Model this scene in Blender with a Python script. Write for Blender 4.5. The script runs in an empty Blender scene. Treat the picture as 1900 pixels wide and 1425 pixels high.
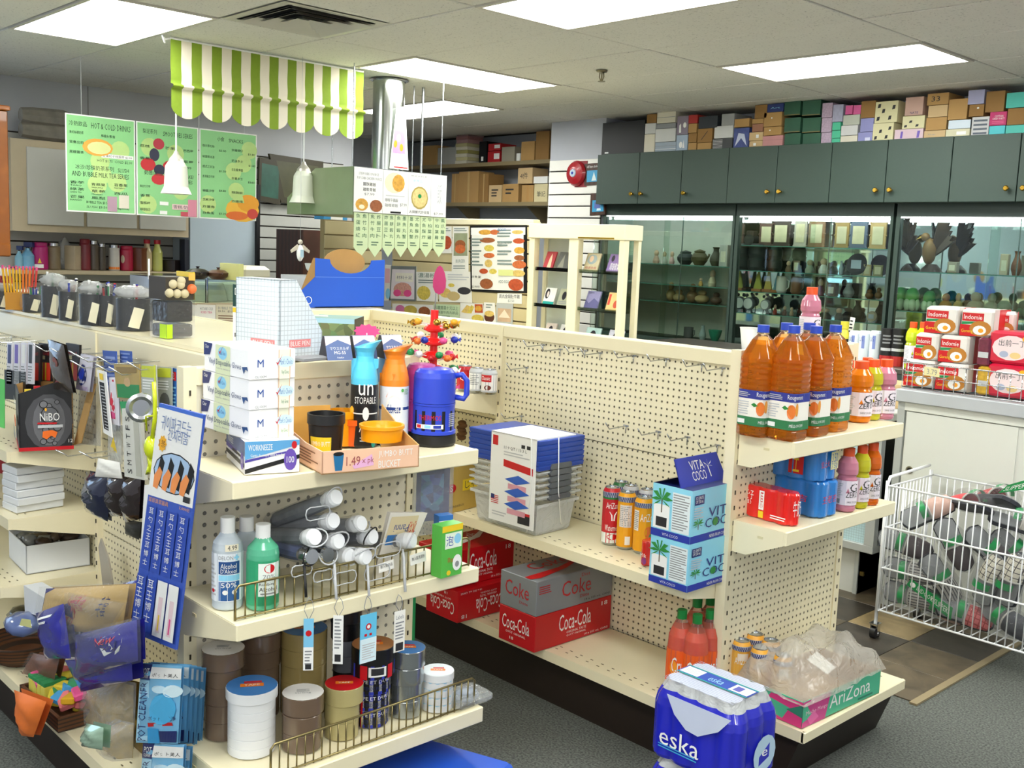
import bpy, math, random
from mathutils import Vector, Matrix
SC = bpy.context.scene
COL = SC.collection
R = random.Random(11)
# ---------------------------------------------------------------- camera
FPX, YAW, PITCH, ROLL = 1929.6, 2.3833, -0.1288, 0.0393
CEIL = 2.74
CAM = Vector((3.6993, -3.7872, CEIL - 1.0768))
_F = Vector((math.cos(PITCH)*math.cos(YAW), math.cos(PITCH)*math.sin(YAW), math.sin(PITCH)))
_R = Vector((math.sin(YAW), -math.cos(YAW), 0)); _U = _R.cross(_F)
CR = _R*math.cos(ROLL) + _U*math.sin(ROLL); CU = -_R*math.sin(ROLL) + _U*math.cos(ROLL)
cam = bpy.data.cameras.new('camera'); cam.sensor_width = 36; cam.lens = FPX/1900*36; cam.clip_start = .05
co = bpy.data.objects.new('camera', cam); COL.objects.link(co)
co.matrix_world = Matrix.Translation(CAM) @ Matrix((CR, CU, -_F)).transposed().to_4x4()
SC.camera = co
def ray(u, v): return _F + CR*((u-950)/FPX) - CU*((v-712.5)/FPX)
def uz(u, v, z): d = ray(u, v); return CAM + d*((z-CAM.z)/d.z)
def uy(u, v, y): d = ray(u, v); return CAM + d*((y-CAM.y)/d.y)
def ux(u, v, x): d = ray(u, v); return CAM + d*((x-CAM.x)/d.x)
def proj(p):
    d = Vector(p)-CAM; w = d.dot(_F); return 950+FPX*d.dot(CR)/w, 712.5-FPX*d.dot(CU)/w
def hz(p, v):                      # world height of pixel row v on the upright through p
    lo, hi = -1., 4.
    for _ in range(40):
        m = (lo+hi)/2
        if proj((p[0], p[1], m))[1] > v: lo = m
        else: hi = m
    return lo
# ---------------------------------------------------------------- world, exposure, lights
W = bpy.data.worlds.new('world'); SC.world = W; W.use_nodes = True
W.node_tree.nodes['Background'].inputs[0].default_value = (.8, .85, .9, 1)
W.node_tree.nodes['Background'].inputs[1].default_value = .15
SC.view_settings.view_transform = 'Standard'; SC.view_settings.look = 'None'
SC.view_settings.gamma = 1; SC.view_settings.use_curve_mapping = False
SC.view_settings.exposure = 0.0
LAMP = 19.0                          # emission of the ceiling panels
FLASH = 46                          # the camera's flash, watts
fl = bpy.data.lights.new('camera_flash', 'POINT'); fl.energy = FLASH; fl.shadow_soft_size = .03; fl.color = (1, .98, .95)
fo = bpy.data.objects.new('camera_flash', fl); COL.objects.link(fo); fo.location = CAM + CU*.07 - _F*.05
# ---------------------------------------------------------------- materials
def lin(h):
    if not isinstance(h, str): return h
    c = [int(h[i:i+2], 16)/255 for i in (0, 2, 4)]
    return tuple(x/12.92 if x <= .04045 else ((x+.055)/1.055)**2.4 for x in c)
_mats = {}
def mat(c, r=.5, metal=0., noise=.06, sc=12., bump=0., tr=0., alpha=1., emit=0., coat=0., kind=None):
    key = (c, r, metal, noise, sc, bump, tr, alpha, emit, coat, kind)
    if key in _mats: return _mats[key]
    m = bpy.data.materials.new('m_%s' % (kind or c)); m.use_nodes = True
    nt = m.node_tree; b = nt.nodes['Principled BSDF']; col = lin(c)
    L = nt.links.new
    tc = nt.nodes.new('ShaderNodeTexCoord'); nz = nt.nodes.new('ShaderNodeTexNoise')
    nz.inputs['Scale'].default_value = sc; nz.inputs['Detail'].default_value = 3
    L(tc.outputs['Object'], nz.inputs['Vector'])
    mx = nt.nodes.new('ShaderNodeMix'); mx.data_type = 'RGBA'
    L(nz.outputs['Fac'], mx.inputs['Factor'])
    mx.inputs[6].default_value = (*[x*(1-noise) for x in col], 1); mx.inputs[7].default_value = (*[min(1, x*(1+noise)) for x in col], 1)
    L(mx.outputs[2], b.inputs['Base Color'])
    b.inputs['Roughness'].default_value = r; b.inputs['Metallic'].default_value = metal
    b.inputs['Transmission Weight'].default_value = tr; b.inputs['Alpha'].default_value = alpha
    b.inputs['Coat Weight'].default_value = coat
    if tr: b.inputs['IOR'].default_value = 1.2
    if emit:
        L(mx.outputs[2], b.inputs['Emission Color']); b.inputs['Emission Strength'].default_value = emit
    if bump:
        bp = nt.nodes.new('ShaderNodeBump'); bp.inputs['Strength'].default_value = bump; bp.inputs['Distance'].default_value = .01
        L(nz.outputs['Fac'], bp.inputs['Height']); L(bp.outputs['Normal'], b.inputs['Normal'])
    if kind: KINDS[kind](m, nt, b, mx, tc, nz, col)
    _mats[key] = m; return m
def _math(nt, op, a, b=None, c=None):
    n = nt.nodes.new('ShaderNodeMath'); n.operation = op
    for i, x in enumerate((a, b, c)):
        if x is None: continue
        if isinstance(x, (int, float)): n.inputs[i].default_value = x
        else: nt.links.new(x, n.inputs[i])
    return n.outputs[0]
def _mixc(nt, fac, a, b):
    m = nt.nodes.new('ShaderNodeMix'); m.data_type = 'RGBA'
    nt.links.new(fac, m.inputs['Factor'])
    for i, x in ((6, a), (7, b)):
        if isinstance(x, tuple): m.inputs[i].default_value = (*x, 1)
        else: nt.links.new(x, m.inputs[i])
    return m.outputs[2]
def _ramp(nt, v, a, b):
    n = nt.nodes.new('ShaderNodeMapRange'); nt.links.new(v, n.inputs[0]); n.inputs[1].default_value = a; n.inputs[2].default_value = b
    return n.outputs[0]
def k_peg(ax, P=.0254, rr=.021, hc=(.10, .085, .055)):
    def f(m, nt, b, mx, tc, nz, col):
        s = nt.nodes.new('ShaderNodeSeparateXYZ'); nt.links.new(tc.outputs['Object'], s.inputs[0])
        def fr(o): return _math(nt, 'SUBTRACT', _math(nt, 'FRACT', _math(nt, 'DIVIDE', o, P)), .5)
        a, c = fr(s.outputs[ax]), fr(s.outputs[2])
        d = _math(nt, 'ADD', _math(nt, 'MULTIPLY', a, a), _math(nt, 'MULTIPLY', c, c))
        hole = _math(nt, 'LESS_THAN', d, rr)
        o = _mixc(nt, hole, mx.outputs[2], hc); nt.links.new(o, b.inputs['Base Color'])
        bp = nt.nodes.new('ShaderNodeBump'); bp.invert = True; bp.inputs['Distance'].default_value = .003
        nt.links.new(_ramp(nt, d, .035, .015), bp.inputs['Height']); nt.links.new(bp.outputs['Normal'], b.inputs['Normal'])
    return f
def k_tile(m, nt, b, mx, tc, nz, col):         # fissured mineral ceiling tile
    g = nt.nodes.new('ShaderNodeNewGeometry')
    n = nt.nodes.new('ShaderNodeTexNoise'); n.inputs['Scale'].default_value = 90; n.inputs['Detail'].default_value = 4; nt.links.new(g.outputs['Position'], n.inputs['Vector'])
    k = _ramp(nt, n.outputs['Fac'], .60, .70)
    nt.links.new(_mixc(nt, k, mx.outputs[2], tuple(x*.62 for x in col)), b.inputs['Base Color'])
def k_carpet(m, nt, b, mx, tc, nz, col):
    g = nt.nodes.new('ShaderNodeNewGeometry')
    n = nt.nodes.new('ShaderNodeTexNoise'); n.inputs['Scale'].default_value = 130; n.inputs['Detail'].default_value = 5; nt.links.new(g.outputs['Position'], n.inputs['Vector'])
    nt.links.new(_mixc(nt, _ramp(nt, n.outputs['Fac'], .36, .66), tuple(x*.55 for x in col), tuple(x*1.55 for x in col)), b.inputs['Base Color'])
    bp = nt.nodes.new('ShaderNodeBump'); bp.inputs['Strength'].default_value = .6; bp.inputs['Distance'].default_value = .006
    nt.links.new(n.outputs['Fac'], bp.inputs['Height']); nt.links.new(bp.outputs['Normal'], b.inputs['Normal'])
def k_vinyl(m, nt, b, mx, tc, nz, col):
    g = nt.nodes.new('ShaderNodeNewGeometry')
    n = nt.nodes.new('ShaderNodeTexNoise'); n.inputs['Scale'].default_value = 7; n.inputs['Detail'].default_value = 8; n.inputs['Distortion'].default_value = 1.2; nt.links.new(g.outputs['Position'], n.inputs['Vector'])
    nt.links.new(_mixc(nt, _ramp(nt, n.outputs['Fac'], .35, .65), tuple(x*.65 for x in col), tuple(x*1.3 for x in col)), b.inputs['Base Color'])
def k_glass(m, nt, b, mx, tc, nz, col):
    t = nt.nodes.new('ShaderNodeBsdfTransparent'); t.inputs[0].default_value = (*col, 1)
    g = nt.nodes.new('ShaderNodeBsdfGlossy'); g.inputs['Roughness'].default_value = .02
    fr = nt.nodes.new('ShaderNodeFresnel'); fr.inputs[0].default_value = 1.45
    x = nt.nodes.new('ShaderNodeMixShader'); nt.links.new(fr.outputs[0], x.inputs[0]); nt.links.new(t.outputs[0], x.inputs[1]); nt.links.new(g.outputs[0], x.inputs[2])
    nt.links.new(x.outputs[0], nt.nodes['Material Output'].inputs[0])
def k_film(amt):
    def f(m, nt, b, mx, tc, nz, col):          # crinkled clear plastic
        t = nt.nodes.new('ShaderNodeBsdfTransparent'); t.inputs[0].default_value = (.985, .985, .985, 1)
        bp = nt.nodes.new('ShaderNodeBump'); bp.inputs['Strength'].default_value = .9; bp.inputs['Distance'].default_value = .012
        n = nt.nodes.new('ShaderNodeTexNoise'); n.inputs['Scale'].default_value = 22; n.inputs['Detail'].default_value = 2; n.inputs['Distortion'].default_value = 1.5; nt.links.new(tc.outputs['Object'], n.inputs['Vector'])
        nt.links.new(n.outputs['Fac'], bp.inputs['Height']); nt.links.new(bp.outputs['Normal'], b.inputs['Normal'])
        x = nt.nodes.new('ShaderNodeMixShader'); x.inputs[0].default_value = amt
        nt.links.new(t.outputs[0], x.inputs[1]); nt.links.new(b.outputs[0], x.inputs[2])
        nt.links.new(x.outputs[0], nt.nodes['Material Output'].inputs[0])
    return f
def k_wood(m, nt, b, mx, tc, nz, col):
    w = nt.nodes.new('ShaderNodeTexWave'); w.inputs['Scale'].default_value = 6; w.inputs['Distortion'].default_value = 4; nt.links.new(tc.outputs['Object'], w.inputs['Vector'])
    nt.links.new(_mixc(nt, w.outputs['Fac'], tuple(x*.6 for x in col), col), b.inputs['Base Color'])
def k_grid(m, nt, b, mx, tc, nz, col):         # small woven check
    s = nt.nodes.new('ShaderNodeSeparateXYZ'); nt.links.new(tc.outputs['Object'], s.inputs[0])
    P = .013
    o = None
    for ax in (0, 1, 2):
        k = _math(nt, 'LESS_THAN', _math(nt, 'FRACT', _math(nt, 'DIVIDE', s.outputs[ax], P)), .16)
        o = k if o is None else _math(nt, 'MAXIMUM', o, k)
    nt.links.new(_mixc(nt, o, mx.outputs[2], tuple(x*.72 for x in col)), b.inputs['Base Color'])
def k_check(P, w, dark):
    def f(m, nt, b, mx, tc, nz, col):
        s = nt.nodes.new('ShaderNodeSeparateXYZ'); nt.links.new(tc.outputs['Object'], s.inputs[0]); o = None
        for ax in (0, 1):
            k = _math(nt, 'LESS_THAN', _math(nt, 'FRACT', _math(nt, 'DIVIDE', s.outputs[ax], P)), w)
            o = k if o is None else _math(nt, 'MAXIMUM', o, k)
        nt.links.new(_mixc(nt, o, mx.outputs[2], dark), b.inputs['Base Color'])
    return f
def k_stripe(P, w, dark, ax=0):
    def f(m, nt, b, mx, tc, nz, col):
        s = nt.nodes.new('ShaderNodeSeparateXYZ'); nt.links.new(tc.outputs['Object'], s.inputs[0])
        k = _math(nt, 'LESS_THAN', _math(nt, 'FRACT', _math(nt, 'DIVIDE', s.outputs[ax], P)), w)
        nt.links.new(_mixc(nt, k, mx.outputs[2], dark), b.inputs['Base Color'])
    return f
def k_print(m, nt, b, mx, tc, nz, col):        # blotchy photo-like print
    v = nt.nodes.new('ShaderNodeTexVoronoi'); v.inputs['Scale'].default_value = 38; nt.links.new(tc.outputs['Object'], v.inputs['Vector'])
    h = nt.nodes.new('ShaderNodeHueSaturation'); h.inputs['Color'].default_value = (*col, 1)
    s = nt.nodes.new('ShaderNodeSeparateColor'); nt.links.new(v.outputs['Color'], s.inputs[0])
    nt.links.new(_ramp(nt, s.outputs[0], 0, 1), h.inputs['Value'])
    nt.links.new(_math(nt, 'MULTIPLY_ADD', s.outputs[1], .12, .44), h.inputs['Hue'])
    nt.links.new(_math(nt, 'MULTIPLY_ADD', s.outputs[0], .9, .45), h.inputs['Value'])
    nt.links.new(h.outputs[0], b.inputs['Base Color'])
KINDS = dict(pegx=k_peg(0), pegy=k_peg(1), pegz=k_peg(1, .0318, .028, (.23, .22, .19)), film4=k_film(.45), tile=k_tile, carpet=k_carpet, vinyl=k_vinyl, glass=k_glass, film=k_film(.33), film2=k_film(.55), film3=k_film(.15),
             wood=k_wood, grid=k_grid, print=k_print, scheck=k_check(.022, .16, (.05, .04, .04)), rcheck=k_check(.02, .2, (.35, .02, .02)),
             sstripe=k_stripe(.012, .35, (.03, .03, .04), 1), rattan=k_stripe(.012, .4, (.03, .015, .006), 2))
CREAM = mat('efe5c2', .38, noise=.03, coat=.15); CREAMD = mat('d9cda0', .5, noise=.05)
PEGX = mat('efe6c5', .45, noise=.03, kind='pegx'); PEGY = mat('ece3c2', .45, noise=.03, kind='pegy')
PEGZ = mat('e6dfc8', .45, noise=.03, kind='pegz'); BROWN = mat('21160f', .55, noise=.25, sc=30); CARD = mat('b48a50', .8, noise=.12, bump=.1); CARD2 = mat('c89f62', .8, noise=.1)
WHITE = mat('f1f1ee', .5, noise=.02); PAPER = mat('f4f2ea', .6, noise=.02); BLACK = mat('0d0d10', .45, noise=.1); INK = mat('26262a', .6)
STEEL = mat('b9bcc0', .25, 1., .05); WIRE = mat('8f8258', .3, .9, .1); WIREW = mat('eceef0', .35, .1, .03); CHROME = mat('d8dadc', .12, 1., .02)
RED = mat('c9151f', .35); COKE = mat('c3141d', .35, noise=.03); BLUE = mat('2038a8', .4); NAVY = mat('1b2a6b', .45); SKY = mat('8fd0ee', .4); GREEN = mat('1c8a4c', .4)
YEL = mat('f0cf2a', .4); ORG = mat('f08018', .4); PINK = mat('e2508e', .4); PURP = mat('6a4fb0', .4); LGREEN = mat('b9d7a4', .5); GREY = mat('8b8d90', .5); LGREY = mat('c3c5c8', .5)
FILM = mat('c4c8c8', .08, noise=.02, kind='film'); FILM2 = mat('e6e8e6', .12, noise=.03, kind='film2'); FILM3 = mat('9a9c9e', .05, kind='film3')
GLASS = mat('f0f8f4', .02, kind='glass'); GOLD = mat('caa040', .25, 1.); MIRROR = mat('e2e8e6', .03, 1., 0.)
GCAB = mat('34463e', .55, noise=.06, sc=60)
# ---------------------------------------------------------------- mesh builder
_txt = {}
def text_geo(s):
    if s in _txt: return _txt[s]
    cu = bpy.data.curves.new('t', 'FONT'); cu.body = s; cu.resolution_u = 1 if len(s) > 9 else 2
    o = bpy.data.objects.new('t', cu); me = bpy.data.meshes.new_from_object(o)
    vs = [tuple(v.co) for v in me.vertices]; fs = [tuple(p.vertices) for p in me.polygons]
    bpy.data.objects.remove(o); bpy.data.curves.remove(cu); bpy.data.meshes.remove(me)
    if vs:
        x0 = min(v[0] for v in vs); x1 = max(v[0] for v in vs); y0 = min(v[1] for v in vs); y1 = max(v[1] for v in vs)
        vs = [((v[0]-x0)/max(1e-6, x1-x0), (v[1]-y0)/max(1e-6, y1-y0)) for v in vs]
    _txt[s] = (vs, fs); return _txt[s]
class MB:
    def __init__(s): s.v = []; s.f = []; s.fm = []; s.sm = []; s.mats = []; s.M = None
    def mi(s, m):
        if m not in s.mats: s.mats.append(m)
        return s.mats.index(m)
    def add(s, vs, fs, m, smooth=False):
        o = len(s.v); k = s.mi(m)
        if s.M: vs = [s.M @ Vector(v) for v in vs]
        s.v += [tuple(v) for v in vs]
        for f in fs: s.f.append(tuple(i+o for i in f)); s.fm.append(k); s.sm.append(smooth)
        return s
    def box(s, x0, x1, y0, y1, z0, z1, m, top=None, front=None, right=None):
        V = [(x0,y0,z0),(x1,y0,z0),(x1,y1,z0),(x0,y1,z0),(x0,y0,z1),(x1,y0,z1),(x1,y1,z1),(x0,y1,z1)]
        s.add(V, [(0,3,2,1),(2,3,7,6),(3,0,4,7)], m)
        s.add(V, [(4,5,6,7)], top or m); s.add(V, [(0,1,5,4)], front or m); s.add(V, [(1,2,6,5)], right or m); return s
    def bbox(s, x0, x1, y0, y1, z0, z1, m, b=.004):      # box with chamfered edges
        V = []; F = []
        for z, i in ((z0, b), (z0+b, 0), (z1-b, 0), (z1, b)):
            V += [(x0+i,y0+b*(1-(i>0)),z),(x1-i,y0+b*(1-(i>0)),z)] if 0 else []
        rings = []
        for z, i in ((z0, b), (z0+b, 0), (z1-b, 0), (z1, b)):
            a0, a1, c0, c1 = x0+i, x1-i, y0+i, y1-i
            rings.append([(a0+b,c0,z),(a1-b,c0,z),(a1,c0+b,z),(a1,c1-b,z),(a1-b,c1,z),(a0+b,c1,z),(a0,c1-b,z),(a0,c0+b,z)])
        for r in rings: V += r
        for k in range(3):
            for j in range(8): a = k*8+j; c = k*8+(j+1) % 8; F.append((a, c, c+8, a+8))
        F.append(tuple(range(7, -1, -1))); F.append(tuple(range(24, 32)))
        return s.add(V, F, m)
    def lathe(s, prof, m, n=16, c=(0, 0), z=0, mats=None, capb=True, capt=True, smooth=True):
        V = []
        for r, h in prof:
            for k in range(n): a = 2*math.pi*k/n; V.append((c[0]+r*math.cos(a), c[1]+r*math.sin(a), z+h))
        for i in range(len(prof)-1):
            F = [(i*n+k, i*n+(k+1) % n, (i+1)*n+(k+1) % n, (i+1)*n+k) for k in range(n)]
            s.add(V[i*n:(i+2)*n], [tuple(q-i*n for q in f) for f in F], mats[i] if mats else m, smooth)
        if capb: s.add(V[:n], [tuple(range(n-1, -1, -1))], mats[0] if mats else m)
        if capt: s.add(V[-n:], [tuple(range(n))], mats[-1] if mats else m)
        return s
    def cyl(s, p, q, r, m, n=12, r2=None, smooth=True):
        p, q = Vector(p), Vector(q); d = (q-p).normalized(); a = d.orthogonal().normalized(); b = d.cross(a); r2 = r if r2 is None else r2
        V = [p+(a*math.cos(t)+b*math.sin(t))*r for t in [2*math.pi*k/n for k in range(n)]]+[q+(a*math.cos(t)+b*math.sin(t))*r2 for t in [2*math.pi*k/n for k in range(n)]]
        s.add(V, [(k, (k+1) % n, n+(k+1) % n, n+k) for k in range(n)], m, smooth)
        s.add(V, [tuple(range(n-1, -1, -1)), tuple(range(n, 2*n))], m); return s
    def tube(s, pts, r, m, n=5, close=False):
        pts = [Vector(p) for p in pts]
        V = []; up = None; N = len(pts)
        for i, p in enumerate(pts):
            if close: d = pts[(i+1) % N]-pts[i-1]
            else: d = pts[min(i+1, N-1)]-pts[max(i-1, 0)]
            d.normalize()
            if up is None: up = d.orthogonal().normalized()
            a = (up - d*up.dot(d)); a = a.normalized() if a.length > 1e-4 else d.orthogonal().normalized(); up = a; b = d.cross(a)
            V += [p+(a*math.cos(2*math.pi*k/n)+b*math.sin(2*math.pi*k/n))*r for k in range(n)]
        F = []
        for i in range(N if close else N-1):
            j = (i+1) % N
            F += [(i*n+k, i*n+(k+1) % n, j*n+(k+1) % n, j*n+k) for k in range(n)]
        if not close: F += [tuple(range(n-1, -1, -1)), tuple(range((N-1)*n, N*n))]
        return s.add(V, F, m, True)
    def prism(s, poly, axis, a, b, m, cap=None):   # poly in the other two axes, extruded along axis a..b
        def P(q, t): return {'x': (t, q[0], q[1]), 'y': (q[0], t, q[1]), 'z': (q[0], q[1], t)}[axis]
        n = len(poly); V = [P(q, a) for q in poly]+[P(q, b) for q in poly]
        s.add(V, [(k, (k+1) % n, n+(k+1) % n, n+k) for k in range(n)], m)
        s.add(V, [tuple(range(n-1, -1, -1)), tuple(range(n, 2*n))], cap or m); return s
    def sphere(s, c, rx, m, ry=None, rz=None, n=12, k=8, jit=0):
        ry = ry or rx; rz = rz or rx; V = []; F = []
        for i in range(1, k):
            t = math.pi*i/k
            for j in range(n):
                a = 2*math.pi*j/n; q = 1+(R.uniform(-jit, jit) if jit else 0)
                V.append((c[0]+rx*q*math.sin(t)*math.cos(a), c[1]+ry*q*math.sin(t)*math.sin(a), c[2]-rz*q*math.cos(t)))
        V += [(c[0], c[1], c[2]-rz), (c[0], c[1], c[2]+rz)]; B = len(V)-2
        for i in range(k-2): F += [(i*n+j, i*n+(j+1) % n, (i+1)*n+(j+1) % n, (i+1)*n+j) for j in range(n)]
        F += [(B, (j+1) % n, j) for j in range(n)]+[(B+1, (k-2)*n+j, (k-2)*n+(j+1) % n) for j in range(n)]
        return s.add(V, F, m, True)
    def grid(s, fn, nu, nv, m, smooth=True):
        V = [fn(i/nu, j/nv) for j in range(nv+1) for i in range(nu+1)]
        return s.add(V, [(j*(nu+1)+i, j*(nu+1)+i+1, (j+1)*(nu+1)+i+1, (j+1)*(nu+1)+i) for j in range(nv) for i in range(nu)], m, smooth)
    # flat or wrapped print on a face callable f(u, v, off)
    def prints(s, items, faces):
        for k, it in enumerate(items):
            t, fc = it[0], faces[it[1]]; off = .0007+.00012*k
            if t == 'r':
                _, _, u0, v0, u1, v1, m = it; nu = 6 if getattr(fc, 'curved', 0) else 1
                s.grid(lambda a, b: fc(u0+(u1-u0)*a, v0+(v1-v0)*b, off), nu, 1, m, False)
            elif t == 't':
                _, _, u0, v0, u1, v1, txt, m = it; vs, fs = text_geo(txt)
                s.add([fc(u0+(u1-u0)*a, v0+(v1-v0)*b, off) for a, b in vs], fs, m)
            elif t == 'tv':                        # text turned to run upward
                _, _, u0, v0, u1, v1, txt, m = it; vs, fs = text_geo(txt)
                s.add([fc(u1-(u1-u0)*b, v0+(v1-v0)*a, off) for a, b in vs], fs, m)
            elif t == 'ti':                        # upside down
                _, _, u0, v0, u1, v1, txt, m = it; vs, fs = text_geo(txt)
                s.add([fc(u1-(u1-u0)*a, v1-(v1-v0)*b, off) for a, b in vs], fs, m)
            elif t == 'o':
                _, _, cu, cv, ru, rv, m = it; n = 14
                s.add([fc(cu+ru*math.cos(2*math.pi*j/n), cv+rv*math.sin(2*math.pi*j/n), off) for j in range(n)], [tuple(range(n))], m)
            elif t == 'p':
                _, _, pts, m = it; s.add([fc(a, b, off) for a, b in pts], [tuple(range(len(pts)))], m)
            elif t == 'l':                         # lines of small print: (u0,v0,u1,v1,rows)
                _, _, u0, v0, u1, v1, rows, m = it
                for q in range(rows):
                    y = v1-(v1-v0)*(q+.5)/rows; h = (v1-v0)/rows*.22; e = u1-(u1-u0)*R.choice((0, .05, .12, .3))
                    s.grid(lambda a, b: fc(u0+(e-u0)*a, y-h+2*h*b, off), 4 if getattr(fc, 'curved', 0) else 1, 1, m, False)
        return s
    def make(s, name):
        me = bpy.data.meshes.new(name); me.from_pydata([tuple(v) for v in s.v], [], s.f)
        for m in s.mats: me.materials.append(m)
        me.polygons.foreach_set('material_index', s.fm); me.polygons.foreach_set('use_smooth', s.sm); me.update(); return me
    def part(s, name, parent, label=None, loc=None, rot=None, kind=None):
        o = bpy.data.objects.new(name, s.make(name)); COL.objects.link(o); o.parent = parent
        if loc: o.location = loc
        if rot: o.rotation_euler = rot
        if label: o['label'] = label
        if kind: o['kind'] = kind
        return o
    def thing(s, name, label, cat, group=None, loc=(0, 0, 0), rz=0, kind=None):
        o = bpy.data.objects.new(name, s.make(name)); COL.objects.link(o); return tag(o, label, cat, group, loc, rz, kind)
def tag(o, label, cat, group=None, loc=(0, 0, 0), rz=0, kind=None):
    o.location = loc; o.rotation_euler = rz if isinstance(rz, tuple) else (0, 0, rz); o['label'] = label; o['category'] = cat
    if group: o['group'] = group
    if kind: o['kind'] = kind
    return o
def empty(name, label, cat, group=None, loc=(0, 0, 0), rz=0): 
    o = bpy.data.objects.new(name, None); COL.objects.link(o); return tag(o, label, cat, group, loc, rz)
def struct(mb, name, parent=None, label=None):
    o = bpy.data.objects.new(name, mb.make(name)); COL.objects.link(o)
    if parent: o.parent = parent
    else: o['kind'] = 'structure'; o['label'] = label or name.replace('_', ' '); o['category'] = name.split('_')[0]
    return o
def inst(o, name, parent, loc, rot=(0, 0, 0), scale=(1, 1, 1)):   # a further part sharing o's mesh
    c = bpy.data.objects.new(name, o.data); COL.objects.link(c); c.parent = parent; c.location = loc; c.rotation_euler = rot; c.scale = scale; return c
def dup(root, loc, rz=None, label=None, group=None):
    r = root.copy(); COL.objects.link(r); r.location = loc
    if rz is not None: r.rotation_euler = rz if isinstance(rz, tuple) else (0, 0, rz)
    if label: r['label'] = label
    if group: r['group'] = group
    for ch in root.children:
        c = ch.copy(); COL.objects.link(c); c.parent = r
        for g in ch.children: d = g.copy(); COL.objects.link(d); d.parent = c
    return r
def adopt(ch, par):
    for k in ('label', 'category', 'group'):
        if k in ch: del ch[k]
    M = Matrix.Translation(par.location) @ par.rotation_euler.to_matrix().to_4x4(); ch.parent = par; ch.matrix_parent_inverse = M.inverted(); return ch
def faces(w, d, h):
    def mk(o, U, V, N):
        o, U, V, N = map(Vector, (o, U, V, N))
        return lambda u, v, off: o+U*u+V*v+N*off
    return {'f': mk((-w/2, -d/2, 0), (w, 0, 0), (0, 0, h), (0, -1, 0)), 'r': mk((w/2, -d/2, 0), (0, d, 0), (0, 0, h), (1, 0, 0)),
            't': mk((-w/2, -d/2, h), (w, 0, 0), (0, d, 0), (0, 0, 1)), 'tr': mk((w/2, -d/2, h), (0, d, 0), (-w, 0, 0), (0, 0, 1)),
            'l': mk((-w/2, d/2, 0), (0, -d, 0), (0, 0, h), (-1, 0, 0))}
def cface(rad, h0, h1, ac, span, rad2=None):       # band on a cylinder, u over the angle
    def f(u, v, off):
        a = ac+(u-.5)*span; r = rad+((rad2 or rad)-rad)*v+off
        return Vector((r*math.cos(a), r*math.sin(a), h0+(h1-h0)*v))
    f.curved = 1; return f
def xu(x, z, u):                     # y where the line x, z crosses pixel column u
    lo, hi = -4., 4.
    for _ in range(40):
        m = (lo+hi)/2
        if proj((x, m, z))[0] < u: lo = m
        else: hi = m
    return lo
def quadface(P):                     # bl, br, tr, tl corner vectors -> face callable
    n = (P[1]-P[0]).cross(P[3]-P[0]).normalized()
    return lambda u, v, off: (P[0]*(1-u)+P[1]*u)*(1-v)+(P[3]*(1-u)+P[2]*u)*v+n*off
def card(name, label, cat, grp, px, pl, th, m, items=(), bulge=0, back=None, film=None, parent=None):
    """thin thing whose four corner pixels (bl, br, tr, tl) lie in the world plane pl = ('y', -2.6)"""
    f = {'y': uy, 'x': ux, 'z': uz}[pl[0]]; W_ = [f(u, v, pl[1]) for u, v in px]
    if len(pl) > 2: W_[2] += Vector(pl[2]); W_[3] += Vector(pl[2])
    o3 = W_[0].copy(); P = [w-o3 for w in W_]; F = quadface(P); q = MB()
    if bulge:
        F2 = lambda u, v, off: F(u, v, off+bulge*(1-(2*u-1)**4)*(1-(2*v-1)**4)*(1+.25*math.sin(9*u+13*v)))
        q.grid(lambda a, b: F2(a, b, 0), 8, 8, m); q.grid(lambda a, b: F(a, b, -th), 1, 1, m)
        if film: pass
    else:
        q.add([F(a, b, 0) for a, b in ((0, 0), (1, 0), (1, 1), (0, 1))]+[F(a, b, -th) for a, b in ((0, 0), (1, 0), (1, 1), (0, 1))], [(0, 1, 2, 3), (7, 6, 5, 4), (0, 4, 5, 1), (1, 5, 6, 2), (2, 6, 7, 3), (3, 7, 4, 0)], m); F2 = F
    o = q.thing(name, label, cat, grp, tuple(o3))
    if items:
        f2 = F2
        if bulge:
            def f2(u, v, off): return F2(u, v, off)
            f2.curved = 1
        MB().prints([(i[0], 'c')+tuple(i[1:]) for i in items], {'c': f2}).part('printing', o)
    if film: MB().grid(lambda a, b: F(a*1.16-.08, b*1.12-.06, .006+bulge*1.15*(1-(2*a-1)**4)*(1-(2*b-1)**4)), 6, 6, film).part('plastic_bag', o)
    return o
def tocam(p): return math.atan2(CAM.y-p[1], CAM.x-p[0])
def boxat(name, label, cat, grp, loc, dim, rz=0, m=None, prints=(), bev=0, pname='printing', mats=None):
    w, d, h = dim; b = MB()
    if bev: b.bbox(-w/2, w/2, -d/2, d/2, 0, h, m, bev)
    else: b.box(-w/2, w/2, -d/2, d/2, 0, h, m, **(mats or {}))
    o = b.thing(name, label, cat, grp, loc, rz)
    if prints: MB().prints(prints, faces(w, d, h)).part(pname, o)
    return o
def boxdims(c, l, r, t, z):
    """near corner pixel c, left and right bottom corner pixels, row t of the near top corner, on height z -> loc, dims, rz"""
    C, L_, Rr = uz(*c, z), uz(*l, z), uz(*r, z)
    h = hz(C, t)-z; dr = Rr-C; rz = math.atan2(dr.y, dr.x)-math.pi/2; dl = L_-C
    w = abs(dl.x*math.cos(rz)+dl.y*math.sin(rz)); d = dr.length
    ctr = C+Vector((-math.cos(rz), -math.sin(rz), 0))*(w/2)+Vector((-math.sin(rz), math.cos(rz), 0))*(d/2)
    return (ctr.x, ctr.y, z), (w, d, h), rz
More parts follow.
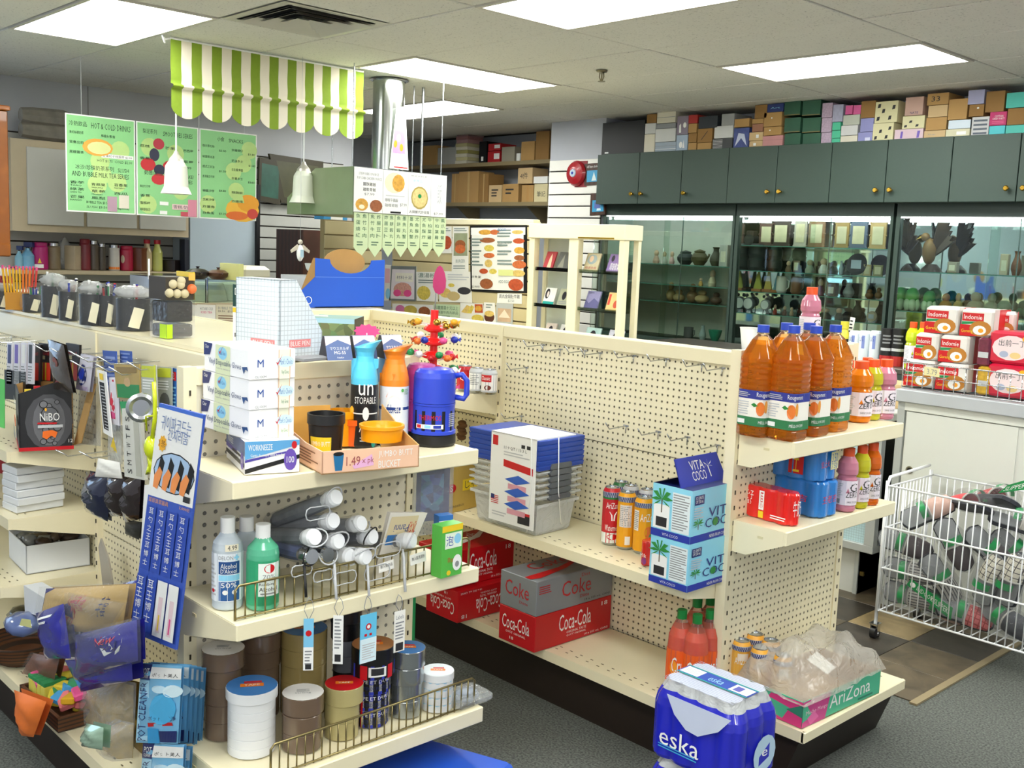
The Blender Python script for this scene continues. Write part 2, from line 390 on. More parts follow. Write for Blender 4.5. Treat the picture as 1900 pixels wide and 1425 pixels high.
def boxpx(name, label, cat, grp, c, l, r, t, z, m=None, prints=(), bev=0, dim=None, rz=None, mats=None):
    loc, dm, rr = boxdims(c, l, r, t, z)
    if dim: dm = tuple(a or b for a, b in zip(dim, dm))
    if dim or rz is not None:
        rr = rr if rz is None else rz; C = uz(*c, z)
        loc = (C.x-math.cos(rr)*dm[0]/2-math.sin(rr)*dm[1]/2, C.y-math.sin(rr)*dm[0]/2+math.cos(rr)*dm[1]/2, z)
    return boxat(name, label, cat, grp, loc, dm, rr, m, prints, bev, mats=mats)
# ================================================================ the room
XL, XR, YN, YF, YB = -4.3, 5.2, -5.6, 2.95, 3.25
mfl = mat('555853', .95, noise=.1, kind='carpet')
b = MB(); b.box(-5.5, XR, YN, YB, -.1, 0, mfl); struct(b, 'floor', label='grey speckled carpet floor')
fl_ = bpy.data.objects['floor']
vin = [mat(c, .35, noise=.05, kind='vinyl') for c in ('5c5140', '4d453b', '8a7755', '3d3730', '6f6250')]
T = .305; n = 0
for i in range(11):
    for j in range(9):
        x1 = 2.02-i*T; y0 = -.02+j*T
        if x1-T < -1.3 or y0+T > 2.65: continue
        R.seed(i*31+j*7); b = MB(); b.bbox(x1-T+.0012, x1-.0012, y0+.0012, y0+T-.0012, 0, .006, vin[[2, 0, 1, 3, 4, 1, 0][(i*3+j*5+R.randrange(3)) % 7]], .001); b.part('floor_tile', fl_)
b = MB(); b.box(2.02, 2.05, -.04, 2.6, 0, .008, mat('a09070', .4, .3)); struct(b, 'trim_1', label='pale metal edging strip between carpet and vinyl tiles')
# ceiling: backing slab, 2x4 ft tiles, tee grid
mt = mat('dedcd3', .95, noise=.03, kind='tile'); b = MB(); b.box(-5.5, XR+.1, YN-.1, YB+.1, CEIL+.02, CEIL+.1, mat('38352d', .9)); struct(b, 'ceiling', label='suspended ceiling of beige fissured mineral tiles')
ce = bpy.data.objects['ceiling']
LIGHTS = [(1, 3), (0, 0), (-1, -2), (-1, 3), (2, 0), (2, -3), (1, -3), (3, 1), (0, -5), (2, -6), (3, -8), (-1, -6), (4, -3)]   # (A cell, B cell) whose right/far corner is (A, B)
LIGHTS = [(1, 3), (1, 0), (-1, -2), (-2, 3), (3, 0), (2, -4), (4, -4), (3, 3), (1, -8), (3, -8), (-2, -7)]
SPEC = set(LIGHTS)
for A in range(-4, 6):
    for B in range(-9, 6):
        x0, x1, y0, y1 = (A-1)*1.22, A*1.22, (B-1)*.61, B*.61
        if (A, B) in SPEC: continue
        g = .007; z = CEIL+((A*7+B*13) % 5)*.0006
        if (A, B) in ((-1, 1), (-1, 2)): cells = [(x0, x0+.61, y0, y1)]
        elif (A, B) == (0, -1): cells = [(x1-.61, x1, y0, y1)]
        else: cells = [(x0, x1, y0, y1)]
        if (A, B) == (0, -1): cells = [(x1-.61, x1, y0, y1)]
        for c in cells:
            c = (max(c[0], XL if c[3] < 1.8 else -5.4), min(c[1], XR), max(c[2], YN), min(c[3], YB))
            if c[1]-c[0] < .03 or c[3]-c[2] < .03: continue
            q = MB(); q.bbox(c[0]+g, c[1]-g, c[2]+g, c[3]-g, z, z+.016, mt, .003); q.part('ceiling_tile', ce)
PAN = mat('fdfffa', .5, noise=0, emit=LAMP); FRM = mat('cfcabd', .5)
Lname = {(1, 3): 'ceiling light above the green wall cupboards', (1, 0): 'ceiling light cut by the top edge of the picture, right of centre',
         (-1, -2): 'ceiling light nearest the green striped awning, top left', (-2, 3): 'farthest ceiling light, behind the steel duct'}
def troffer(x0, x1, y0, y1, label):
    t = empty('ceiling_light', label, 'light', 'recessed ceiling lights', ((x0+x1)/2, (y0+y1)/2, CEIL)); w, d = (x1-x0)/2-.004, (y1-y0)/2-.004
    f = MB()
    for a in ((-w, w, -d, -d+.022), (-w, w, d-.022, d), (-w, -w+.022, -d+.022, d-.022), (w-.022, w, -d+.022, d-.022)): f.box(*a, -.004, .018, FRM)
    f.part('frame', t)
    MB().box(-w+.022, w-.022, -d+.022, d-.022, .002, .012, PAN).part('diffuser', t)
for A, B in LIGHTS: troffer((A-1)*1.22, A*1.22, (B-1)*.61, B*.61, Lname.get((A, B), 'recessed ceiling light outside the picture'))
troffer(-1.83, -1.22, 0, 1.22, 'ceiling light turned lengthwise between awning and steel duct')
# air vent with nested square louvres
t = empty('air_vent', 'square ceiling air vent with nested louvres', 'vent', None, (-.915, -.915, CEIL)); AL = mat('c9c6bb', .4, .2)
def ring(a0, z0, a1, z1, m):
    q = MB(); V = [(-a0,-a0,z0),(a0,-a0,z0),(a0,a0,z0),(-a0,a0,z0),(-a1,-a1,z1),(a1,-a1,z1),(a1,a1,z1),(-a1,a1,z1)]
    q.add(V, [(i, i+4, (i+1) % 4+4, (i+1) % 4) for i in range(4)], m); q.add([(x*1.035, y*1.035, z+.006) for x, y, z in V], [(i, (i+1) % 4, (i+1) % 4+4, i+4) for i in range(4)], m); return q
MB().box(-.3, .3, -.3, .3, .012, .018, mat('15130f', .9)).part('backing', t); ring(.3, 0, .25, 0, AL).part('frame', t)
for k in range(3): ring(.235-.07*k, -.012, .17-.07*k, .012, AL).part('louvre', t)
# sprinkler head
p = uz(1117, 130, CEIL); t = empty('sprinkler', 'small brass sprinkler head hanging from the ceiling', 'sprinkler', None, (p.x, p.y, CEIL)); BR = mat('8d8468', .3, .9)
MB().lathe([(.035, -.004), (.03, -.012), (.012, -.016)], BR, 14).part('escutcheon', t)
MB().tube([(.014, 0, -.014), (.018, 0, -.04), (.004, 0, -.065)], .0035, BR).tube([(-.014, 0, -.014), (-.018, 0, -.04), (-.004, 0, -.065)], .0035, BR).cyl((0, 0, -.014), (0, 0, -.062), .004, BR).part('frame', t)
MB().cyl((0, 0, -.065), (0, 0, -.068), .022, BR, 14).part('deflector', t)
# walls
WL = mat('b3b8bf', .85, noise=.03); WR = mat('b9bcc4', .85, noise=.03)
b = MB(); b.box(XL-.1, XL, YN, 1.6, 0, CEIL+.02, mat('bcbec2', .9, noise=.02)); b.box(-5.5, XL, 1.6, 1.7, 0, CEIL+.02, mat('bcbec2', .9, noise=.02)); b.box(-5.5, -5.4, 1.7, YB, 0, CEIL+.02, WL); struct(b, 'wall_left', label='pale grey left wall')
b = MB(); b.box(-5.5, -2.69, YB, YB+.1, 0, CEIL+.02, WL); struct(b, 'wall_recess', label='grey wall behind the carton shelves')
b = MB(); b.box(-2.69, XR, YF, YF+.1, 0, CEIL+.02, WL); b.box(-2.69, -2.07, 2.61, 2.95, 0, CEIL+.02, WR); b.box(-2.688, -2.59, 2.95, YB, 0, CEIL+.02, WR); struct(b, 'wall_back', label='grey back wall behind the green cupboards')
b = MB(); b.box(XR, XR+.1, YN, YB, 0, CEIL+.02, WR); struct(b, 'wall_right', label='right wall outside the picture')
b = MB(); b.box(XL, XR, YN-.1, YN, 0, CEIL+.02, WR); struct(b, 'wall_front', label='shop front wall behind the viewer')
for z in range(2):
    b = MB(); b.box(XL-.001, XL+.004, -1.9+1.22*z, -1.895+1.22*z, 1.5, CEIL, mat('8a8a88', .8)); struct(b, 'trim_%d' % (2+z), label='thin wall panel joint')
b = MB()
for y0, y1 in ((-4.9, -3.75), (-3.65, -2.5)): b.box(XL+.001, XL+.03, y0, y1, .95, 2.3, mat('b8d4f4', .5, noise=.05, emit=2.2))  # unseen glowing panes, added as daylight for the case mirrors and left shelves
struct(b, 'window_1', label='added daylight window for bluish fill on the left wall outside the picture')
# slat wall on the left wall and on the projecting wall
SL = mat('eceae2', .45, noise=.02)
t = empty('slatwall_panel', 'white slatwall board on the projecting wall beside the green cupboards', 'slatwall', None, (-2.67, 2.597, 0))
MB().box(0, .60, .0, .01, .3, 2.42, mat('1d1712', .8)).part('backing', t); n = 22
for k in range(n): z0 = .30+k*.0965; MB().bbox(0, .60, -.014, 0, z0+.006, z0+.0925, SL, .003).part('slat', t)
t = empty('slatwall_panel', 'dim slatwall covering the left wall behind the kitchen', 'slatwall', None, (XL, 0, 0))
MB().box(.002, .012, -2.2, 1.59, .5, 2.36, mat('2a2118', .8)).part('backing', t)
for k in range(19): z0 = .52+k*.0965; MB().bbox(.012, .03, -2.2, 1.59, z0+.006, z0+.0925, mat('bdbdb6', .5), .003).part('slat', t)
# ================================================================ gondolas
def bracket_shelf(t, x0, x1, yb, yf, z, name='shelf', lip=.035, label=None, holes=True):
    """steel shelf in thing t running along x, back yb, front yf (either side)"""
    q = MB(); s = 1 if yf > yb else -1
    q.box(x0, x1, min(yb, yf), max(yb, yf), z-.012, z, CREAM); q.box(x0, x1, min(yf, yf+s*.012), max(yf, yf+s*.012), z-lip, z+.002, CREAM)
    for x in (x0, x1-.004):
        q.prism([(yb, z-.1), (yf, z-lip), (yf, z-.003), (yb, z-.003)] if s < 0 else [(yb, z-.1), (yb, z-.003), (yf, z-.003), (yf, z-lip)], 'x', x-.0006, x+.0046, CREAM)
    o = q.part(name, t, label)
    if holes:
        h = MB(); nn = int((x1-x0)/.0508)
        for i in range(nn):
            for j in (.035, .06):
                x = x0+.03+i*.0508; y = yf-s*j; h.box(x, x+.012, y-.0022, y+.0022, z+.0002, z+.0006, mat('6b6040', .7))
        h.part('slot_row', o, kind='stuff')
    return o
def slots(q, x, y, z0, z1, sx, sy):                # upright slots
    k = z0
    while k < z1: q.box(x-sx, x+sx, y-sy, y+sy, k, k+.014, mat('3a3426', .8)); k += .0508
# G1: long double gondola whose near face looks at the aisle
G1 = empty('gondola_shelving', 'long cream pegboard gondola along the far side of the aisle', 'shelving', 'cream gondola units', (0, -.785, 0))
GX = [-.48, .47, 1.755]; zt = 1.345
for i in range(2):
    x0, x1 = GX[i]+.012, GX[i+1]-.012
    for z0, z1, nm in ((.21, .60, 'lower'), (.604, .93, 'm'), (.934, zt-.05, 'u')):
        MB().box(x0, x1, 0, .006, z0, z1, PEGX).part('pegboard_panel', G1)
    MB().bbox(GX[i]+.002, GX[i+1]-.002, -.016, .05, zt-.052, zt, CREAM, .004).part('top_rail', G1)
    MB().box(x0-.01, x1+.01, .036, .042, 0, zt-.05, PEGX).part('back_panel', G1)
for i, x in enumerate(GX):
    q = MB(); w = .012; q.box(x-w, x+w, -.02, .048, 0, zt-.002, CREAM); slots(q, x, -.021, .24, zt-.06, .002, .0015); q.part('upright', G1)
bracket_shelf(G1, GX[0], GX[1], -.008, -.36, .21, 'base_deck'); bracket_shelf(G1, GX[1]+.002, GX[2]+.01, -.008, -.36, .21, 'base_deck')
MB().box(GX[0], 1.765, -.335, -.32, 0, .195, BROWN).part('kick_plate', G1)
bracket_shelf(G1, GX[0]+.01, GX[1]-.002, -.008, -.345, .605); bracket_shelf(G1, GX[1]+.004, GX[2]+.008, -.008, -.345, .605)
bracket_shelf(G1, GX[0]+.012, GX[1]-.012, -.008, -.33, 1.055)
q = MB(); q.box(-.50, -.485, -.35, .0, 0, 1.30, CREAM); q.bbox(-.505, -.475, -.36, .0, 1.29, zt, CREAM, .003); q.part('end_panel', G1)
# EC1: end unit on the right, facing right
E1 = empty('end_gondola', 'cream pegboard end unit with drink shelves on the right end of the far gondola', 'shelving', 'cream gondola units', (1.80, -.62, 0))
def end_unit(t, x, hw, zt, shelves, deck=None, zb=.0, peg=PEGY, bot=.19, pl=0.):
    MB().box(x-.006, x, -hw+.02+pl, hw-.02, bot, zt-.05, peg).part('pegboard_panel', t)
    for s in (-1, 1):
        q = MB(); yy = s*hw+(pl if s < 0 else 0); q.box(x-.034, x+.004, yy-.018, yy+.018, 0, zt, CREAM); slots(q, x+.0045, yy, .24, zt-.05, .0012, .0025); q.part('upright', t)
    MB().bbox(x-.03, x+.008, -hw+.018+pl, hw-.018, zt-.05, zt-.001, CREAM, .003).part('top_rail', t)
    for z, dep, lip in shelves:
        q = MB(); q.box(x+.006, x+dep, -hw, hw, z-.012, z, CREAM); q.bbox(x+dep-.004, x+dep+.01, -hw-.002, hw+.002, z-lip, z+.002, CREAM, .003)
        for s in (-1, 1):
            y = s*(hw-.004); V = [(x+.006, y, z-.105), (x+.06, y, z-.105), (x+dep, y, z-lip), (x+dep, y, z-.003), (x+.006, y, z-.003)]
            q.prism([(v[0], v[2]) for v in V], 'y', y-.003, y+.0046, CREAM) if s > 0 else q.prism([(v[0], v[2]) for v in V], 'y', y-.0046, y+.003, CREAM)
            q.box(x+.10, x+.12, s*(hw+.0005)-.0015, s*(hw+.0005)+.0015, z-.04, z-.032, CREAMD)
        q.part('shelf', t)
end_unit(E1, 0, .355, 1.372, [(1.105, .20, .05), (.818, .195, .045)])
q = MB(); q.box(.005, .32, -.362, .30, .19, .205, CREAM); q.bbox(.31, .325, -.364, .302, .17, .207, CREAM, .003); q.box(.0, .32, -.364, -.354, .17, .207, CREAM)
q.part('base_deck', E1); q = MB()
for i in range(15):
    for j in range(5): q.box(.05+j*.05, .056+j*.05, -.33+i*.042, -.325+i*.042, .2052, .2056, mat('6b6040', .7))
q.part('slot_row', E1, kind='stuff')
q = MB(); q.prism([(0, 0), (.24, 0), (.30, .17), (0, .17)], 'y', -.345, .28, BROWN); q.part('kick_plate', E1)
# G2: near gondola, long side with hooks towards the viewer's left, end unit facing the viewer
G2 = empty('gondola_shelving', 'near cream gondola whose hook side runs off the left edge of the picture', 'shelving', 'cream gondola units', (0, -2.36, 0))
HX = [-2.33, -1.11, .105, 1.13]
for i in range(3):
    x0, x1 = HX[i]+.012, HX[i+1]-.012
    for z0, z1 in ((.21, .62), (.624, .95), (.954, 1.25)): MB().box(x0, x1, 0, .006, z0, z1, PEGX).part('pegboard_panel', G2)
    MB().bbox(HX[i]+.002, HX[i+1]-.002, -.014, .1, 1.235, 1.325, CREAM, .004).part('top_rail', G2)
    MB().box(x0, x1, .50, .506, .1, 1.29, PEGX).part('back_panel', G2)
    bracket_shelf(G2, HX[i]+.002, HX[i+1]-.002, -.008, -.345, .2, 'base_deck')
    MB().box(HX[i], HX[i+1], -.32, -.305, 0, .188, BROWN).part('kick_plate', G2)
for i, x in enumerate(HX):
    q = MB(); q.box(x-.012, x+.012, -.02, .03, 0, 1.32, CREAM); slots(q, x, -.021, .24, 1.25, .0025, .0015); q.part('upright', G2)
q = MB(); q.box(HX[0], 1.145, -.0, .55, 1.326, 1.338, CREAM); q.bbox(HX[0], 1.145, .53, .56, 1.30, 1.34, CREAM, .003); q.part('top_board', G2)
for i in (0, 1):
    for z, f in ((.93, -.30), (.70, -.30), (.47, -.33)): bracket_shelf(G2, HX[i]+.004, HX[i+1]-.004, -.008, f, z)
E2 = empty('end_gondola', 'nearest cream end unit stacked with glove boxes, alcohol and tape', 'shelving', 'cream gondola units', (1.20, -2.22, 0))
end_unit(E2, 0, .385, 1.33, [(1.09, .30, .042), (.745, .32, .042), (.335, .36, .045)], bot=.05, pl=.04, peg=PEGZ)
def fence(t, x, y0, y1, z, h, m=WIRE, r=.0022, n=14, loop=True):
    q = MB(); q.tube([(x, y0, z), (x, y0, z+h-.01), (x, y0+.01, z+h), (x, y1-.01, z+h), (x, y1, z+h-.01), (x, y1, z)], r*1.5, m)
    q.tube([(x, y0, z+.004), (x, y1, z+.004)], r*1.3, m)
    for i in range(1, n): y = y0+(y1-y0)*i/n; q.tube([(x, y, z), (x, y, z+h)], r, m, 4)
    return q.part('wire_fence', t)
fence(E2, .30, -.375, -.02, .747, .085, n=13); fence(E2, .30, .01, .37, .747, .085, n=13)
fence(E2, .345, -.30, .37, .337, .085, n=27)
# ================================================================ back wall: green cupboards and glass cases
t = empty('overhead_cupboard', 'long run of dark green wall cupboards with brass knobs', 'cupboard', None, (0, 2.5, 0)); zb, ztc = 2.05, 2.44
MB().box(-2.06, 2.6, .02, .44, zb, ztc, GCAB).part('carcass', t)
xs = [uy(u, 330, 2.5).x for u in (1117, 1185, 1264, 1350, 1440, 1540, 1643, 1763, 1888)]+[1.68, 2.1, 2.55]
kn = {1: -1, 2: 0}
for i in range(len(xs)-1):
    d = MB().bbox(xs[i]+.0025, xs[i+1]-.0025, 0, .02, zb, ztc, GCAB, .002).part('door', t)
    side = {0: 1, 1: -1, 2: -1, 3: 1, 4: -1, 5: 1, 6: -1, 7: 1, 8: -1}.get(i, 1)
    x = xs[i+1]-.05 if side > 0 else xs[i]+.045
    MB().lathe([(.009, 0), (.007, .012), (.014, .02), (.017, .03), (.012, .037)], GOLD, 12).part('knob', d, 'brass knob', (x, 0, zb+.075), (math.pi/2, 0, 0))
CASES = [(-2.03, -.765), (-.745, .445), (.475, 1.69), (1.71, 2.9)]
clab = ['glass display case nearest the cd tower, with clay teapots and brown pots', 'middle glass display case with plaques, wooden cars and alarm clocks', 'right glass display case with carved eagles and green vegetable ornaments', 'glass display case beyond the right edge of the picture']
SHZ = [[uy(1280, v, 2.62).z for v in (492, 530, 563)], [uy(1500, v, 2.62).z for v in (458, 507, 548, 590)], [uy(1750, v, 2.62).z for v in (506, 582)], (1.57, 1.3)]
GCD = mat('2c3b36', .5)
for (x0, x1), lb, sz in zip(CASES, clab, SHZ):
    t = empty('display_case', lb, 'display case', 'green framed glass cases on the back wall', (x0, 2.6, 0)); w = x1-x0
    q = MB(); q.box(-.008, w, .0, .33, .0, 1.03, GCAB); q.part('base_cabinet', t)
    MB().box(-.008, .02, -.005, .34, 1.03, 1.965, GCAB).part('side_post', t); MB().box(w-.02, w, -.0, .34, 1.03, 1.965, GCAB).part('side_post', t)
    q = MB(); q.box(-.008, w, 0, .34, 1.965, 2.049, GCD); q.part('top_board', t)
    MB().box(.02, w-.02, .322, .33, 1.03, 1.965, mat('c6cabc', .5, noise=.1) if x0 < -2 else MIRROR).part('mirror_back' if x0 > -2 else 'back_panel', t); MB().box(.02, .026, .03, .322, 1.03, 1.965, MIRROR).part('mirror_side', t)
    MB().box(.02, w-.02, .0, .012, 1.955, 1.968, mat('f3f6f4', .4, emit=.6)).part('door_track', t); MB().cyl((.05, .075, 1.945), (w-.05, .075, 1.945), .011, mat('f4fbff', .5, noise=0, emit=13), 10).part('lamp_tube', t)  # door track is given a faint glow though it is no lamp
    for k in range(2): MB().box(.02+k*(w/2-.04), w/2+.04+k*(w/2-.06), .004+.008*k, .009+.008*k, 1.035, 1.955, GLASS).part('glass_door', t)
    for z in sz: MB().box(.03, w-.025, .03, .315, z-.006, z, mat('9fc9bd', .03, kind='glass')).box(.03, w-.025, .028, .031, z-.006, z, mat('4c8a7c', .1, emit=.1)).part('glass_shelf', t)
    MB().box(w*.62, w*.62+.006, .016, .022, 1.03, 1.96, mat('7f9690', .2, .6)).part('shelf_support', t)
print('p1 ok')
# ================================================================ near end unit, top shelf
Z1, Z2, Z3, ZT = 1.0925, .7475, .3375, 1.3405
LB = mat('9fb4d8', .4, noise=.08); VIO = mat('4a3f9e', .4); DBL = mat('2a4f86', .4); TEAL = mat('1f9d92', .4)
GB = mat('fbfbfb', .35, noise=.01); LG = mat('dfe8c0', .45)
W_IT = [('r','f',0,.55,1,1,mat('5d6f9e',.4)),('r','f',0,.4,.6,.55,VIO),('r','f',.35,.42,.9,.5,BLACK),('r','f',0,.2,1,.33,BLACK),('t','f',.1,.62,.4,.8,'WORKNEEZE',WHITE),('o','f',.88,.35,.08,.26,PURP),('t','f',.84,.28,.92,.42,'100',WHITE),
        ('p','r',[(0,.45),(1,.85),(1,1),(0,1)],mat('5ea4d8',.4)),('p','r',[(0,.36),(.75,.6),(.75,.66),(0,.44)],VIO),('p','r',[(0,.02),(1,.42),(1,.55),(0,.16)],BLACK),('t','r',.06,.72,.5,.9,'WORKNEEZE',WHITE),('t','r',.1,.5,.72,.62,'Gants de vinyle sans poudre',WHITE),('o','r',.83,.4,.12,.34,PURP),('t','r',.76,.3,.9,.5,'100',WHITE),('o','r',.9,.85,.05,.12,RED)]
z = Z1
o = boxpx('glove_box', 'blue and black disposable glove box under three white glove boxes', 'box', 'glove boxes', (454, 881), (369, 850), (555, 875), 820, Z1, GB, W_IT)
loc, dm, rr = boxdims((454, 881), (369, 850), (555, 875), 820, Z1); z = Z1+dm[2]+.0005
G_IT = [('r','f',.27,0,.6,1,LG),('p','f',[(0,.55),(.14,.6),(.2,1),(0,1)],NAVY),('t','f',.03,.8,.12,.93,'Clear',WHITE),('o','f',.43,.72,.1,.22,SKY),('t','f',.36,.66,.5,.8,"Mark's Choice",mat('1b3f9a')),('p','f',[(.34,.78),(.37,.68),(.45,.98),(.37,.74)],RED),
        ('t','f',.12,.24,.84,.5,'Vinyl Disposable Gloves',mat('1c3a6c')),('t','f',.3,.16,.6,.22,'Powder Free - Ambidextrous',GREY),('p','f',[(.86,.4),(.97,.44),(.99,.3),(.93,.34),(.9,.18)],DBL),
        ('t','r',.17,.42,.3,.68,'M',mat('1c4a9c')),('t','r',.12,.06,.36,.14,'GL100M',GREY),('r','r',.62,0,.635,1,mat('e6b98a')),('r','r',.86,0,.875,1,mat('e6b98a')),('r','r',.635,0,.86,1,mat('f3f5df')),('o','r',.77,.58,.19,.19,mat('d5edf5')),
        ('t','r',.64,.48,.92,.68,"Mark's Choice",mat('1b66b0')),('p','r',[(.56,.58),(.6,.46),(.7,.84),(.6,.54)],RED),('t','r',.68,.12,.84,.3,'Vinyl Gloves',mat('3a7a5a'))]
gc = uz(457, 879, Z1); gt = hz(gc, 649); gh = (gt-z)/3
for k, nm in enumerate(('lowest', 'middle', 'topmost')):
    boxat('glove_box', 'white vinyl disposable glove box size M, %s of three' % nm, 'box', 'glove boxes', (gc.x-.118+.004*k, gc.y+.067, z+gh*k), (.235, .128, gh-.001), .03-.02*k, GB, G_IT, .002)
# display tray of car ashtray buckets
c = uz(597, 881, Z1); r = uz(777, 866, Z1); a = math.atan2(r.y-c.y, r.x-c.x)-math.pi/2; L = (r-c).length
t = empty('display_tray', 'open peach cardboard display tray of car ashtray buckets', 'box', None, (c.x, c.y, Z1), a)
PE = mat('f0c3a2', .7); PB = mat('d9a24a', .7); D = .235
q = MB(); q.box(-D, 0, 0, L, 0, .003, CARD2); q.box(-.003, 0, 0, L, 0, .058, PE); q.box(-D, -D+.003, 0, L*.42, 0, .135, PB)
q.prism([(-D, 0), (0, 0), (0, .058), (-D*.5, .06), (-D, .075)], 'y', 0, .003, PE); q.prism([(-D, 0), (0, 0), (0, .058), (-D*.5, .085), (-D, .13)], 'y', L-.003, L, CARD2); q.part('carton', t)
fx = {'r': lambda u, v, off: Vector((off, u*L, v*.058)), 'f': lambda u, v, off: Vector((-D+u*D, -off, v*.058))}
MB().prints([('t','r',.57,.5,.93,.86,'JUMBO BUTT',WHITE),('t','r',.57,.1,.8,.42,'BUCKET',WHITE),('p','r',[(.13,.12),(.2,.12),(.215,.85),(.11,.85)],mat('1d6fa0')),('o','r',.162,.85,.053,.09,BLACK),('p','r',[(.3,.3),(.5,.75),(.52,.25),(.32,.15)],mat('e9b3d8')),('t','r',.24,.3,.38,.7,'1.49',mat('a04a50')),
             ('t','r',.4,.3,.52,.62,'x pk',mat('a04a50')),('l','f',.2,.2,.9,.85,5,mat('8a5a3a'))], fx).part('printing', t)
def bucket(u, v, w, z, m, label, hgt, lab=None, flare=.82):
    p = uz(u, v, z); D_ = (p-CAM).dot(_F); rr = w/FPX*D_/2
    q = MB(); q.lathe([(rr*flare, 0), (rr*.93, hgt*.75), (rr*.94, hgt*.78), (rr, hgt*.8), (rr, hgt), (rr*.9, hgt), (rr*.86, hgt*.75), (rr*.75, .012), (0.001, .012)], m, 22, capt=False)
    o = q.thing('ash_bucket', label, 'ashtray', 'ashtray buckets in the tray', (p.x, p.y, z))
    if lab: MB().prints(lab, {'c': cface(rr*.86, hgt*.1, hgt*.55, tocam(p)-.35, 1.3, rr*.93)}).part('label', o)
    return o
zb = Z1+.004
bucket(604, 854, 70, zb, mat('1a1a1b', .35), 'black ashtray bucket with a yellow sticker', .125, [('r','c',0,0,1,1,YEL),('t','c',.05,.5,.95,.8,'JUMBO BUTT',WHITE)])
YO = mat('f6a510', .3); OO = mat('f0651a', .3)
bucket(655, 824, 58, zb, OO, 'orange ashtray bucket behind the black one', .075)
b1 = bucket(708, 817, 80, zb, YO, 'yellow ashtray bucket at the bottom of the tilted pair', .05, None, .86)
bucket(708, 816, 84, zb+.052, YO, 'yellow ashtray bucket lying on top of another', .042, None, .9)
bucket(634, 824, 60, zb, YO, 'yellow ashtray bucket half hidden behind the black one', .098)
p = uz(664, 826, zb); q = MB(); q.tube([(0, -.02, .09), (.0, -.02, .125), (0, .0, .145), (0, .03, .14), (0, .045, .12), (0, .045, .10)], .009, YO, 8); q.thing('bucket_handle', 'curved yellow hook handle sticking up from the ashtray tray', 'handle', None, (p.x, p.y, zb-.02))
# air freshener sprays
def spray(u, v, w, vt, capm, bodym, label, items=()):
    p = uz(u, v, Z1); D_ = (p-CAM).dot(_F); r = w/FPX*D_/2; h = hz(p, vt)-Z1; ac = tocam(p)
    q = MB(); q.lathe([(r*.9, 0), (r, .008), (r, h*.55), (r*.985, h*.61)], bodym, 20)
    o = q.thing('air_freshener', label, 'spray bottle', 'air freshener sprays', (p.x, p.y, Z1), ac)
    c = MB(); prof = [(r*1.0, .59), (r*.98, .65), (r*.86, .73), (r*.70, .80), (r*.64, .85), (r*.68, .89), (r*.8, .93)]
    c.lathe([(a, b*h) for a, b in prof], capm, 20, capb=False)
    V = []
    for k in range(20): a = 2*math.pi*k/20; V.append((r*.8*math.cos(a)+(.0), r*.8*math.sin(a), .93*h))
    for k in range(20): a = 2*math.pi*k/20; V.append((r*.72*math.cos(a), r*(.95)*math.sin(a)+r*.25, h*(.965+.035*math.sin(a))))
    c.add(V, [(k, (k+1) % 20, 20+(k+1) % 20, 20+k) for k in range(20)], capm, True); c.add(V[20:], [tuple(range(20))], capm); c.part('trigger_cap', o)
    if items: MB().prints(items, {'c': cface(r, .03*h, .6*h, 0, 2.6)}).part('label', o)
    return o
CY = mat('58c8ee', .35); SPO = mat('f5871f', .35); LBL = mat('8ec4f2', .35)
spray(716, 815, 48, 630, LBL, WHITE, 'spray with a pale blue cap behind the two front sprays')
spray(674, 828, 50, 630, CY, mat('16171b', .35), 'black air freshener spray with a bright cyan cap', [('p','c',[(0,1.05),(1,1.25),(1,1.4),(0,1.4)],CY),('t','c',.34,.82,.76,1.0,'un',WHITE),('t','c',.22,.68,.86,.79,'STOPABLE',WHITE),('o','c',.55,.52,.09,.11,WHITE),('r','c',.15,.51,.95,.53,WHITE),('t','c',.37,.22,.7,.34,'AIR',WHITE),('l','c',.4,.05,.66,.15,2,LGREY),('o','c',.8,.05,.08,.09,TEAL)])
spray(729, 824, 55, 637, SPO, mat('e9edf4', .3), 'white air freshener spray with an orange cap', [('p','c',[(.0,.75),(.3,.8),(.52,1.2),(0,1.2)],SPO),('r','c',.0,.58,1,.63,mat('1d3f8a')),('o','c',.5,.6,.22,.24,WHITE),('t','c',.33,.53,.67,.68,'febreze',mat('1d3f8a')),('t','c',.36,.2,.64,.29,'AIR',GREY),('l','c',.35,.08,.65,.15,1,GREY),('o','c',.72,.92,.04,.03,mat('58b058')),('t','c',.78,.84,.92,.95,'100%',mat('58a058'))])
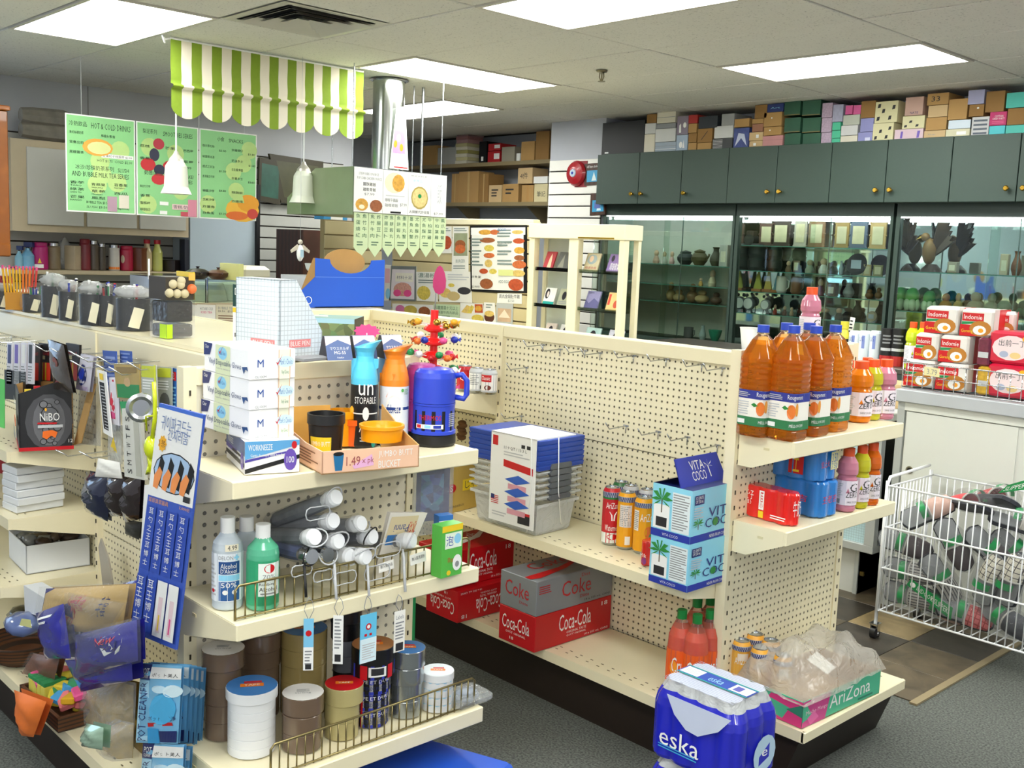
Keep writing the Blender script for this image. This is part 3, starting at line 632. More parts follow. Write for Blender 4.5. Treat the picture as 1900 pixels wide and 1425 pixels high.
# vacuum flasks
def flask(u, v, w, vt, m, label, full=True):
    p = uz(u, v, Z1); D_ = (p-CAM).dot(_F); r = w/FPX*D_/2; h = hz(p, vt)-Z1; ac = tocam(p)
    q = MB(); q.lathe([(r*.97, .0), (r, .006), (r, h*.14), (r*.93, h*.15)], BLACK, 24); o = q.thing('vacuum_flask', label, 'thermos', 'vacuum flasks', (p.x, p.y, Z1), ac)
    MB().lathe([(r*.99, h*.15), (r*.99, h*.19), (r*.93, h*.2), (r*.93, h*.52), (r*.95, h*.525), (r*.95, h*.55)], m, 24).part('body', o)
    MB().lathe([(r*.94, h*.555), (r*.93, h*.88), (r*.88, h*.95), (r*.76, h*.99), (r*.5, h)], m, 24, capb=False).part('cup_lid', o)
    MB().tube([(0, r*.9, h*.9), (0, r*1.2, h*.92), (0, r*1.42, h*.84), (0, r*1.42, h*.66), (0, r*1.3, h*.6), (0, r*.92, h*.62)], r*.13, m, 8).part('handle', o)
    if full: MB().prints([('r','c',0,0,1,1,BLACK),('t','c',.25,.55,.62,.8,'THERMOS',RED),('r','c',.2,.12,.66,.34,WHITE),('r','c',.22,.15,.3,.31,RED),('r','c',.36,.15,.46,.31,SKY),('r','c',.5,.15,.62,.31,BLUE),('l','c',.76,.2,.95,.9,7,LGREY)], {'c': cface(r*.93, h*.2, h*.46, 0, 3.0)}).part('label', o)
    return o
flask(779, 818, 62, 674, mat('a33a86', .4), 'pinkish purple flask hidden behind the blue flask', False)
flask(803, 822, 84, 682, mat('3048c8', .3), 'blue vacuum flask with black label and base, at the shelf end')
# red pagoda lollipop stand
p = uz(800, 801, Z1); t = empty('lollipop_stand', 'red plastic pagoda lollipop stand with colourful lollipops and a foil sign', 'stand', None, (p.x, p.y, Z1))
RP = mat('e81c1c', .35); hh = hz(p, 575)-Z1; q = MB(); q.cyl((0, 0, 0), (0, 0, hh), .012, RP, 10); prof = []
for k in range(7): zk = hh*(.16+.11*k); rr = .05-.003*k; q.lathe([(.018, zk), (rr, zk+.006), (rr*1.02, zk+.012), (.02, zk+.024)], RP, 8, smooth=False)
q.lathe([(.05, 0), (.05, .01), (.02, .02)], RP, 8); q.lathe([(.014, hh*.88), (.006, hh)], RP, 8); q.part('pagoda', t)
cc = [GOLD, GOLD, mat('e0a020', .3), GOLD, GOLD, GOLD, RED, WHITE, BLUE, mat('e8762a', .3), GREEN, PINK]
for i in range(42):
    a = i*2.4; k = i//9; zz = hh*(.88-.13*k)+.006*(i % 3); m = cc[i % 6] if k == 0 else cc[6+(i*5) % 6]; rr = .058+.006*((i*7) % 3)
    q = MB(); q.sphere((rr*math.cos(a), rr*math.sin(a), zz), .0125, m, rz=.011, n=8, k=5); q.cyl((.02*math.cos(a), .02*math.sin(a), zz-.01), (rr*math.cos(a), rr*math.sin(a), zz), .0015, WHITE, 4)
    q.add([(rr*1.15*math.cos(a), rr*1.15*math.sin(a), zz), (rr*1.15*math.cos(a)+.012*math.cos(a+.6), rr*1.15*math.sin(a)+.012*math.sin(a+.6), zz+.009), (rr*1.15*math.cos(a)+.012*math.cos(a-.6), rr*1.15*math.sin(a)+.012*math.sin(a-.6), zz-.006)], [(0, 1, 2)], m); q.part('lollipop', t)
s = hz(p, 500)-Z1; q = MB(); q.tube([(0, 0, hh-.01), (.0, .002, hh+.06), (.0, .004, s*.98)], .0018, GREY, 5)
n = 12; V = [(.0, .012+.02*math.cos(2*math.pi*k/n)*(1-.25*math.sin(2*math.pi*k/n)), (hh+s)/2+.03+(s-hh)*.36*math.sin(2*math.pi*k/n)) for k in range(n)]
q.prism([(v[1], v[2]) for v in V], 'x', -.003, .003, mat('a8285c', .25, .3)); o = q.part('foil_sign', t); o.rotation_euler = (0, 0, -.75)
MB().add([(-.02, -.03, hh*.12), (.05, .02, hh*.1), (.03, .04, hh*.3), (-.0, 0, hh*.36)], [(0, 1, 2, 3)], PAPER).part('paper_tag', t)
# ---------------------------------------------------------------- on the top board
def slopefile(c, l, r, vt, vt2, z, m, label, prints):
    loc, dm, rz = boxdims(c, l, r, vt, z); w, d, h = dm
    q = MB(); T_ = .004; poly = [(-d/2, 0), (d/2, 0), (d/2, h*.33), (-d/2+d*.37, h), (-d/2, h)]
    for x in (-w/2, w/2-T_): q.prism(poly, 'x', x, x+T_, m)
    q.box(-w/2, w/2, -d/2, -d/2+T_, 0, h, m); q.box(-w/2, w/2, -d/2, d/2, 0, T_, m); q.box(-w/2, w/2, -d/2, -d/2+d*.37, h-T_, h, m); q.box(-w/2, w/2, d/2-T_, d/2, 0, h*.33, m)
    o = q.thing('magazine_file', label, 'magazine file', None, loc, rz); MB().prints(prints, faces(w, d, h)).part('printing', o); return o
PR = mat('e88a8a', .5)
slopefile((518, 668), (470, 655), (597, 661), 519, 610, ZT, mat('dfe9ef', .6, noise=.03, kind='grid'), 'white checked cardboard magazine file printed BLUE PEN', [('r','f',.35,.12,.9,.24,PR),('t','f',.4,.14,.85,.22,'BLUE PEN',WHITE),('r','r',.22,.14,.72,.24,PR),('t','r',.25,.16,.69,.22,'BLUE PEN',WHITE)])
boxpx('pencil_carton', 'tall white pencil carton with dark green top beside the magazine file', 'box', None, (470, 640), (449, 634), (486, 639), 530, ZT, WHITE, [('r','f',0,.62,1,1,mat('17403c')),('r','f',0,.52,1,.6,YEL),('t','f',.1,.82,1,.94,'DIXON',WHITE),('p','f',[(.3,.45),(.9,.2),(.7,.25),(.35,.5)],BLACK),('t','f',.1,.1,.45,.17,'12',BLACK)])
def tent(x0, x1, v, vt, label):
    a = uz(x0, v, ZT); b_ = uz(x1, v-1, ZT); L = (b_-a).length; rz = math.atan2(b_.y-a.y, b_.x-a.x)-math.pi/2; h = hz(a, vt)-ZT; w = .075
    q = MB(); q.prism([(0, 0), (-.03, h), (-.045, h), (-w, 0)], 'y', L*.02, L*.98, mat('5c6f9c', .45), mat('2b2b34', .5)); o = q.thing('price_tent', label, 'box', 'small tent shaped cartons', (a.x, a.y, ZT), rz)
    f = {'r': lambda u, v_, off: Vector((-.03*v_+off, L*(.02+.96*u), h*v_+off*.3))}
    MB().prints([('p','r',[(0,.6),(.5,.85),(1,.62),(1,1),(0,1)],mat('ecd9dc')),('t','r',.15,.42,.9,.56,'マウスホルダ',WHITE),('t','r',.3,.25,.75,.38,'MG-55',WHITE),('t','r',.4,.08,.65,.14,'lab',WHITE)], f).part('printing', o); return o
tent(607, 656, 669, 626, 'blue grey tent carton beside the white magazine file'); tent(660, 702, 667, 625, 'tent carton behind the cyan capped spray'); tent(714, 752, 666, 624, 'tent carton behind the orange capped spray')
p = uz(575, 668, ZT); MB().bbox(-.03, .03, -.05, .05, 0, .01, GREY, .002).thing('loose_packet', 'flat grey packet lying on the board before the tent carton', 'packet', None, (p.x, p.y, ZT), .2)
boxpx('picture_box', 'carton printed with green village houses, on the near board', 'box', None, (657, 628), (600, 614), (674, 620), 592, ZT, mat('8ab0a8', .5), [('r','f',0,0,1,1,mat('7d8f5e',.5,kind='print')),('r','f',0,.75,1,1,mat('9cc4d8')),('r','r',0,0,1,1,mat('3c3426'))], dim=(None, None, .065))
p = uz(608, 622, ZT); q = MB(); q.box(-.06, .0, -.001, .001, 0, .07, PAPER); o = q.thing('price_card', 'cream printed card leaning by the houses carton', 'card', None, (p.x, p.y, ZT), .75); MB().prints([('l','f',.1,.1,.9,.9,6,LGREY)], {'f': lambda u, v, off: Vector((-.06+.06*u, -.001-off, .07*v))}).part('printing', o)
p = uz(680, 655, ZT); q = MB(); n = 22; q.prism([((.034 if k % 2 else .028)*math.cos(2*math.pi*k/n)*1.2, .065+(.022 if k % 2 else .017)*math.sin(2*math.pi*k/n)) for k in range(n)], 'y', -.001, .001, PINK); q.cyl((0, 0, 0), (0, 0, .06), .002, WHITE, 5); q.thing('price_burst', 'bright pink starburst price tag standing behind the tent cartons', 'tag', None, (p.x, p.y, ZT), .75)
# flat tins of pens, pen cups, pencils along the board
def clearbox(c, w, d, h, label, m, cat='container', lab=None):
    p = uz(*c, ZT); q = MB(); q.bbox(-w/2+.004, w/2-.004, -d/2+.004, d/2-.004, .003, h*.93, m, .004); o = q.thing('clear_tub', label, cat, 'black filled clear tubs', (p.x, p.y, ZT), .1)
    MB().box(-w/2, w/2, -d/2, d/2, 0, h, mat('ffffff', .05, kind='film3')).part('tub', o)
    if lab: MB().prints(lab, faces(w, d, h)).part('label', o)
    return o
DK = mat('101014', .15, noise=.6, sc=60, bump=.4)
clearbox((320, 625), .10, .10, .047, 'lower clear tub of black elastics with a lime sticker', DK, lab=[('r','f',.6,0,1,.95,mat('b8e020')),('r','r',0,0,.2,.95,mat('b8e020'))])
p0_ = uz(320, 625, ZT); q = MB(); q.bbox(-.046, .046, -.046, .046, .003, .07, DK, .004); o = q.thing('clear_tub', 'upper clear tub of black elastics below the ball box', 'container', 'black filled clear tubs', (p0_.x, p0_.y, ZT+.048), .1); MB().box(-.05, .05, -.05, .05, 0, .073, FILM3).part('tub', o)
zb2 = ZT+.122; q = MB(); q.box(-.055, .055, -.05, .05, 0, .072, mat('3a3228', .6)); q.box(-.055, .055, .046, .05, .0, .088, YEL); o = q.thing('ball_box', 'box of pale speckled balls with a yellow flap', 'box', None, (p0_.x-.004, p0_.y, zb2), .05)
mb = mat('c9bd9a', .7, bump=.3)
for i, (x, z) in enumerate(((-.038, .022), (-.012, .02), (-.026, .05), (.0, .048), (.014, .02), (.002, .06))): MB().sphere((.056, x+.0, z), .0145, mb, n=10, k=7).part('ball', o)
MB().sphere((.058, .038, .035), .016, mat('e4703a', .5), n=10, k=7).part('ball', o, 'orange ball'); MB().box(.056, .058, .028, .05, .062, .085, mat('f0b050')).part('label', o)
MB().box(-.06, -.057, -.05, -.045, .06, .125, WHITE).part('flap', o)
BAGK = mat('1e2023', .35, noise=.3, sc=30)
def bagcup(c, w, vt, label, fill, inner=BAGK):
    """black wire pen cup in a clear bag, pens sticking up"""
    p = uz(*c, ZT); D_ = (p-CAM).dot(_F); r = w/FPX*D_/2; h = hz(p, vt)-ZT
    q = MB(); r *= 1.12; q.lathe([(r*.86, 0), (r*.88, h*.72), (r*.8, h*.72), (r*.78, .01), (.001, .01)], inner, 14, capt=False); o = q.thing('pen_cup', label, 'pen cup', 'bagged black pen cups on the board', (p.x, p.y, ZT), tocam(p))
    g = MB(); seed = R.random()*9
    g.lathe([(r*.95, 0), (r*1.08, h*.3), (r*1.0, h*.75), (r*1.12, h*.86), (r*.9, h*.95), (r*.5, h)], FILM3, 11, smooth=False, capt=True); g.part('plastic_bag', o)
    if fill < 6: cb = MB(); cb.sphere((0, 0, h*.86), r*.85, FILM2, rz=h*.16, n=9, k=6, jit=.22); cb.part('crumpled_film', o)
    MB().add([(r*1.1, -r*.3, h*.1), (r*1.12, r*.2, h*.05), (r*1.14, r*.45, h*.5), (r*1.1, -r*.02, h*.55)], [(0, 1, 2, 3)], mat('e8e2c4', .6)).part('paper_tag', o)
    for i in range(fill):
        a = R.uniform(0, 6.3); rr = R.uniform(0, r*.6); m = R.choice([WHITE, BLUE, WHITE, RED, BLACK, WHITE, GREEN]); hh = h*R.uniform(.86, 1.03)
        k = MB(); k.cyl((rr*.6*math.cos(a), rr*.6*math.sin(a), h*.1), (rr*math.cos(a)*1.2, rr*math.sin(a)*1.2, hh), .0042, m, 6); k.cyl((rr*math.cos(a)*1.2, rr*math.sin(a)*1.2, hh), (rr*math.cos(a)*1.2, rr*math.sin(a)*1.2, hh+.004), .0048, R.choice([BLUE, BLACK, RED, WHITE]), 6); k.part('pen', o)
    return o
bagcup((250, 611), 68, 531, 'rightmost bagged black pen cup with yellowish contents', 4); bagcup((202, 604), 34, 526, 'bagged pen cup with bright pens poking out', 9); bagcup((172, 602), 48, 523, 'bagged black wire pen cup, second large one from the right', 5)
bagcup((128, 594), 36, 520, 'bagged pen cup left of the two large ones', 4); bagcup((100, 588), 44, 508, 'white topped bagged pen cup in the middle of the row', 3); bagcup((64, 578), 42, 533, 'small bagged pen cup in front of the pencils', 7); bagcup((8, 572), 42, 526, 'pen cup at the left edge of the picture', 4)
p = uz(103, 560, ZT); zt_ = hz(p, 512); V = MB(); V.sphere((0, 0, 0), .035, FILM2, ry=.05, rz=.03, n=9, k=6, jit=.25); V.thing('crumpled_bag', 'crumpled clear plastic bag on top of the pen cups', 'plastic bag', None, (p.x, p.y, zt_-.05))
# pencils standing in a tub
p = uz(38, 574, ZT); t = empty('pencil_tub', 'orange tub packed with yellow and orange pencils at the left', 'pencil tub', None, (p.x, p.y, ZT), tocam(p)-math.pi/2+math.pi)
MB().box(-.055, .055, -.03, .03, 0, .07, mat('c98a18', .4)).part('tub', t)
for i in range(22):
    x = -.05+.1*(i % 11)/10; y = -.015+.03*(i//11); m = [mat('e8b21c', .4), mat('e8b21c', .4), mat('e87a20', .4), mat('c8382a', .4)][(i % 11)//3]; q = MB(); q.cyl((x, y, .01), (x*1.25, y, .165+.006*math.sin(i*3)), .0042, m, 6); q.cyl((x*1.25, y, .165+.006*math.sin(i*3)), (x*1.27, y, .172+.006*math.sin(i*3)), .0044, PINK, 6); q.part('pencil', t)
p = uz(20, 570, ZT); t = empty('marker_bundle', 'bundle of white capped red markers at the far left', 'markers', None, (p.x, p.y, ZT), 0)
for i in range(4): q = MB(); q.cyl((.004*i, -.01+.012*i, .0), (-.02+.004*i, -.035+.012*i, .13), .006, RED if i % 2 else mat('8a1a2a'), 8); q.cyl((-.02+.004*i, -.035+.012*i, .13), (-.025+.004*i, -.042+.012*i, .165), .0065, WHITE, 8); q.part('marker', t)
# ================================================================ near end unit, middle shelf
def bottle(u, vb, w, vt, z, prof, m, label, cat='bottle', grp=None, cap=None, lab=None, capprof=None, name='bottle', fill=None, ldims=(.1, .6, 2.4), rot=0, capr=.3, px=None, n=18):
    """prof: (r, h) fractions of radius and height; label band ldims = (h0, h1, span)"""
    p = px or uz(u, vb, z); D_ = (Vector(p)-CAM).dot(_F); r = w/FPX*D_/2 if px is None else w; h = (hz(p, vt)-z) if px is None else vt; ac = tocam(p)+rot
    q = MB(); q.lathe([(a*r, b*h) for a, b in prof], m, n); o = q.thing(name, label, cat, grp, (p[0], p[1], z), ac)
    top = prof[-1][1]*h
    if fill: f = MB(); f.lathe([(a*r*.96, max(.002, b*h)) for a, b in prof if b <= fill[1]], fill[0], n); f.part('liquid', o)
    if cap: c = MB(); cr = r*capr; c.lathe([(cr, top-.012), (cr, h), (cr*.9, h+.001)] if not capprof else [(a*r, b*h) for a, b in capprof], cap, 14); c.part('cap', o)
    if lab: rl = max(a for a, b in prof)*r*1.005; MB().prints(lab, {'c': cface(rl, ldims[0]*h, ldims[1]*h, 0, ldims[2])}).part('label', o)
    return o
ALC = [(.92, 0), (1, .02), (1, .66), (.93, .73), (.6, .80), (.46, .84), (.42, .88)]; FRO = mat('c3cdd4', .3, tr=.0, noise=.05)
bottle(422, 1124, 56, 959, Z2, ALC, FRO, 'frosted rubbing alcohol bottle with white cap and blue panel label', grp='rubbing alcohol bottles', cap=WHITE, capr=.48, ldims=(.1, .63, 2.9), lab=[('r','c',0,0,1,1,mat('e8eef4')),('r','c',.3,.02,.78,.42,mat('2a5c9a')),('r','c',.3,.44,.78,.56,SKY),('r','c',.3,.58,.78,.84,mat('1c4a86')),('t','c',.3,.88,.62,.96,'DELON',GREY),('p','c',[(.68,.86),(.72,.86),(.72,.98),(.68,.98)],SKY),('p','c',[(.64,.9),(.76,.9),(.76,.94),(.64,.94)],SKY),('t','c',.35,.7,.7,.8,'Alcohol',WHITE),('t','c',.35,.6,.7,.69,"D'Alcool",WHITE),('t','c',.36,.3,.7,.4,'50%',WHITE),('l','c',.05,.1,.25,.8,8,LGREY),('o','c',.15,.22,.05,.04,RED),('o','c',.45,.2,.06,.05,WHITE),('o','c',.65,.2,.06,.05,WHITE),('r','c',.45,1.06,.74,1.2,mat('f3ead0')),('t','c',.5,1.08,.7,1.18,'4.99',BLACK)])
bottle(457, 1100, 48, 958, Z2, ALC, FRO, 'frosted bottle half hidden behind the two front alcohol bottles', grp='rubbing alcohol bottles', cap=WHITE, capr=.55, ldims=(.2, .6, 2.2), lab=[('r','c',0,0,1,1,WHITE),('r','c',.5,0,1,.7,mat('5a9a6a'))])
bottle(487, 1124, 60, 972, Z2, ALC, mat('58b48e', .25, coat=.3), 'green rubbing alcohol bottle with a red dot label', grp='rubbing alcohol bottles', cap=WHITE, capr=.46, fill=(mat('1f9a68', .25), .70), ldims=(.06, .6, 2.6), lab=[('r','c',0,0,1,1,mat('2fa070')),('r','c',.4,.02,.95,.95,mat('e9f2ec')),('r','c',.4,.02,.95,.22,mat('1f8a5c')),('o','c',.66,.83,.13,.1,RED),('t','c',.5,.6,.8,.7,'70%',GREY),('t','c',.42,.44,.8,.52,'Rubbing',BLACK),('t','c',.42,.33,.86,.42,'Alcohol',BLACK),('l','c',.45,.24,.85,.31,1,GREY)])
UMX = Vector((.955, -.12, 0)).normalized(); SIL = mat('f2f4f6', .35); UG = [mat(x, .5, noise=.3, sc=40) for x in ('8e9298', '74787e', '96999d', '6a6a72', '9a5a60', '4a5680')]
UMB = [(617, 925, 0, 'topmost of the pile'), (612, 967, 0, 'under the topmost, left'), (663, 972, 2, 'right of the second row'), (578, 997, 1, 'leftmost of the third row'), (621, 1004, 2, 'middle of the third row'), (684, 996, 1, 'right of the third row'), (572, 1031, 5, 'with a chrome end at lower left'), (601, 1028, 3, 'next to the chrome ended one'), (641, 1031, 0, 'in the middle of the bottom row'), (672, 1032, 2, 'right of the bottom row middle'), (757, 1003, 1, 'lying apart at the right')]
for i, (u, v, c, lb) in enumerate(UMB):
    p = ux(u, v, 1.50-.012*(i % 3)); L = .265; rr = .0225; q = MB()
    ax = UMX; up = Vector((0, 0, 1)); n = 10; V = []; st = [(0, .012), (.02, rr*.95), (.1, rr*1.02), (.2, rr*.98), (.245, rr*.8)]
    tl = (.42, .3, .3, .22, .22, .22, .08, .08, .08, .08, .12)[i]; yw = (.0, -.05, .05, -.1, .02, .1, -.12, 0, .04, .1, .28)[i]
    o = empty('folding_umbrella', 'folding umbrella in a clear sleeve, %s' % lb, 'umbrella', 'folding umbrellas piled on the middle shelf', (p.x, p.y, p.z), (0, -tl, .12+yw)); UMO = globals().setdefault('UMO', []); UMO.append(o)
    q.M = Matrix.Rotation(math.pi/2, 4, 'Y'); q.lathe([(a_, -L+h_) for h_, a_ in st], UG[c], 10, smooth=False); q.part('canopy', o)
    e = MB(); e.M = q.M; m = CHROME if 'chrome' in lb else SIL; e.lathe([(rr*.8, -.03), (rr*1.0, -.012), (rr*1.0, .01), (rr*.85, .018)], m, 16); e.part('handle', o)
    s = MB(); s.M = q.M; s.lathe([(rr*1.05, -L-.015), (rr*1.2, -.15), (rr*1.18, -.02), (rr*1.3, .0)], FILM3, 9, smooth=False, capt=False); s.part('clear_sleeve', o)
    w = MB(); a0 = i*1.3; pts = [(.006+.02*math.sin(t*math.pi), rr*1.1*math.cos(a0+t*3.6)*(1+.5*t), rr*1.1*math.sin(a0+t*3.6)*(1-.1*t)) for t in [k/9 for k in range(10)]]
    w.tube(pts, .0022, BLACK if i in (6, 5) else LGREY, 5); w.part('wrist_strap', o)
q = MB(); 
def hangtag(u0, v0, v1, w, h, m, label, lines, tilt=0.):
    p = ux(u0, v1, 1.545); t0 = ux(u0, v0, 1.535); q = MB(); q.box(-.0008, .0008, -w/2, w/2, -h, 0, m); o = q.thing('swing_tag', label, 'tag', 'swing tags hanging from the umbrellas', (p.x, p.y, p.z), (0, 0, tilt))
    MB().prints(lines, {'r': lambda u, v, off: Vector((.0008+off, -w/2+w*u, -h+h*v))}).part('printing', o)
    s = MB(); d = t0.z-p.z; s.tube([(0, 0, -.004), (-.004, -.012, d*.4), (-.006, -.006, d*.8), (-.008, 0, d)], .001, GREY, 4).tube([(0, 0, -.004), (-.004, .012, d*.4), (-.006, .008, d*.8), (-.008, 0, d)], .001, GREY, 4); s.part('string', o); return o
hangtag(573, 1107, 1148, .025, .135, mat('7ec4e8', .4), 'blue and white swing tag, leftmost below the umbrellas', [('r','r',0,0,1,.45,WHITE),('o','r',.5,.72,.3,.06,RED),('l','r',.15,.1,.85,.4,5,GREY),('r','r',.2,.02,.8,.12,INK)], -.6)
hangtag(628, 1107, 1142, .026, .13, WHITE, 'white swing tag, second from the left', [('l','r',.15,.3,.85,.95,9,GREY),('r','r',.2,.05,.8,.2,INK)], -.75)
hangtag(684, 1105, 1139, .052, .132, mat('67c4ea', .4), 'wide pale blue swing tag with a red mark', [('r','r',0,0,1,.5,mat('dcf0f6')),('o','r',.5,.74,.17,.07,RED),('o','r',.5,.74,.1,.04,WHITE),('l','r',.12,.06,.9,.4,7,LGREY),('r','r',.25,.55,.4,.6,RED),('r','r',.55,.55,.7,.6,RED)])
hangtag(742, 1102, 1133, .036, .115, PAPER, 'grey and white swing tag, rightmost of the row', [('t','r',.15,.8,.85,.9,'Labels',GREY),('l','r',.1,.3,.9,.75,6,GREY),('r','r',.15,.03,.85,.22,INK)])
for u, v0, v1, m, lb in ((566, 1044, 1108, BLACK, 'black wrist cord draped over the wire fence'), (622, 1040, 1112, LGREY, 'grey wrist cord hanging in front of the fence, left'), (683, 1040, 1106, LGREY, 'grey wrist cord hanging in front of the fence, middle'), (750, 1020, 1098, LGREY, 'grey wrist cord hanging by the right fence')):
    a = ux(u-3, v0, 1.50); b_ = ux(u, v0+.5*(v1-v0), 1.527); c_ = ux(u+2, v1, 1.548); q = MB(); q.tube([(0, 0, 0), tuple((b_-a)*.6+Vector((.0, 0, .012))), tuple(b_-a), tuple(c_-a)], .004, m, 6); adopt(q.thing('wrist_cord', lb, 'cord', None, tuple(a)), UMO[{566: 6, 622: 7, 683: 9, 750: 10}[u]])
for i in range(6):
    u = (600, 640, 700, 560, 590, 720)[i]; v = (1068, 1072, 1062, 1058, 952, 1020)[i]; p = ux(u, v, 1.508); q = MB(); rr = .03+.006*(i % 3); q.tube([(0, rr*math.cos(a), rr*.55*math.sin(a)+.004*math.sin(3*a)) for a in [2*math.pi*k/14 for k in range(14)]], .0018, LGREY, 4, close=True); adopt(q.thing('wrist_loop', '-', 'cord', None, (p.x, p.y, p.z)), UMO[i+1])
# slanted bag, green box, paper tags
p = uz(770, 1075, Z2); q = MB(); q.add([(0, -.07, 0), (0, .03, 0), (.02, .1, .17), (.02, -.03, .19), (-.02, -.06, .0), (-.02, .03, 0), (.005, .095, .17), (.005, -.03, .19)], [(0, 1, 2, 3), (7, 6, 5, 4), (0, 4, 5, 1), (1, 5, 6, 2), (2, 6, 7, 3), (3, 7, 4, 0)], mat('e6e0d4', .4)); o = q.thing('sponge_packet', 'tilted clear packet with a red and blue printed header', 'packet', None, (p.x-.06, p.y-.03, Z2))
f = {'r': lambda u, v, off: Vector((.0+.02*v+off, -.07+.1*u+.06*v*.8, v*.175+.01*(1-u)))}
MB().prints([('r','r',.0,.62,.95,.95,mat('d9c8a0')),('r','r',.05,.5,.95,.66,mat('2f6fae')),('ti','r',.2,.7,.7,.82,'Panni',mat('2b4a8a')),('ti','r',.7,.62,.95,.86,'水切',RED)], f).part('printing', o); 
boxpx('wipe_box', 'green and yellow Japanese dehumidifier box at the right end of the middle shelf', 'box', None, (818, 1074), (800, 1067), (856, 1064), 978, Z2, mat('58b84a', .4), [('r','r',0,.88,1,1,YEL),('r','r',.15,.55,.95,.85,mat('e8f4e0')),('t','r',.2,.6,.55,.8,'泡',BLUE),('o','r',.75,.72,.17,.1,SKY),('t','r',.3,.25,.6,.38,'10 pcs',RED),('o','r',.75,.25,.22,.16,WHITE),('o','r',.75,.22,.1,.06,GREY),('o','r',.35,.08,.1,.05,YEL)])
boxpx('wipe_box', 'blue topped box behind the green dehumidifier box', 'box', None, (812, 1052), (800, 1047), (838, 1048), 958, Z2, mat('3a78c8', .4), [('r','r',0,.8,1,.9,WHITE)])
for u, v, w_, h_, lb in ((716, 1036, .05, .026, 'left white paper tag on the wire fence'), (775, 1020, .055, .03, 'middle white paper tag on the wire fence'), (829, 1008, .06, .03, 'right white paper tag on the wire fence')):
    p = ux(u, v+6, 1.506); q = MB(); q.box(0, .001, -w_/2, w_/2, -h_, 0, PAPER); o = q.thing('paper_tag', lb, 'tag', 'paper tags on the fence', (p.x, p.y, p.z), (.1, 0, 0)); MB().prints([('t','r',.1,.4,.9,.75,'新入荷商品' if u < 750 else '無人區洗潔粉',INK)], {'r': lambda a_, b_, off, w_=w_, h_=h_: Vector((.001+off, -w_/2+w_*a_, -h_+h_*b_))}).part('printing', o)
# ================================================================ near end unit, bottom shelf: tape
ORD = ['top', 'second from the top', 'third from the top', 'fourth from the top', 'fifth from the top', 'sixth from the top', 'seventh from the top', 'eighth from the top']
def roll(p, z, r, h, m, label, ri=.039, top=None, lab=None, grp='tape rolls', core=PAPER, rz=0):
    q = MB(); q.lathe([(ri, 0), (r-.001, 0), (r, .001), (r, h-.001), (r-.001, h), (ri, h)], m, 28, capb=False, capt=False)
    o = q.thing('tape_roll', label, 'tape roll', grp, (p[0], p[1], z), tocam(p)+rz)
    MB().lathe([(ri-.003, 0), (ri, 0), (ri, h), (ri-.003, h), (ri-.003, 0)], core, 20, capb=False, capt=False).part('core', o)
    if top: d = MB(); d.lathe([(.001, h+.0006), (r*.985, h+.0008)], top, 24, capb=False, capt=False); o2 = d.part('printed_disc', o)
    if top: MB().prints([('t','t',.25,.35,.75,.45,'strong',GREY),('l','t',.3,.5,.7,.7,3,GREY)] if top in (WHT,) else [('r','t',.2,.4,.8,.6,ORG),('r','t',.3,.62,.75,.74,RED),('t','t',.3,.45,.7,.55,'TAPE',WHITE)], {'t': lambda u, v, off: Vector(((v-.5)*-1.5*r, (u-.5)*1.5*r, h+.0005+off))}).part('printing', o)
    if lab: MB().prints(lab, {'c': cface(r, 0, h, 0, 3.0)}).part('label', o)
    return o
WHT = mat('f0eeea', .4)
def stack(u, vb, wpx, rolls, where, z=None, off=None):
    """rolls bottom-up: (h, m, dr, top, lab)"""
    p = uz(u, vb, Z3); D_ = (p-CAM).dot(_F); r0 = wpx/FPX*D_/2; z = Z3+.001; n = len(rolls)
    for k, (h, m, dr, top, lab, txt) in enumerate(rolls):
        j = (0, 0) if k < n-1 or not off else off
        roll((p.x+j[0]+.001*((k*3) % 3-1), p.y+j[1], 0), z, r0*dr, h, m, '%s tape roll, %s of %s' % (txt, ORD[n-1-k], where), top=top, lab=lab, ri=min(.039, r0*.62)); z += h+.0004
BT = mat('6b5848', .25, coat=.5, noise=.05); TT = mat('a08c58', .2, coat=.5, noise=.08); CL = mat('b3a772', .2, coat=.5, noise=.06); WT = mat('e2e4e6', .3, noise=.03); SV = mat('aab0b4', .22, .85, .05); GD = mat('6c7079', .4, .2); BB = mat('141416', .3)
h = .048
stack(414, 1362, 72, [(h, BT, .93, None, None, 'brown')]*4+[(h, BT, 1.08, WHT, None, 'brown')], 'the leftmost stack')
stack(482, 1322, 74, [(h, BT, .95, None, None, 'brown')]*3+[(h, BT, 1, None, None, 'brown')]+[(h, BT, 1.04, WHT, None, 'brown')], 'the second stack from the left')
BD = mat('3f7dc0', .25)
stack(467, 1390, 92, [(.024, WT, .94, None, None, 'thin white')]*6+[(.028, WT, 1.02, BD, None, 'white blue topped')], 'the short white stack')
stack(560, 1384, 74, [(h, BT, .98, None, None, 'brown'), (h, BT, .98, None, None, 'brown'), (h, BT, 1.04, WHT, None, 'brown')], 'the short brown stack', off=(-.006, .006))
stack(563, 1316, 84, [(h, TT, 1, None, None, 'tan')]*4+[(h, TT, 1, BD, None, 'tan')], 'the tan stack at the back')
stack(634, 1362, 66, [(h, CL, .95, None, None, 'clear yellowish'), (h, CL, .98, None, None, 'clear yellowish'), (h, CL, 1.08, RED, None, 'clear yellowish')], 'the stack before the blue label rolls', off=(.003, .004))
stack(640, 1300, 46, [(h, BB, 1, None, None, 'grey')]*2+[(h, GD, 1, None, None, 'grey'), (h, GD, 1, None, None, 'grey'), (h, BB, 1.2, None, None, 'black'), (.04, BB, 1.25, None, None, 'black')], 'the narrow grey and black stack')
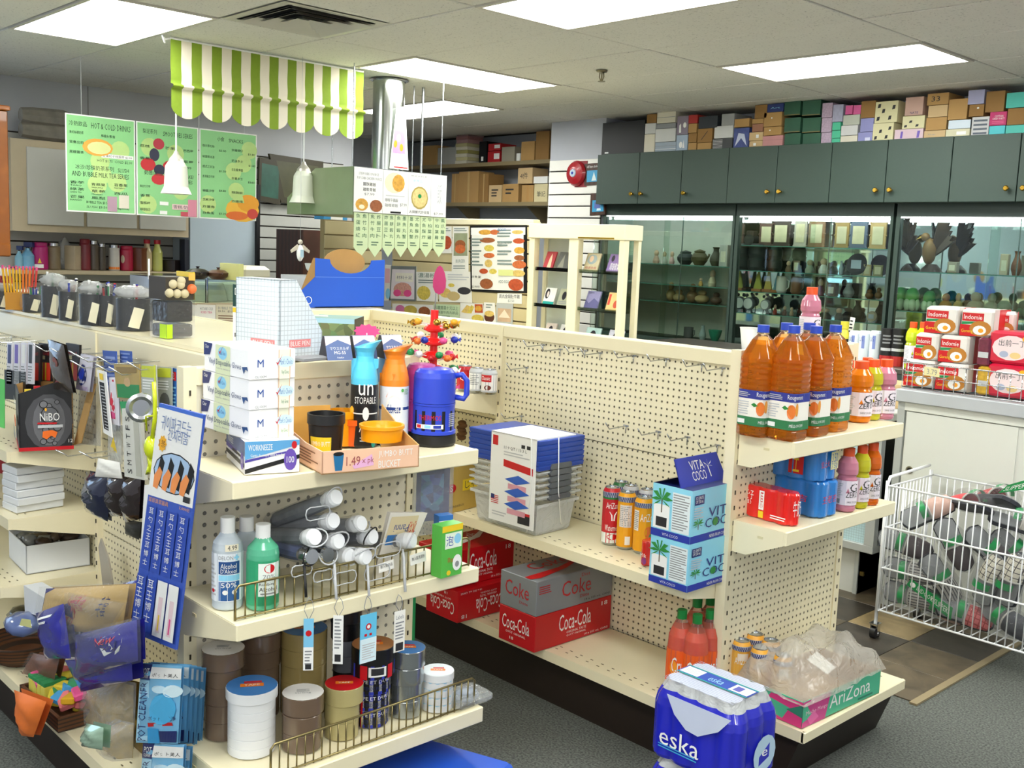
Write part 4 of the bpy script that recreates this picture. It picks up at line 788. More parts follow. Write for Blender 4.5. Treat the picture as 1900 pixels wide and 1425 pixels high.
BL_ = [('r','c',0,0,1,1,mat('9a9aa0')),('r','c',0,.62,1,.95,mat('2c3ab0')),('r','c',0,.0,1,.2,mat('2c3ab0')),('t','c',.1,.68,.9,.88,'COUPE ET DURE',WHITE),('t','c',.1,.3,.9,.5,'CUTS EXTENDS PROTECTS',NAVY),('r','c',.3,0,.34,1,RED)]
BK_ = [('r','c',0,0,1,.48,mat('2c3ab0')),('r','c',.3,0,.42,.48,RED),('r','c',.75,0,.86,.48,RED),('r','c',.44,.1,.72,.44,WHITE),('r','c',.48,.16,.68,.4,INK)]
stack(688, 1338, 68, [(h, BB, .93, None, BL_, 'blue labelled'), (h, BB, .93, None, BL_, 'blue labelled'), (h, BB, 1.0, None, BL_, 'blue labelled'), (h*1.7, BB, 1.16, mat('b47a4a', .4), BK_, 'large black')], 'the blue and black stack', off=(.004, .0))
stack(752, 1322, 62, [(h, SV, .98, None, None, 'silver foil'), (h, SV, .98, None, None, 'silver foil'), (h, SV, 1.06, None, None, 'silver foil'), (h, SV, 1.06, BD, None, 'silver foil')], 'the silver stack', off=(.0, .004))
stack(811, 1312, 60, [(.022, WT, .96, None, [('r','c',0,.9,1,1,SKY)], 'thin white')]*4+[(.022, WT, 1, mat('dfe8ee'), None, 'thin white')], 'the right end white stack')
p = uz(862, 1300, Z3); q = MB(); q.sphere((0, 0, .018), .04, mat('8c96a4', .4), ry=.05, rz=.018, n=10, k=6, jit=.1); o = q.thing('hook_packet', 'clear packet of grey hooks at the right end of the bottom shelf', 'packet', None, (p.x, p.y, Z3)); MB().bbox(-.05, .055, -.07, .07, 0, .03, FILM, .01).part('plastic_bag', o)
boxpx('tape_carton', 'green carton behind the black tape stack', 'box', None, (742, 1230), (690, 1212), (764, 1226), 1106, Z3, mat('1e8a4a', .4), [('r','r',.1,.6,.6,.85,WHITE),('r','f',.3,.75,.6,.9,WHITE),('r','f',.55,.55,.8,.7,WHITE)], dim=(.10, .05, None))
# blue crate on the floor at the bottom edge
p = uz(765, 1400, .20); q = MB(); q.bbox(-.19, .19, -.13, .13, 0, .17, mat('2050b8', .35, noise=.1), .012); o = q.thing('plastic_crate', 'blue plastic lidded crate on the carpet at the bottom edge', 'crate', None, (p.x+.08, p.y-.0, 0), .35); MB().bbox(-.2, .2, -.14, .14, .172, .2, mat('2458c8', .3), .01).part('lid', o)
print('p2 ok')
# ================================================================ far gondola, its shelves
ZM, ZD, ZU = .6075, .2125, 1.0575
def COLA(top=False, inv=False):
    t = 'ti' if inv else 't'; y = (lambda a, b: (1-b, 1-a)) if inv else (lambda a, b: (a, b))
    def T(f, u0, a, u1, b, s, m): a, b = y(a, b); return (t, f, (1-u1 if inv else u0), a, (1-u0 if inv else u1), b, s, m)
    return [T('r', .3, .38, .72, .85, 'Coca-Cola', WHITE), T('r', .4, .27, .66, .34, 'ORIGINAL TASTE', WHITE), T('r', .4, .18, .66, .25, 'GOÛT ORIGINAL', WHITE), T('r', .86, .78, .94, .9, '18', WHITE), T('r', .64, .06, .96, .12, '18 x 355 mL CANS', WHITE),
            T('f', .1, .4, .85, .78, 'Coca-Cola', WHITE), T('f', .2, .28, .75, .36, 'GOÛT ORIGINAL', WHITE), T('f', .32, .12, .42, .2, '18', WHITE),
            ('p', 'tr', [(0, .3), (.3, .32), (.7, .5), (1, .9), (1, .98), (.65, .62), (.3, .45), (0, .42)], WHITE), ('t', 'tr', .2, .55, .75, .9, 'Coca-Cola', WHITE)]
boxpx('cola_case', 'red cola case with upside-down lettering, under another at the left', 'box', 'cola cases on the base deck', (848, 1157), (787, 1132), (925, 1136), 1099, ZD, COKE, COLA(inv=True), .002, dim=(None, .34, None), rz=0)
za = boxdims((848, 1157), (787, 1132), (925, 1136), 1099, ZD)[1][2]+ZD+.001
boxpx('cola_case', 'red cola case on top of the upside-down one, partly under the shelf', 'box', 'cola cases on the base deck', (834, 1094), (775, 1072), (988, 1058), 1026, za, COKE, COLA(), .002, dim=(.2, .34, None), rz=0)
loc, dm, rz = boxdims((991, 1212), (921, 1184), (1137, 1163), 1146, ZD); C_ = uz(991, 1212, ZD); rz = 0; dm = (dm[0], min(dm[1], -.797-C_.y), dm[2]); loc = (C_.x-dm[0]/2, C_.y+dm[1]/2, ZD)
boxat('cola_case', 'red cola case under the grey diet case', 'box', 'cola cases on the base deck', loc, dm, 0, COKE, COLA(), .002); CR_ = mat('b8252c', .4)
boxat('cola_case', 'silver grey diet cola case on top of a red one', 'box', 'cola cases on the base deck', (loc[0], loc[1], ZD+dm[2]+.001), (dm[0], dm[1], dm[2]*.98), rz, mat('8d9196', .35, .2), [('t', 'r', .32, .35, .7, .8, 'Coke', CR_), ('t', 'r', .57, .82, .68, .92, 'Diet', CR_), ('t', 'r', .56, .2, .68, .3, 'Diète', CR_), ('t', 'f', .15, .38, .8, .8, 'Coke', CR_), ('t', 'f', .55, .22, .78, .3, 'Diète', CR_), ('l', 'r', .03, .6, .18, .85, 4, CR_), ('t', 'r', .62, .08, .97, .14, '18 x 355 mL CANS', INK), ('l', 'r', .03, .04, .4, .12, 2, GREY),
    ('p', 'tr', [(0, .18), (.1, .12), (.5, .28), (.9, .62), (1, .8), (.8, .62), (.45, .4), (0, .34)], RED), ('t', 'tr', .22, .55, .7, .88, 'Coke', RED)], .002)
# orange soda bottles
CRM = mat('f04a08', .15, coat=.6); SODA = [(.85, 0), (.95, .02), (.92, .08), (1, .14), (1, .55), (.97, .6), (.93, .7), (.7, .8), (.42, .88), (.32, .91), (.32, .94)]
SCL = mat('f6d8cc', .05, tr=.9)
for u, v, lb in ((1257, 1283, 'left front'), (1285, 1262, 'middle back'), (1285, 1292, 'middle front'), (1309, 1258, 'right back'), (1309, 1283, 'right front, half behind the post')):
    bottle(u, v, 48, v-152, ZD, SODA, SCL, 'orange soda bottle with green cap, %s of the group' % lb, grp='orange soda bottles', cap=mat('1f8a3e', .4), capr=.38, fill=(CRM, .80), ldims=(.14, .55, 3.0), name='soda_bottle', lab=[('r','c',0,0,1,1,mat('f2611a')),('t','c',.3,.35,.8,.8,'Crush',WHITE),('o','c',.35,.5,.1,.2,mat('f79a20')),('t','c',.31,.33,.79,.78,'Crush',INK)][:3])
# storage boxes stack
C, Lx = uz(990, 1000, ZM), uz(872, 962, ZM); h = hz(C, 812)-ZM; w = .36; d = .235
t = empty('storage_box', 'clear storage boxes nested in a stack under blue lids with a printed sleeve', 'storage box', None, (C.x-w/2, C.y+d/2+.0, ZM), .04)
CLR = mat('e4e8e8', .15, noise=.02, kind='film2'); LID = mat('2a4aa8', .3)
q = MB()
def fr(z, i): return [(-w/2+i, -d/2+i, z), (w/2-i, -d/2+i, z), (w/2-i, d/2-i, z), (-w/2+i, d/2-i, z)]
def skin(q, rings, m, capb=True, capt=False):
    for a, b in zip(rings, rings[1:]): q.add(a+b, [(k, (k+1) % 4, 4+(k+1) % 4, 4+k) for k in range(4)], m)
    if capb: q.add(rings[0], [(3, 2, 1, 0)], m)
    if capt: q.add(rings[-1], [(0, 1, 2, 3)], m)
skin(q, [fr(0.0, .03), fr(.01, .024), fr(h*.30, .012), fr(h*.30, .0), fr(h*.33, 0)], CLR); q.part('box_body', t)
for k in range(5): q = MB(); z0 = h*(.36+.062*k); skin(q, [fr(z0, .012), fr(z0+h*.03, .008), fr(z0+h*.03, -.004), fr(z0+h*.045, -.004), fr(z0+h*.045, .01)], CLR, False); q.part('box_rim', t)
for k in range(6): q = MB(); z0 = h*(.67+.05*k); skin(q, [fr(z0, -.006), fr(z0+h*.04, -.008), fr(z0+h*.048, -.003)], LID, False, True); q.part('lid', t)
for k in range(6): q = MB(); z0 = h*(.36+.062*k); q.prism([(-.06, z0), (.05, z0), (.055, z0+h*.02), (.05, z0+h*.052), (-.055, z0+h*.055), (-.065, z0+h*.02)], 'x', w/2-.002, w/2+.011, mat('5e6266', .4)); q.part('latch', t)
q = MB(); x0, x1 = -w/2+.12, w/2-.005; q.box(x0, x1, -d/2-.012, -d/2-.009, h*.0+.03, h*.97+.004, WHITE); q.box(x0, x1, -d/2-.012, d/2-.03, h*.967, h*.967+.005, WHITE); o = q.part('sleeve', t)
sf = {'f': lambda u, v, off: Vector((x0+(x1-x0)*u, -d/2-.012-off, .03+(h*.97-.03)*v))}
it = [('r','f',.04,.86,.16,.97,RED),('t','f',.3,.83,.8,.87,'11.9 QT / 13.3 L',INK),('p','f',[(.3,.64),(.95,.60),(.95,.68),(.3,.72)],RED),('r','f',.68,.88,.76,.92,INK),('r','f',.8,.88,.88,.92,INK),('l','f',.3,.76,.9,.82,2,LGREY),('r','f',.66,.04,.92,.14,INK),('r','f',.66,.14,.92,.17,RED),('l','f',.08,.06,.4,.12,2,LGREY)]
for k in range(3): it += [('p','f',[(.34,.5-.14*k),(.6,.46-.14*k),(.9,.52-.14*k),(.64,.57-.14*k)],mat('2f5fc0')),('r','f',.42,.4-.14*k,.82,.46-.14*k,mat('d89aa8'))]
it += [('r','f',.05,.2,.22,.3,WHITE)]+[('r','f',.05,.2+.02*k,.22,.21+.02*k,RED) for k in range(5)]+[('r','f',.05,.25,.13,.3,NAVY)]
MB().prints(it, sf).part('printing', t)
for dx, s_ in ((.05, 1), (-.02, 1)): q = MB(); q.tube([(x0+dx+.16, -d/2-.014, h*.98), (x0+dx+.17, -d/2-.016, h*.5), (x0+dx+.15, -d/2-.006, .02)] if dx > 0 else [(w/2+.013, -.03, h*.98), (w/2+.014, -.02, h*.45), (w/2-.01, .03, .03)], .0022, WHITE, 5); q.part('strap', t)
# tall iced tea cans
def can(u, vb, w, vt, z, m, label, lab, grp, px=None, name='drink_can', spot=True):
    p = uz(u, vb, z) if px is None else Vector(px); D_ = (p-CAM).dot(_F); r = w/FPX*D_/2 if px is None else w; h = hz(p, vt)-z if px is None else vt
    q = MB(); q.lathe([(r*.8, 0), (r, r*.3), (r, h-r*.45), (r*.82, h-r*.06), (r*.82, h), (r*.76, h), (r*.74, h-.004), (.001, h-.004)], m, 18, mats=[STEEL, m, m, STEEL, STEEL, STEEL, STEEL], capt=False)
    o = q.thing(name, label, 'can', grp, (p.x, p.y, z), tocam(p)+.25)
    if lab: MB().prints(lab, {'c': cface(r, r*.3, h-r*.45, 0, 3.0)}).part('label', o)
    return o
CKB = [('r','c',0,.9,1,1,mat('c8ccd4',.3))]+[('r','c',.06*k,.9,.06*k+.03,.95,NAVY) for k in range(16)]+[('r','c',.06*k+.03,.95,.06*k+.06,1,NAVY) for k in range(16)]
WM = [('r','c',0,0,1,.2,mat('e8efe8')),('r','c',0,.42,1,.83,mat('c41f2a')),('t','c',.22,.68,.78,.8,'AriZona',WHITE),('p','c',[(.35,.62),(.65,.62),(.58,.55),(.56,.44),(.44,.44),(.42,.55)],WHITE),('t','c',.2,.24,.8,.36,'Watermelon',WHITE),('r','c',0,.86,1,.9,mat('1f7a3a')),('o','c',.5,.12,.2,.06,RED)]+CKB
MG = [('r','c',0,.02,1,.88,mat('eda514')),('t','c',.3,.62,.9,.78,'AriZona',WHITE),('o','c',.6,.4,.14,.12,mat('e87a3a')),('o','c',.7,.3,.08,.06,mat('3aa070')),('r','c',.02,.42,.25,.84,mat('e9e0d8')),('l','c',.03,.44,.24,.82,10,GREY)]+CKB
MG2 = [('r','c',0,.02,1,.88,mat('eda514')),('r','c',.15,.4,.62,.84,mat('e2d8d2')),('l','c',.18,.42,.6,.82,11,GREY),('r','c',.4,.05,.6,.22,PAPER)]+CKB
can(1148, 988, 31, 893, ZM, mat('2c6a3a', .3), 'iced tea can behind the red watermelon can', CKB, 'tall iced tea cans'); can(1166, 996, 30, 900, ZM, LGREY, 'iced tea can in the back row, middle', CKB, 'tall iced tea cans'); can(1196, 1004, 30, 907, ZM, LGREY, 'iced tea can in the back row beside the blue boxes', CKB, 'tall iced tea cans')
can(1131, 1008, 33, 903, ZM, mat('c41f2a', .3), 'red watermelon iced tea can in the front row', WM, 'tall iced tea cans'); can(1159, 1016, 33, 912, ZM, mat('eda514', .3), 'yellow iced tea can showing its ingredient panel', MG2, 'tall iced tea cans'); can(1191, 1024, 36, 922, ZM, mat('eda514', .3), 'yellow iced tea can with brand lettering', MG, 'tall iced tea cans')
def lobed(nx, ny, r, h, label, name, cat, grp, loc, rz, m, top=None, lab=None, colr=None, inner=None, neck=1., prof=None, split=None):
    """shrink wrapped pack: lobed outline nx by ny containers"""
    W2, D2 = nx*r, ny*r; pts = []
    def side(a, b, n):
        for i in range(n*6):
            s = i/(n*6); ph = (s*n) % 1; pts.append((a[0]+(b[0]-a[0])*s, a[1]+(b[1]-a[1])*s, math.sin(math.pi*ph)**.7))
    side((-W2, -D2), (W2, -D2), nx); side((W2, -D2), (W2, D2), ny); side((W2, D2), (-W2, D2), nx); side((-W2, D2), (-W2, -D2), ny)
    prof = prof or [(.93, 0), (1, .04), (1, .5), (1, .94), (.95, 1.)]
    n = len(pts); q = MB()
    def ring(s, z):
        out = []
        for k, (x, y, l) in enumerate(pts):
            cx, cy = max(-W2+r, min(W2-r, x)), max(-D2+r, min(D2-r, y)); dx, dy = x-cx, y-cy; L = math.hypot(dx, dy); g = min(1, r/max(L, 1e-6)); ins = (1-l)*r*.28
            f = (L and (L*g-ins)/L) or 1; out.append((((cx+dx*f))*s, (cy+dy*f)*s, z))
        return out
    RR = [ring(s, z*h) for s, z in prof]
    for i in range(len(RR)-1):
        mm = m if not split or prof[i][1] < split else FILM2
        q.add(RR[i]+RR[i+1], [(k, (k+1) % n, n+(k+1) % n, n+k) for k in range(n)], mm, True)
    q.add(RR[-1], [tuple(range(n))], top or m); q.add(RR[0], [tuple(range(n-1, -1, -1))], m)
    o = q.thing(name, label, cat, grp, loc, rz)
    if lab: MB().prints(lab, faces(2*W2-.002, 2*D2-.002, h)).part('printing', o)
    return o
p = uz(1197, 1048, ZM); lobed(1, 2, .022, .085, 'small red milk drink pack in front of the yellow cans', 'milk_pack', 'drink pack', None, (p.x, p.y+.03, ZM), .0, mat('d42016', .25, coat=.5), lab=[('t','f',.2,.35,.8,.5,'Milk',WHITE),('o','f',.6,.2,.25,.15,mat('7a2a7a')),('t','r',.1,.3,.5,.5,'Milk',WHITE)])
# coconut water cases
VS = mat('8fd6ee', .35); PG = mat('2f8a3c', .4); VN = mat('1c2f7a', .4)
def palm(f, u, v, s): return [('p', f, [(u-.01*s, v-.28*s), (u+.02*s, v-.28*s), (u+.02*s, v), (u-.01*s, v)], mat('5a4a30'))]+[('p', f, [(u, v), (u+dx*.5*s, v+dy*.8*s+.05*s), (u+dx*s, v+dy*s), (u+dx*.5*s, v+dy*.5*s-.03*s)], PG) for dx, dy in ((.32, .02), (.25, .16), (.08, .24), (-.1, .22), (-.26, .14), (-.32, -.02), (.26, -.14), (-.24, -.14))]
def VC(): return [('r','f',0,0,1,.14,mat('2438a0')),('r','r',0,0,1,.14,mat('2438a0')),('t','f',.3,.04,.7,.09,'VITA COCO',WHITE),('r','f',.05,.16,.46,.62,WHITE),('r','f',.12,.2,.4,.38,INK),('r','f',.52,.16,.97,.9,mat('dfe8ea')),('l','f',.54,.2,.95,.88,14,GREY)]+palm('f', .25, .72, .9)+[('r','r',.05,.72,.25,.9,NAVY),('t','r',.07,.82,.23,.88,'12 UNITS',WHITE),('t','r',.07,.75,.23,.81,'OF 330 mL',WHITE),('t','r',.36,.44,.95,.62,'VITA',VN),('t','r',.3,.24,.95,.42,'COCO',VN),('o','r',.52,.33,.06,.08,PG),('l','r',.04,.45,.26,.68,5,LGREY),('t','r',.4,.04,.95,.1,'NEVER FROM CONCENTRATE',WHITE)]+palm('r', .14, .36, .4)
loc, dm, rz = boxdims((1274, 1103), (1211, 1088), (1320, 1093), 1012, ZM); cz = uz(1274, 1100, ZM); h1 = hz(cz, 1011)-ZM; h2 = hz(cz, 912)-ZM-h1; W_ = .155; D_v = .25; ct = (cz.x-W_/2, cz.y+D_v/2+.0)
boxat('coconut_water_case', 'lower light blue coconut water case with palm trees', 'box', 'coconut water cases', (ct[0], ct[1], ZM), (W_, D_v, h1-.001), 0, VS, VC())
o = boxat('coconut_water_case', 'upper coconut water case with its dark blue flap open', 'box', 'coconut water cases', (ct[0]-.004, ct[1], ZM+h1), (W_, D_v, h2), .02, VS, VC(), mats=dict(top=NAVY))
fw = .085; q = MB(); q.add([(W_/2-.045, -D_v/2, h2), (W_/2-.045, D_v/2, h2), (W_/2-.085, D_v/2-.01, h2+fw), (W_/2-.085, -D_v/2+.01, h2+fw), (W_/2-.048, -D_v/2, h2), (W_/2-.048, D_v/2, h2), (W_/2-.088, D_v/2-.01, h2+fw), (W_/2-.088, -D_v/2+.01, h2+fw)], [(0, 1, 2, 3), (7, 6, 5, 4), (3, 2, 6, 7)], mat('2a3aa8', .35)); q.part('flap', o)
MB().prints([('t','r',.3,.52,.6,.85,'VITA',WHITE),('t','r',.3,.15,.6,.48,'COCO',WHITE),('p','r',[(.68,.2),(.7,.2),(.69,.6),(.67,.6)],WHITE)]+[('p','r',[(.68,.6),(.68+a,.6+b),(.68+a*.7,.6+b*.4)],WHITE) for a, b in ((.1,.15),(.1,-.05),(-.08,.15),(-.09,-.03),(.01,.25))], {'r': lambda u, v, off: Vector((W_/2-.045-.04*v+off, -D_v/2+D_v*u, h2+fw*v+off*.4))}).part('printing', o)
MB().add([(-W_/2, -D_v/2, h2+.001), (0, -D_v/2, h2+.03), (0, D_v/2, h2+.03), (-W_/2, D_v/2, h2+.001)], [(0, 1, 2, 3)], mat('4a5ab0', .4)).part('flap', o)
# upper shelf cans and left bits
def foodcan(u, vb, label, m, lab): return can(u, vb, 30, vb-46, ZU, m, label, lab, 'food cans on the small shelf', name='food_can')
foodcan(862, 724, 'food can at the left, mostly hidden behind the flask', mat('b8202a', .35), [('r','c',0,.1,1,.9,RED),('t','c',.2,.45,.9,.7,'Casa',WHITE)])
foodcan(884, 728, 'food can in the middle showing a white back label', LGREY, [('r','c',0,.08,1,.92,WHITE),('l','c',.1,.3,.5,.85,6,GREY),('r','c',.55,.12,.8,.3,INK)])
foodcan(907, 731, 'food can at the right with a red top and picture', LGREY, [('r','c',0,.08,1,.92,mat('f2eeea')),('r','c',0,.55,.5,.92,RED),('t','c',.05,.65,.45,.85,'Classic',WHITE),('o','c',.35,.25,.15,.13,mat('6b2a18'))])
boxpx('sugar_carton', 'brown carton with a red S logo beside the clear boxes', 'box', None, (822, 956), (800, 947), (884, 940), 868, ZM, mat('c3a24e', .7), [('o','r',.22,.52,.14,.1,RED),('t','r',.18,.46,.27,.58,'S',WHITE),('t','r',.6,.46,.95,.62,'じゃ',YEL),('t','r',.1,.1,.6,.15,'新東陽食品有限公司',INK),('r','r',.55,.42,1,.66,YEL),('t','r',.62,.46,.95,.62,'じゃ',INK)], dim=(.15, None, None))
p = ux(802, 862, 1.36); q = MB(); q.box(-.001, .001, -.05, .06, -.17, 0, mat('3b3468', .3, noise=.3)); q.box(.001, .0015, -.035, .04, -.14, -.03, mat('4a6a9a', .3, kind='print')); o = q.thing('hanging_packet', 'dark purple picture packet hanging beside the near end unit', 'packet', None, (p.x, p.y, p.z), (0, 0, -.2)); MB().box(-.004, .006, -.06, .07, -.21, .01, FILM).part('plastic_bag', o)
p = uy(857, 795, -.83); q = MB()
for k in range(7): q.sphere((.008*math.sin(k*2.1), .0, -.02-.011*k), .02, mat('6b4a2c', .8, bump=.8), rz=.013, n=8, k=6)
q.thing('net_bag', 'brown knotted net bag hanging under the small can shelf', 'bag', None, (p.x, p.y, p.z+.045))
# peg hooks on the far gondola
def hook(p, L, n, grp, m=STEEL, dirn=(0, -1), label=None):
    q = MB(); dx, dy = dirn
    def W(a, z): return (dx*a, dy*a, z)
    q.tube([W(-.004, 0), W(.006, 0), W(L*.8, -.004), W(L, .022)], .0022, m, 5); q.tube([W(.002, 0), W(.002, -.028)], .002, m, 4); q.box(-.012 if dy else -.002, .012 if dy else .002, -.001-.002*abs(dy), .001, -.003, .003, m)
    return q.thing('peg_hook', label or n, 'hook', grp, tuple(p))
U1 = [(977, 682), (1008, 640), (1040, 648), (1086, 651), (1114, 655), (1176, 660), (1237, 666), (1303, 676), (1341, 683)]
for i, (u, v) in enumerate(U1): hook(uy(u, v, -.787), .115, 'empty wire peg hook high on the bare pegboard, %s' % ('leftmost', 'second from left', 'third from left', 'fourth from left', 'fifth from left', 'sixth from left', 'seventh from left', 'eighth from left', 'rightmost')[i], 'upper empty peg hooks')
for i, (u, v) in enumerate([(968, 772), (1162, 790), (1222, 801), (1276, 811), (1332, 826)]): hook(uy(u, v, -.787), .12, 'empty wire peg hook above the clear boxes and cans, %s' % ('leftmost', 'second', 'third', 'fourth', 'rightmost')[i], 'lower empty peg hooks')
# ================================================================ right end unit shelves
ZA, ZB, ZE = 1.1075, .8205, .2075
JM = mat('e68e22', .04, noise=.02, tr=.75, coat=.5); JCL = mat('f6ead4', .03, tr=.9)
def jug(u, vb, w, vt, label, lab=True, turn=.0):
    p = uz(u, vb, ZA); D_ = (p-CAM).dot(_F); r = w/FPX*D_/2; h = hz(p, vt)-ZA; n = 24; q = MB()
    def rg(s, z, sq):
        out = []
        for k in range(n):
            a = 2*math.pi*k/n; e = 1/max(abs(math.cos(a)), abs(math.sin(a))); e = 1+(min(e, 1.22)-1)*sq; out.append((r*s*e*math.cos(a), r*s*e*math.sin(a), z*h))
        return out
    P_ = [(.86, 0, 1), (.94, .02, 1), (.94, .08, 1), (.90, .09, 1), (.90, .42, 1), (.95, .43, 1)]+[x for k in range(5) for x in ((.95, .445+.05*k, 1), (.91, .465+.05*k, 1), (.95, .485+.05*k, 1))]+[(.95, .71, 1), (.5, .87, 1), (.3, .915, .2), (.27, .95, 0)]
    RR = [rg(*x) for x in P_]
    for i in range(len(RR)-1): q.add(RR[i]+RR[i+1], [(k, (k+1) % n, n+(k+1) % n, n+k) for k in range(n)], JM if P_[i][1] < .86 else JCL, i > 5)
    q.add(RR[0], [tuple(range(n-1, -1, -1))], JM)
    o = q.thing('juice_bottle', label, 'bottle', 'large apple juice bottles', (p.x, p.y, ZA), turn)
    c = MB(); c.lathe([(r*.34, h*.935), (r*.34, h), (r*.31, h)], mat('2a4ac0', .4), 16, capb=False); c.part('cap', o)
    MB().lathe([(r*.30, h*.92), (r*.36, h*.925), (r*.36, h*.932)], JCL, 16).part('neck_ring', o)
    if lab:
        f = {}
        def sq(u, v, off):                           # label runs round the front and right sides
            a = -3*math.pi/4+math.pi*u; e = min(1/max(abs(math.cos(a)), abs(math.sin(a))), 1.22); rr = r*.93*e+off; return Vector((rr*math.cos(a), rr*math.sin(a), h*(.10+.32*v)))
        sq.curved = 1; f['c'] = sq; AP = mat('e87a2a', .4)
        L = [('r','c',.0,.0,.5,1,mat('f4efe4')),('r','c',.5,0,1,1,mat('f4efe4'))]+[('r','c',a,.76,a+.25,1,mat('2b3590')) for a in (0, .25, .5, .75)]+[('r','c',a,.0,a+.25,.25,mat('2f7a4a')) for a in (0, .25, .5, .75)]+[('o','c',.47,.5,.07,.2,AP),('o','c',.56,.56,.03,.18,mat('e89a3a')),('p','c',[(.3,.6),(.36,.66),(.43,.58),(.36,.54)],PG),('t','c',.40,.80,.7,.96,'Rougemont',WHITE),('l','c',.03,.3,.25,.7,6,LGREY),('t','c',.45,.08,.75,.16,'MELLOW DEW',WHITE),('r','c',.04,.05,.18,.17,WHITE),('l','c',.03,.8,.3,.95,3,LGREY)]
        q = MB(); 
        for k in range(12): pass
        q.prints(L, f).part('label', o)
    return o
for u, x, vt, lb in ((1446, 1.855, 599, 'apple juice bottle in the back row, left'), (1488, 1.855, 599, 'apple juice bottle in the back row, middle'), (1403, 1.862, 603, 'leftmost apple juice bottle beside the post'), (1536, 1.93, 603, 'rightmost apple juice bottle, next to the orange drink'), (1500, 1.945, 605, 'apple juice bottle third along the front row'), (1459, 1.955, 604, 'foremost apple juice bottle with a yellow price sticker')):
    pp = (x, xu(x, ZA, u), ZA); jo = jug(*proj(pp), 64, vt, lb)
MB().add([(.032, -.028, .27), (.036, .0, .265), (.03, .002, .298), (.026, -.022, .302)], [(0, 1, 2, 3)], mat('e8e6a8')).part('price_sticker', jo)
GAT = [(.86, 0), (.97, .02), (1, .06), (.95, .1), (.95, .52), (.86, .55), (.86, .57), (1, .60), (1.02, .68), (.93, .78), (.62, .86), (.50, .89)]
def gato(u, vb, w, vt, z, c, label, px=None):
    L = [('r','c',0,0,1,1,mat('efe4ec', .4)),('t','c',.62,.55,.9,.9,'G',BLACK),('t','c',.5,.32,.95,.55,'ZERO',BLACK),('p','c',[(.5,.5),(.56,.7),(.62,.5)],c),('l','c',.05,.3,.4,.9,8,LGREY),('r','c',.12,.06,.32,.24,GREY),('t','c',.55,.1,.9,.18,'SANS SUCRE',INK)]
    return bottle(u, vb, w, vt, z, GAT, c, label, grp='sports drink bottles', cap=mat('ee5a24', .4), capr=.56, lab=L, ldims=(.11, .5, 2.9), name='sports_drink', px=px, cat='bottle')
GO, GY, GP, GR = mat('f58a12', .08, coat=.7, tr=.2), mat('d3cf2c', .08, coat=.7, tr=.2), mat('d98aa0', .08, coat=.7, tr=.2), mat('e06a10', .08, coat=.7, tr=.2)
gato(1565, 776, 40, 668, ZA, GO, 'orange sports drink half hidden behind the juice'); gato(1602, 768, 34, 664, ZA, GO, 'orange sports drink at the back of the top shelf'); gato(1613, 777, 38, 667, ZA, GY, 'yellow sports drink on the top shelf'); gato(1637, 776, 40, 667, ZA, GP, 'pink sports drink at the right end of the top shelf'); gato(1591, 781, 46, 670, ZA, GO, 'orange sports drink in front on the top shelf')
gato(0, 0, .0345, .20, 1.373, GP, 'pink sports drink standing high behind the juice bottles', px=(ux(1497, 672, 1.785).x, ux(1497, 672, 1.785).y, 1.373))
gato(1567, 946, 38, 831, ZB, GP, 'pink sports drink on the lower drink shelf'); gato(1592, 940, 34, 826, ZB, GY, 'yellow sports drink on the lower drink shelf'); gato(1612, 934, 34, 821, ZB, GR, 'orange sports drink on the lower drink shelf')
BP = mat('2a7fd0', .2, coat=.6, noise=.15, sc=18)
HT = [('t','f',.12,.4,.75,.6,'王老吉',RED),('t','r',.1,.4,.8,.62,'王老吉',RED)]
p = uz(1497, 958, ZB); o = lobed(3, 2, .033, .12, 'lower blue six pack of herbal tea cans', 'tea_pack', 'drink pack', 'blue herbal tea packs', (p.x-.05, p.y+.06, ZB), 0, BP, lab=HT)
o = lobed(3, 2, .033, .12, 'upper blue six pack of herbal tea cans with a price card', 'tea_pack', 'drink pack', 'blue herbal tea packs', (p.x-.06, p.y+.05, ZB+.121), .04, BP, lab=[('t','f',.02,.45,.35,.62,'怕上火',RED),('r','f',.42,.15,.7,.95,mat('c8201c')),('t','f',.5,.2,.62,.9,'王',YEL),('r','r',.55,.3,.95,.8,mat('f0ecb0')),('t','r',.6,.5,.9,.75,'3.50',mat('2a70c0')),('t','r',.6,.32,.9,.48,'7.50',mat('2a70c0')),('t','r',.05,.4,.5,.6,'怕上火',RED)])
MR = mat('e01c14', .2, coat=.6)
p = uz(1462, 974, ZB); lobed(3, 1, .034, .105, 'red pack of milk drink cans with white lettering', 'milk_pack', 'drink pack', None, (p.x-.075, p.y+.02, ZB), -.1, MR, lab=[('t','f',.05,.55,.24,.85,'旺仔',WHITE),('t','f',.05,.4,.2,.54,'牛奶',WHITE),('r','f',.36,.3,.46,.9,WHITE),('t','f',.38,.35,.44,.85,'原',RED),('r','f',.36,.05,.46,.26,YEL),('l','f',.6,.1,.9,.25,2,WHITE),('t','r',.1,.3,.7,.8,'牛奶',WHITE)])
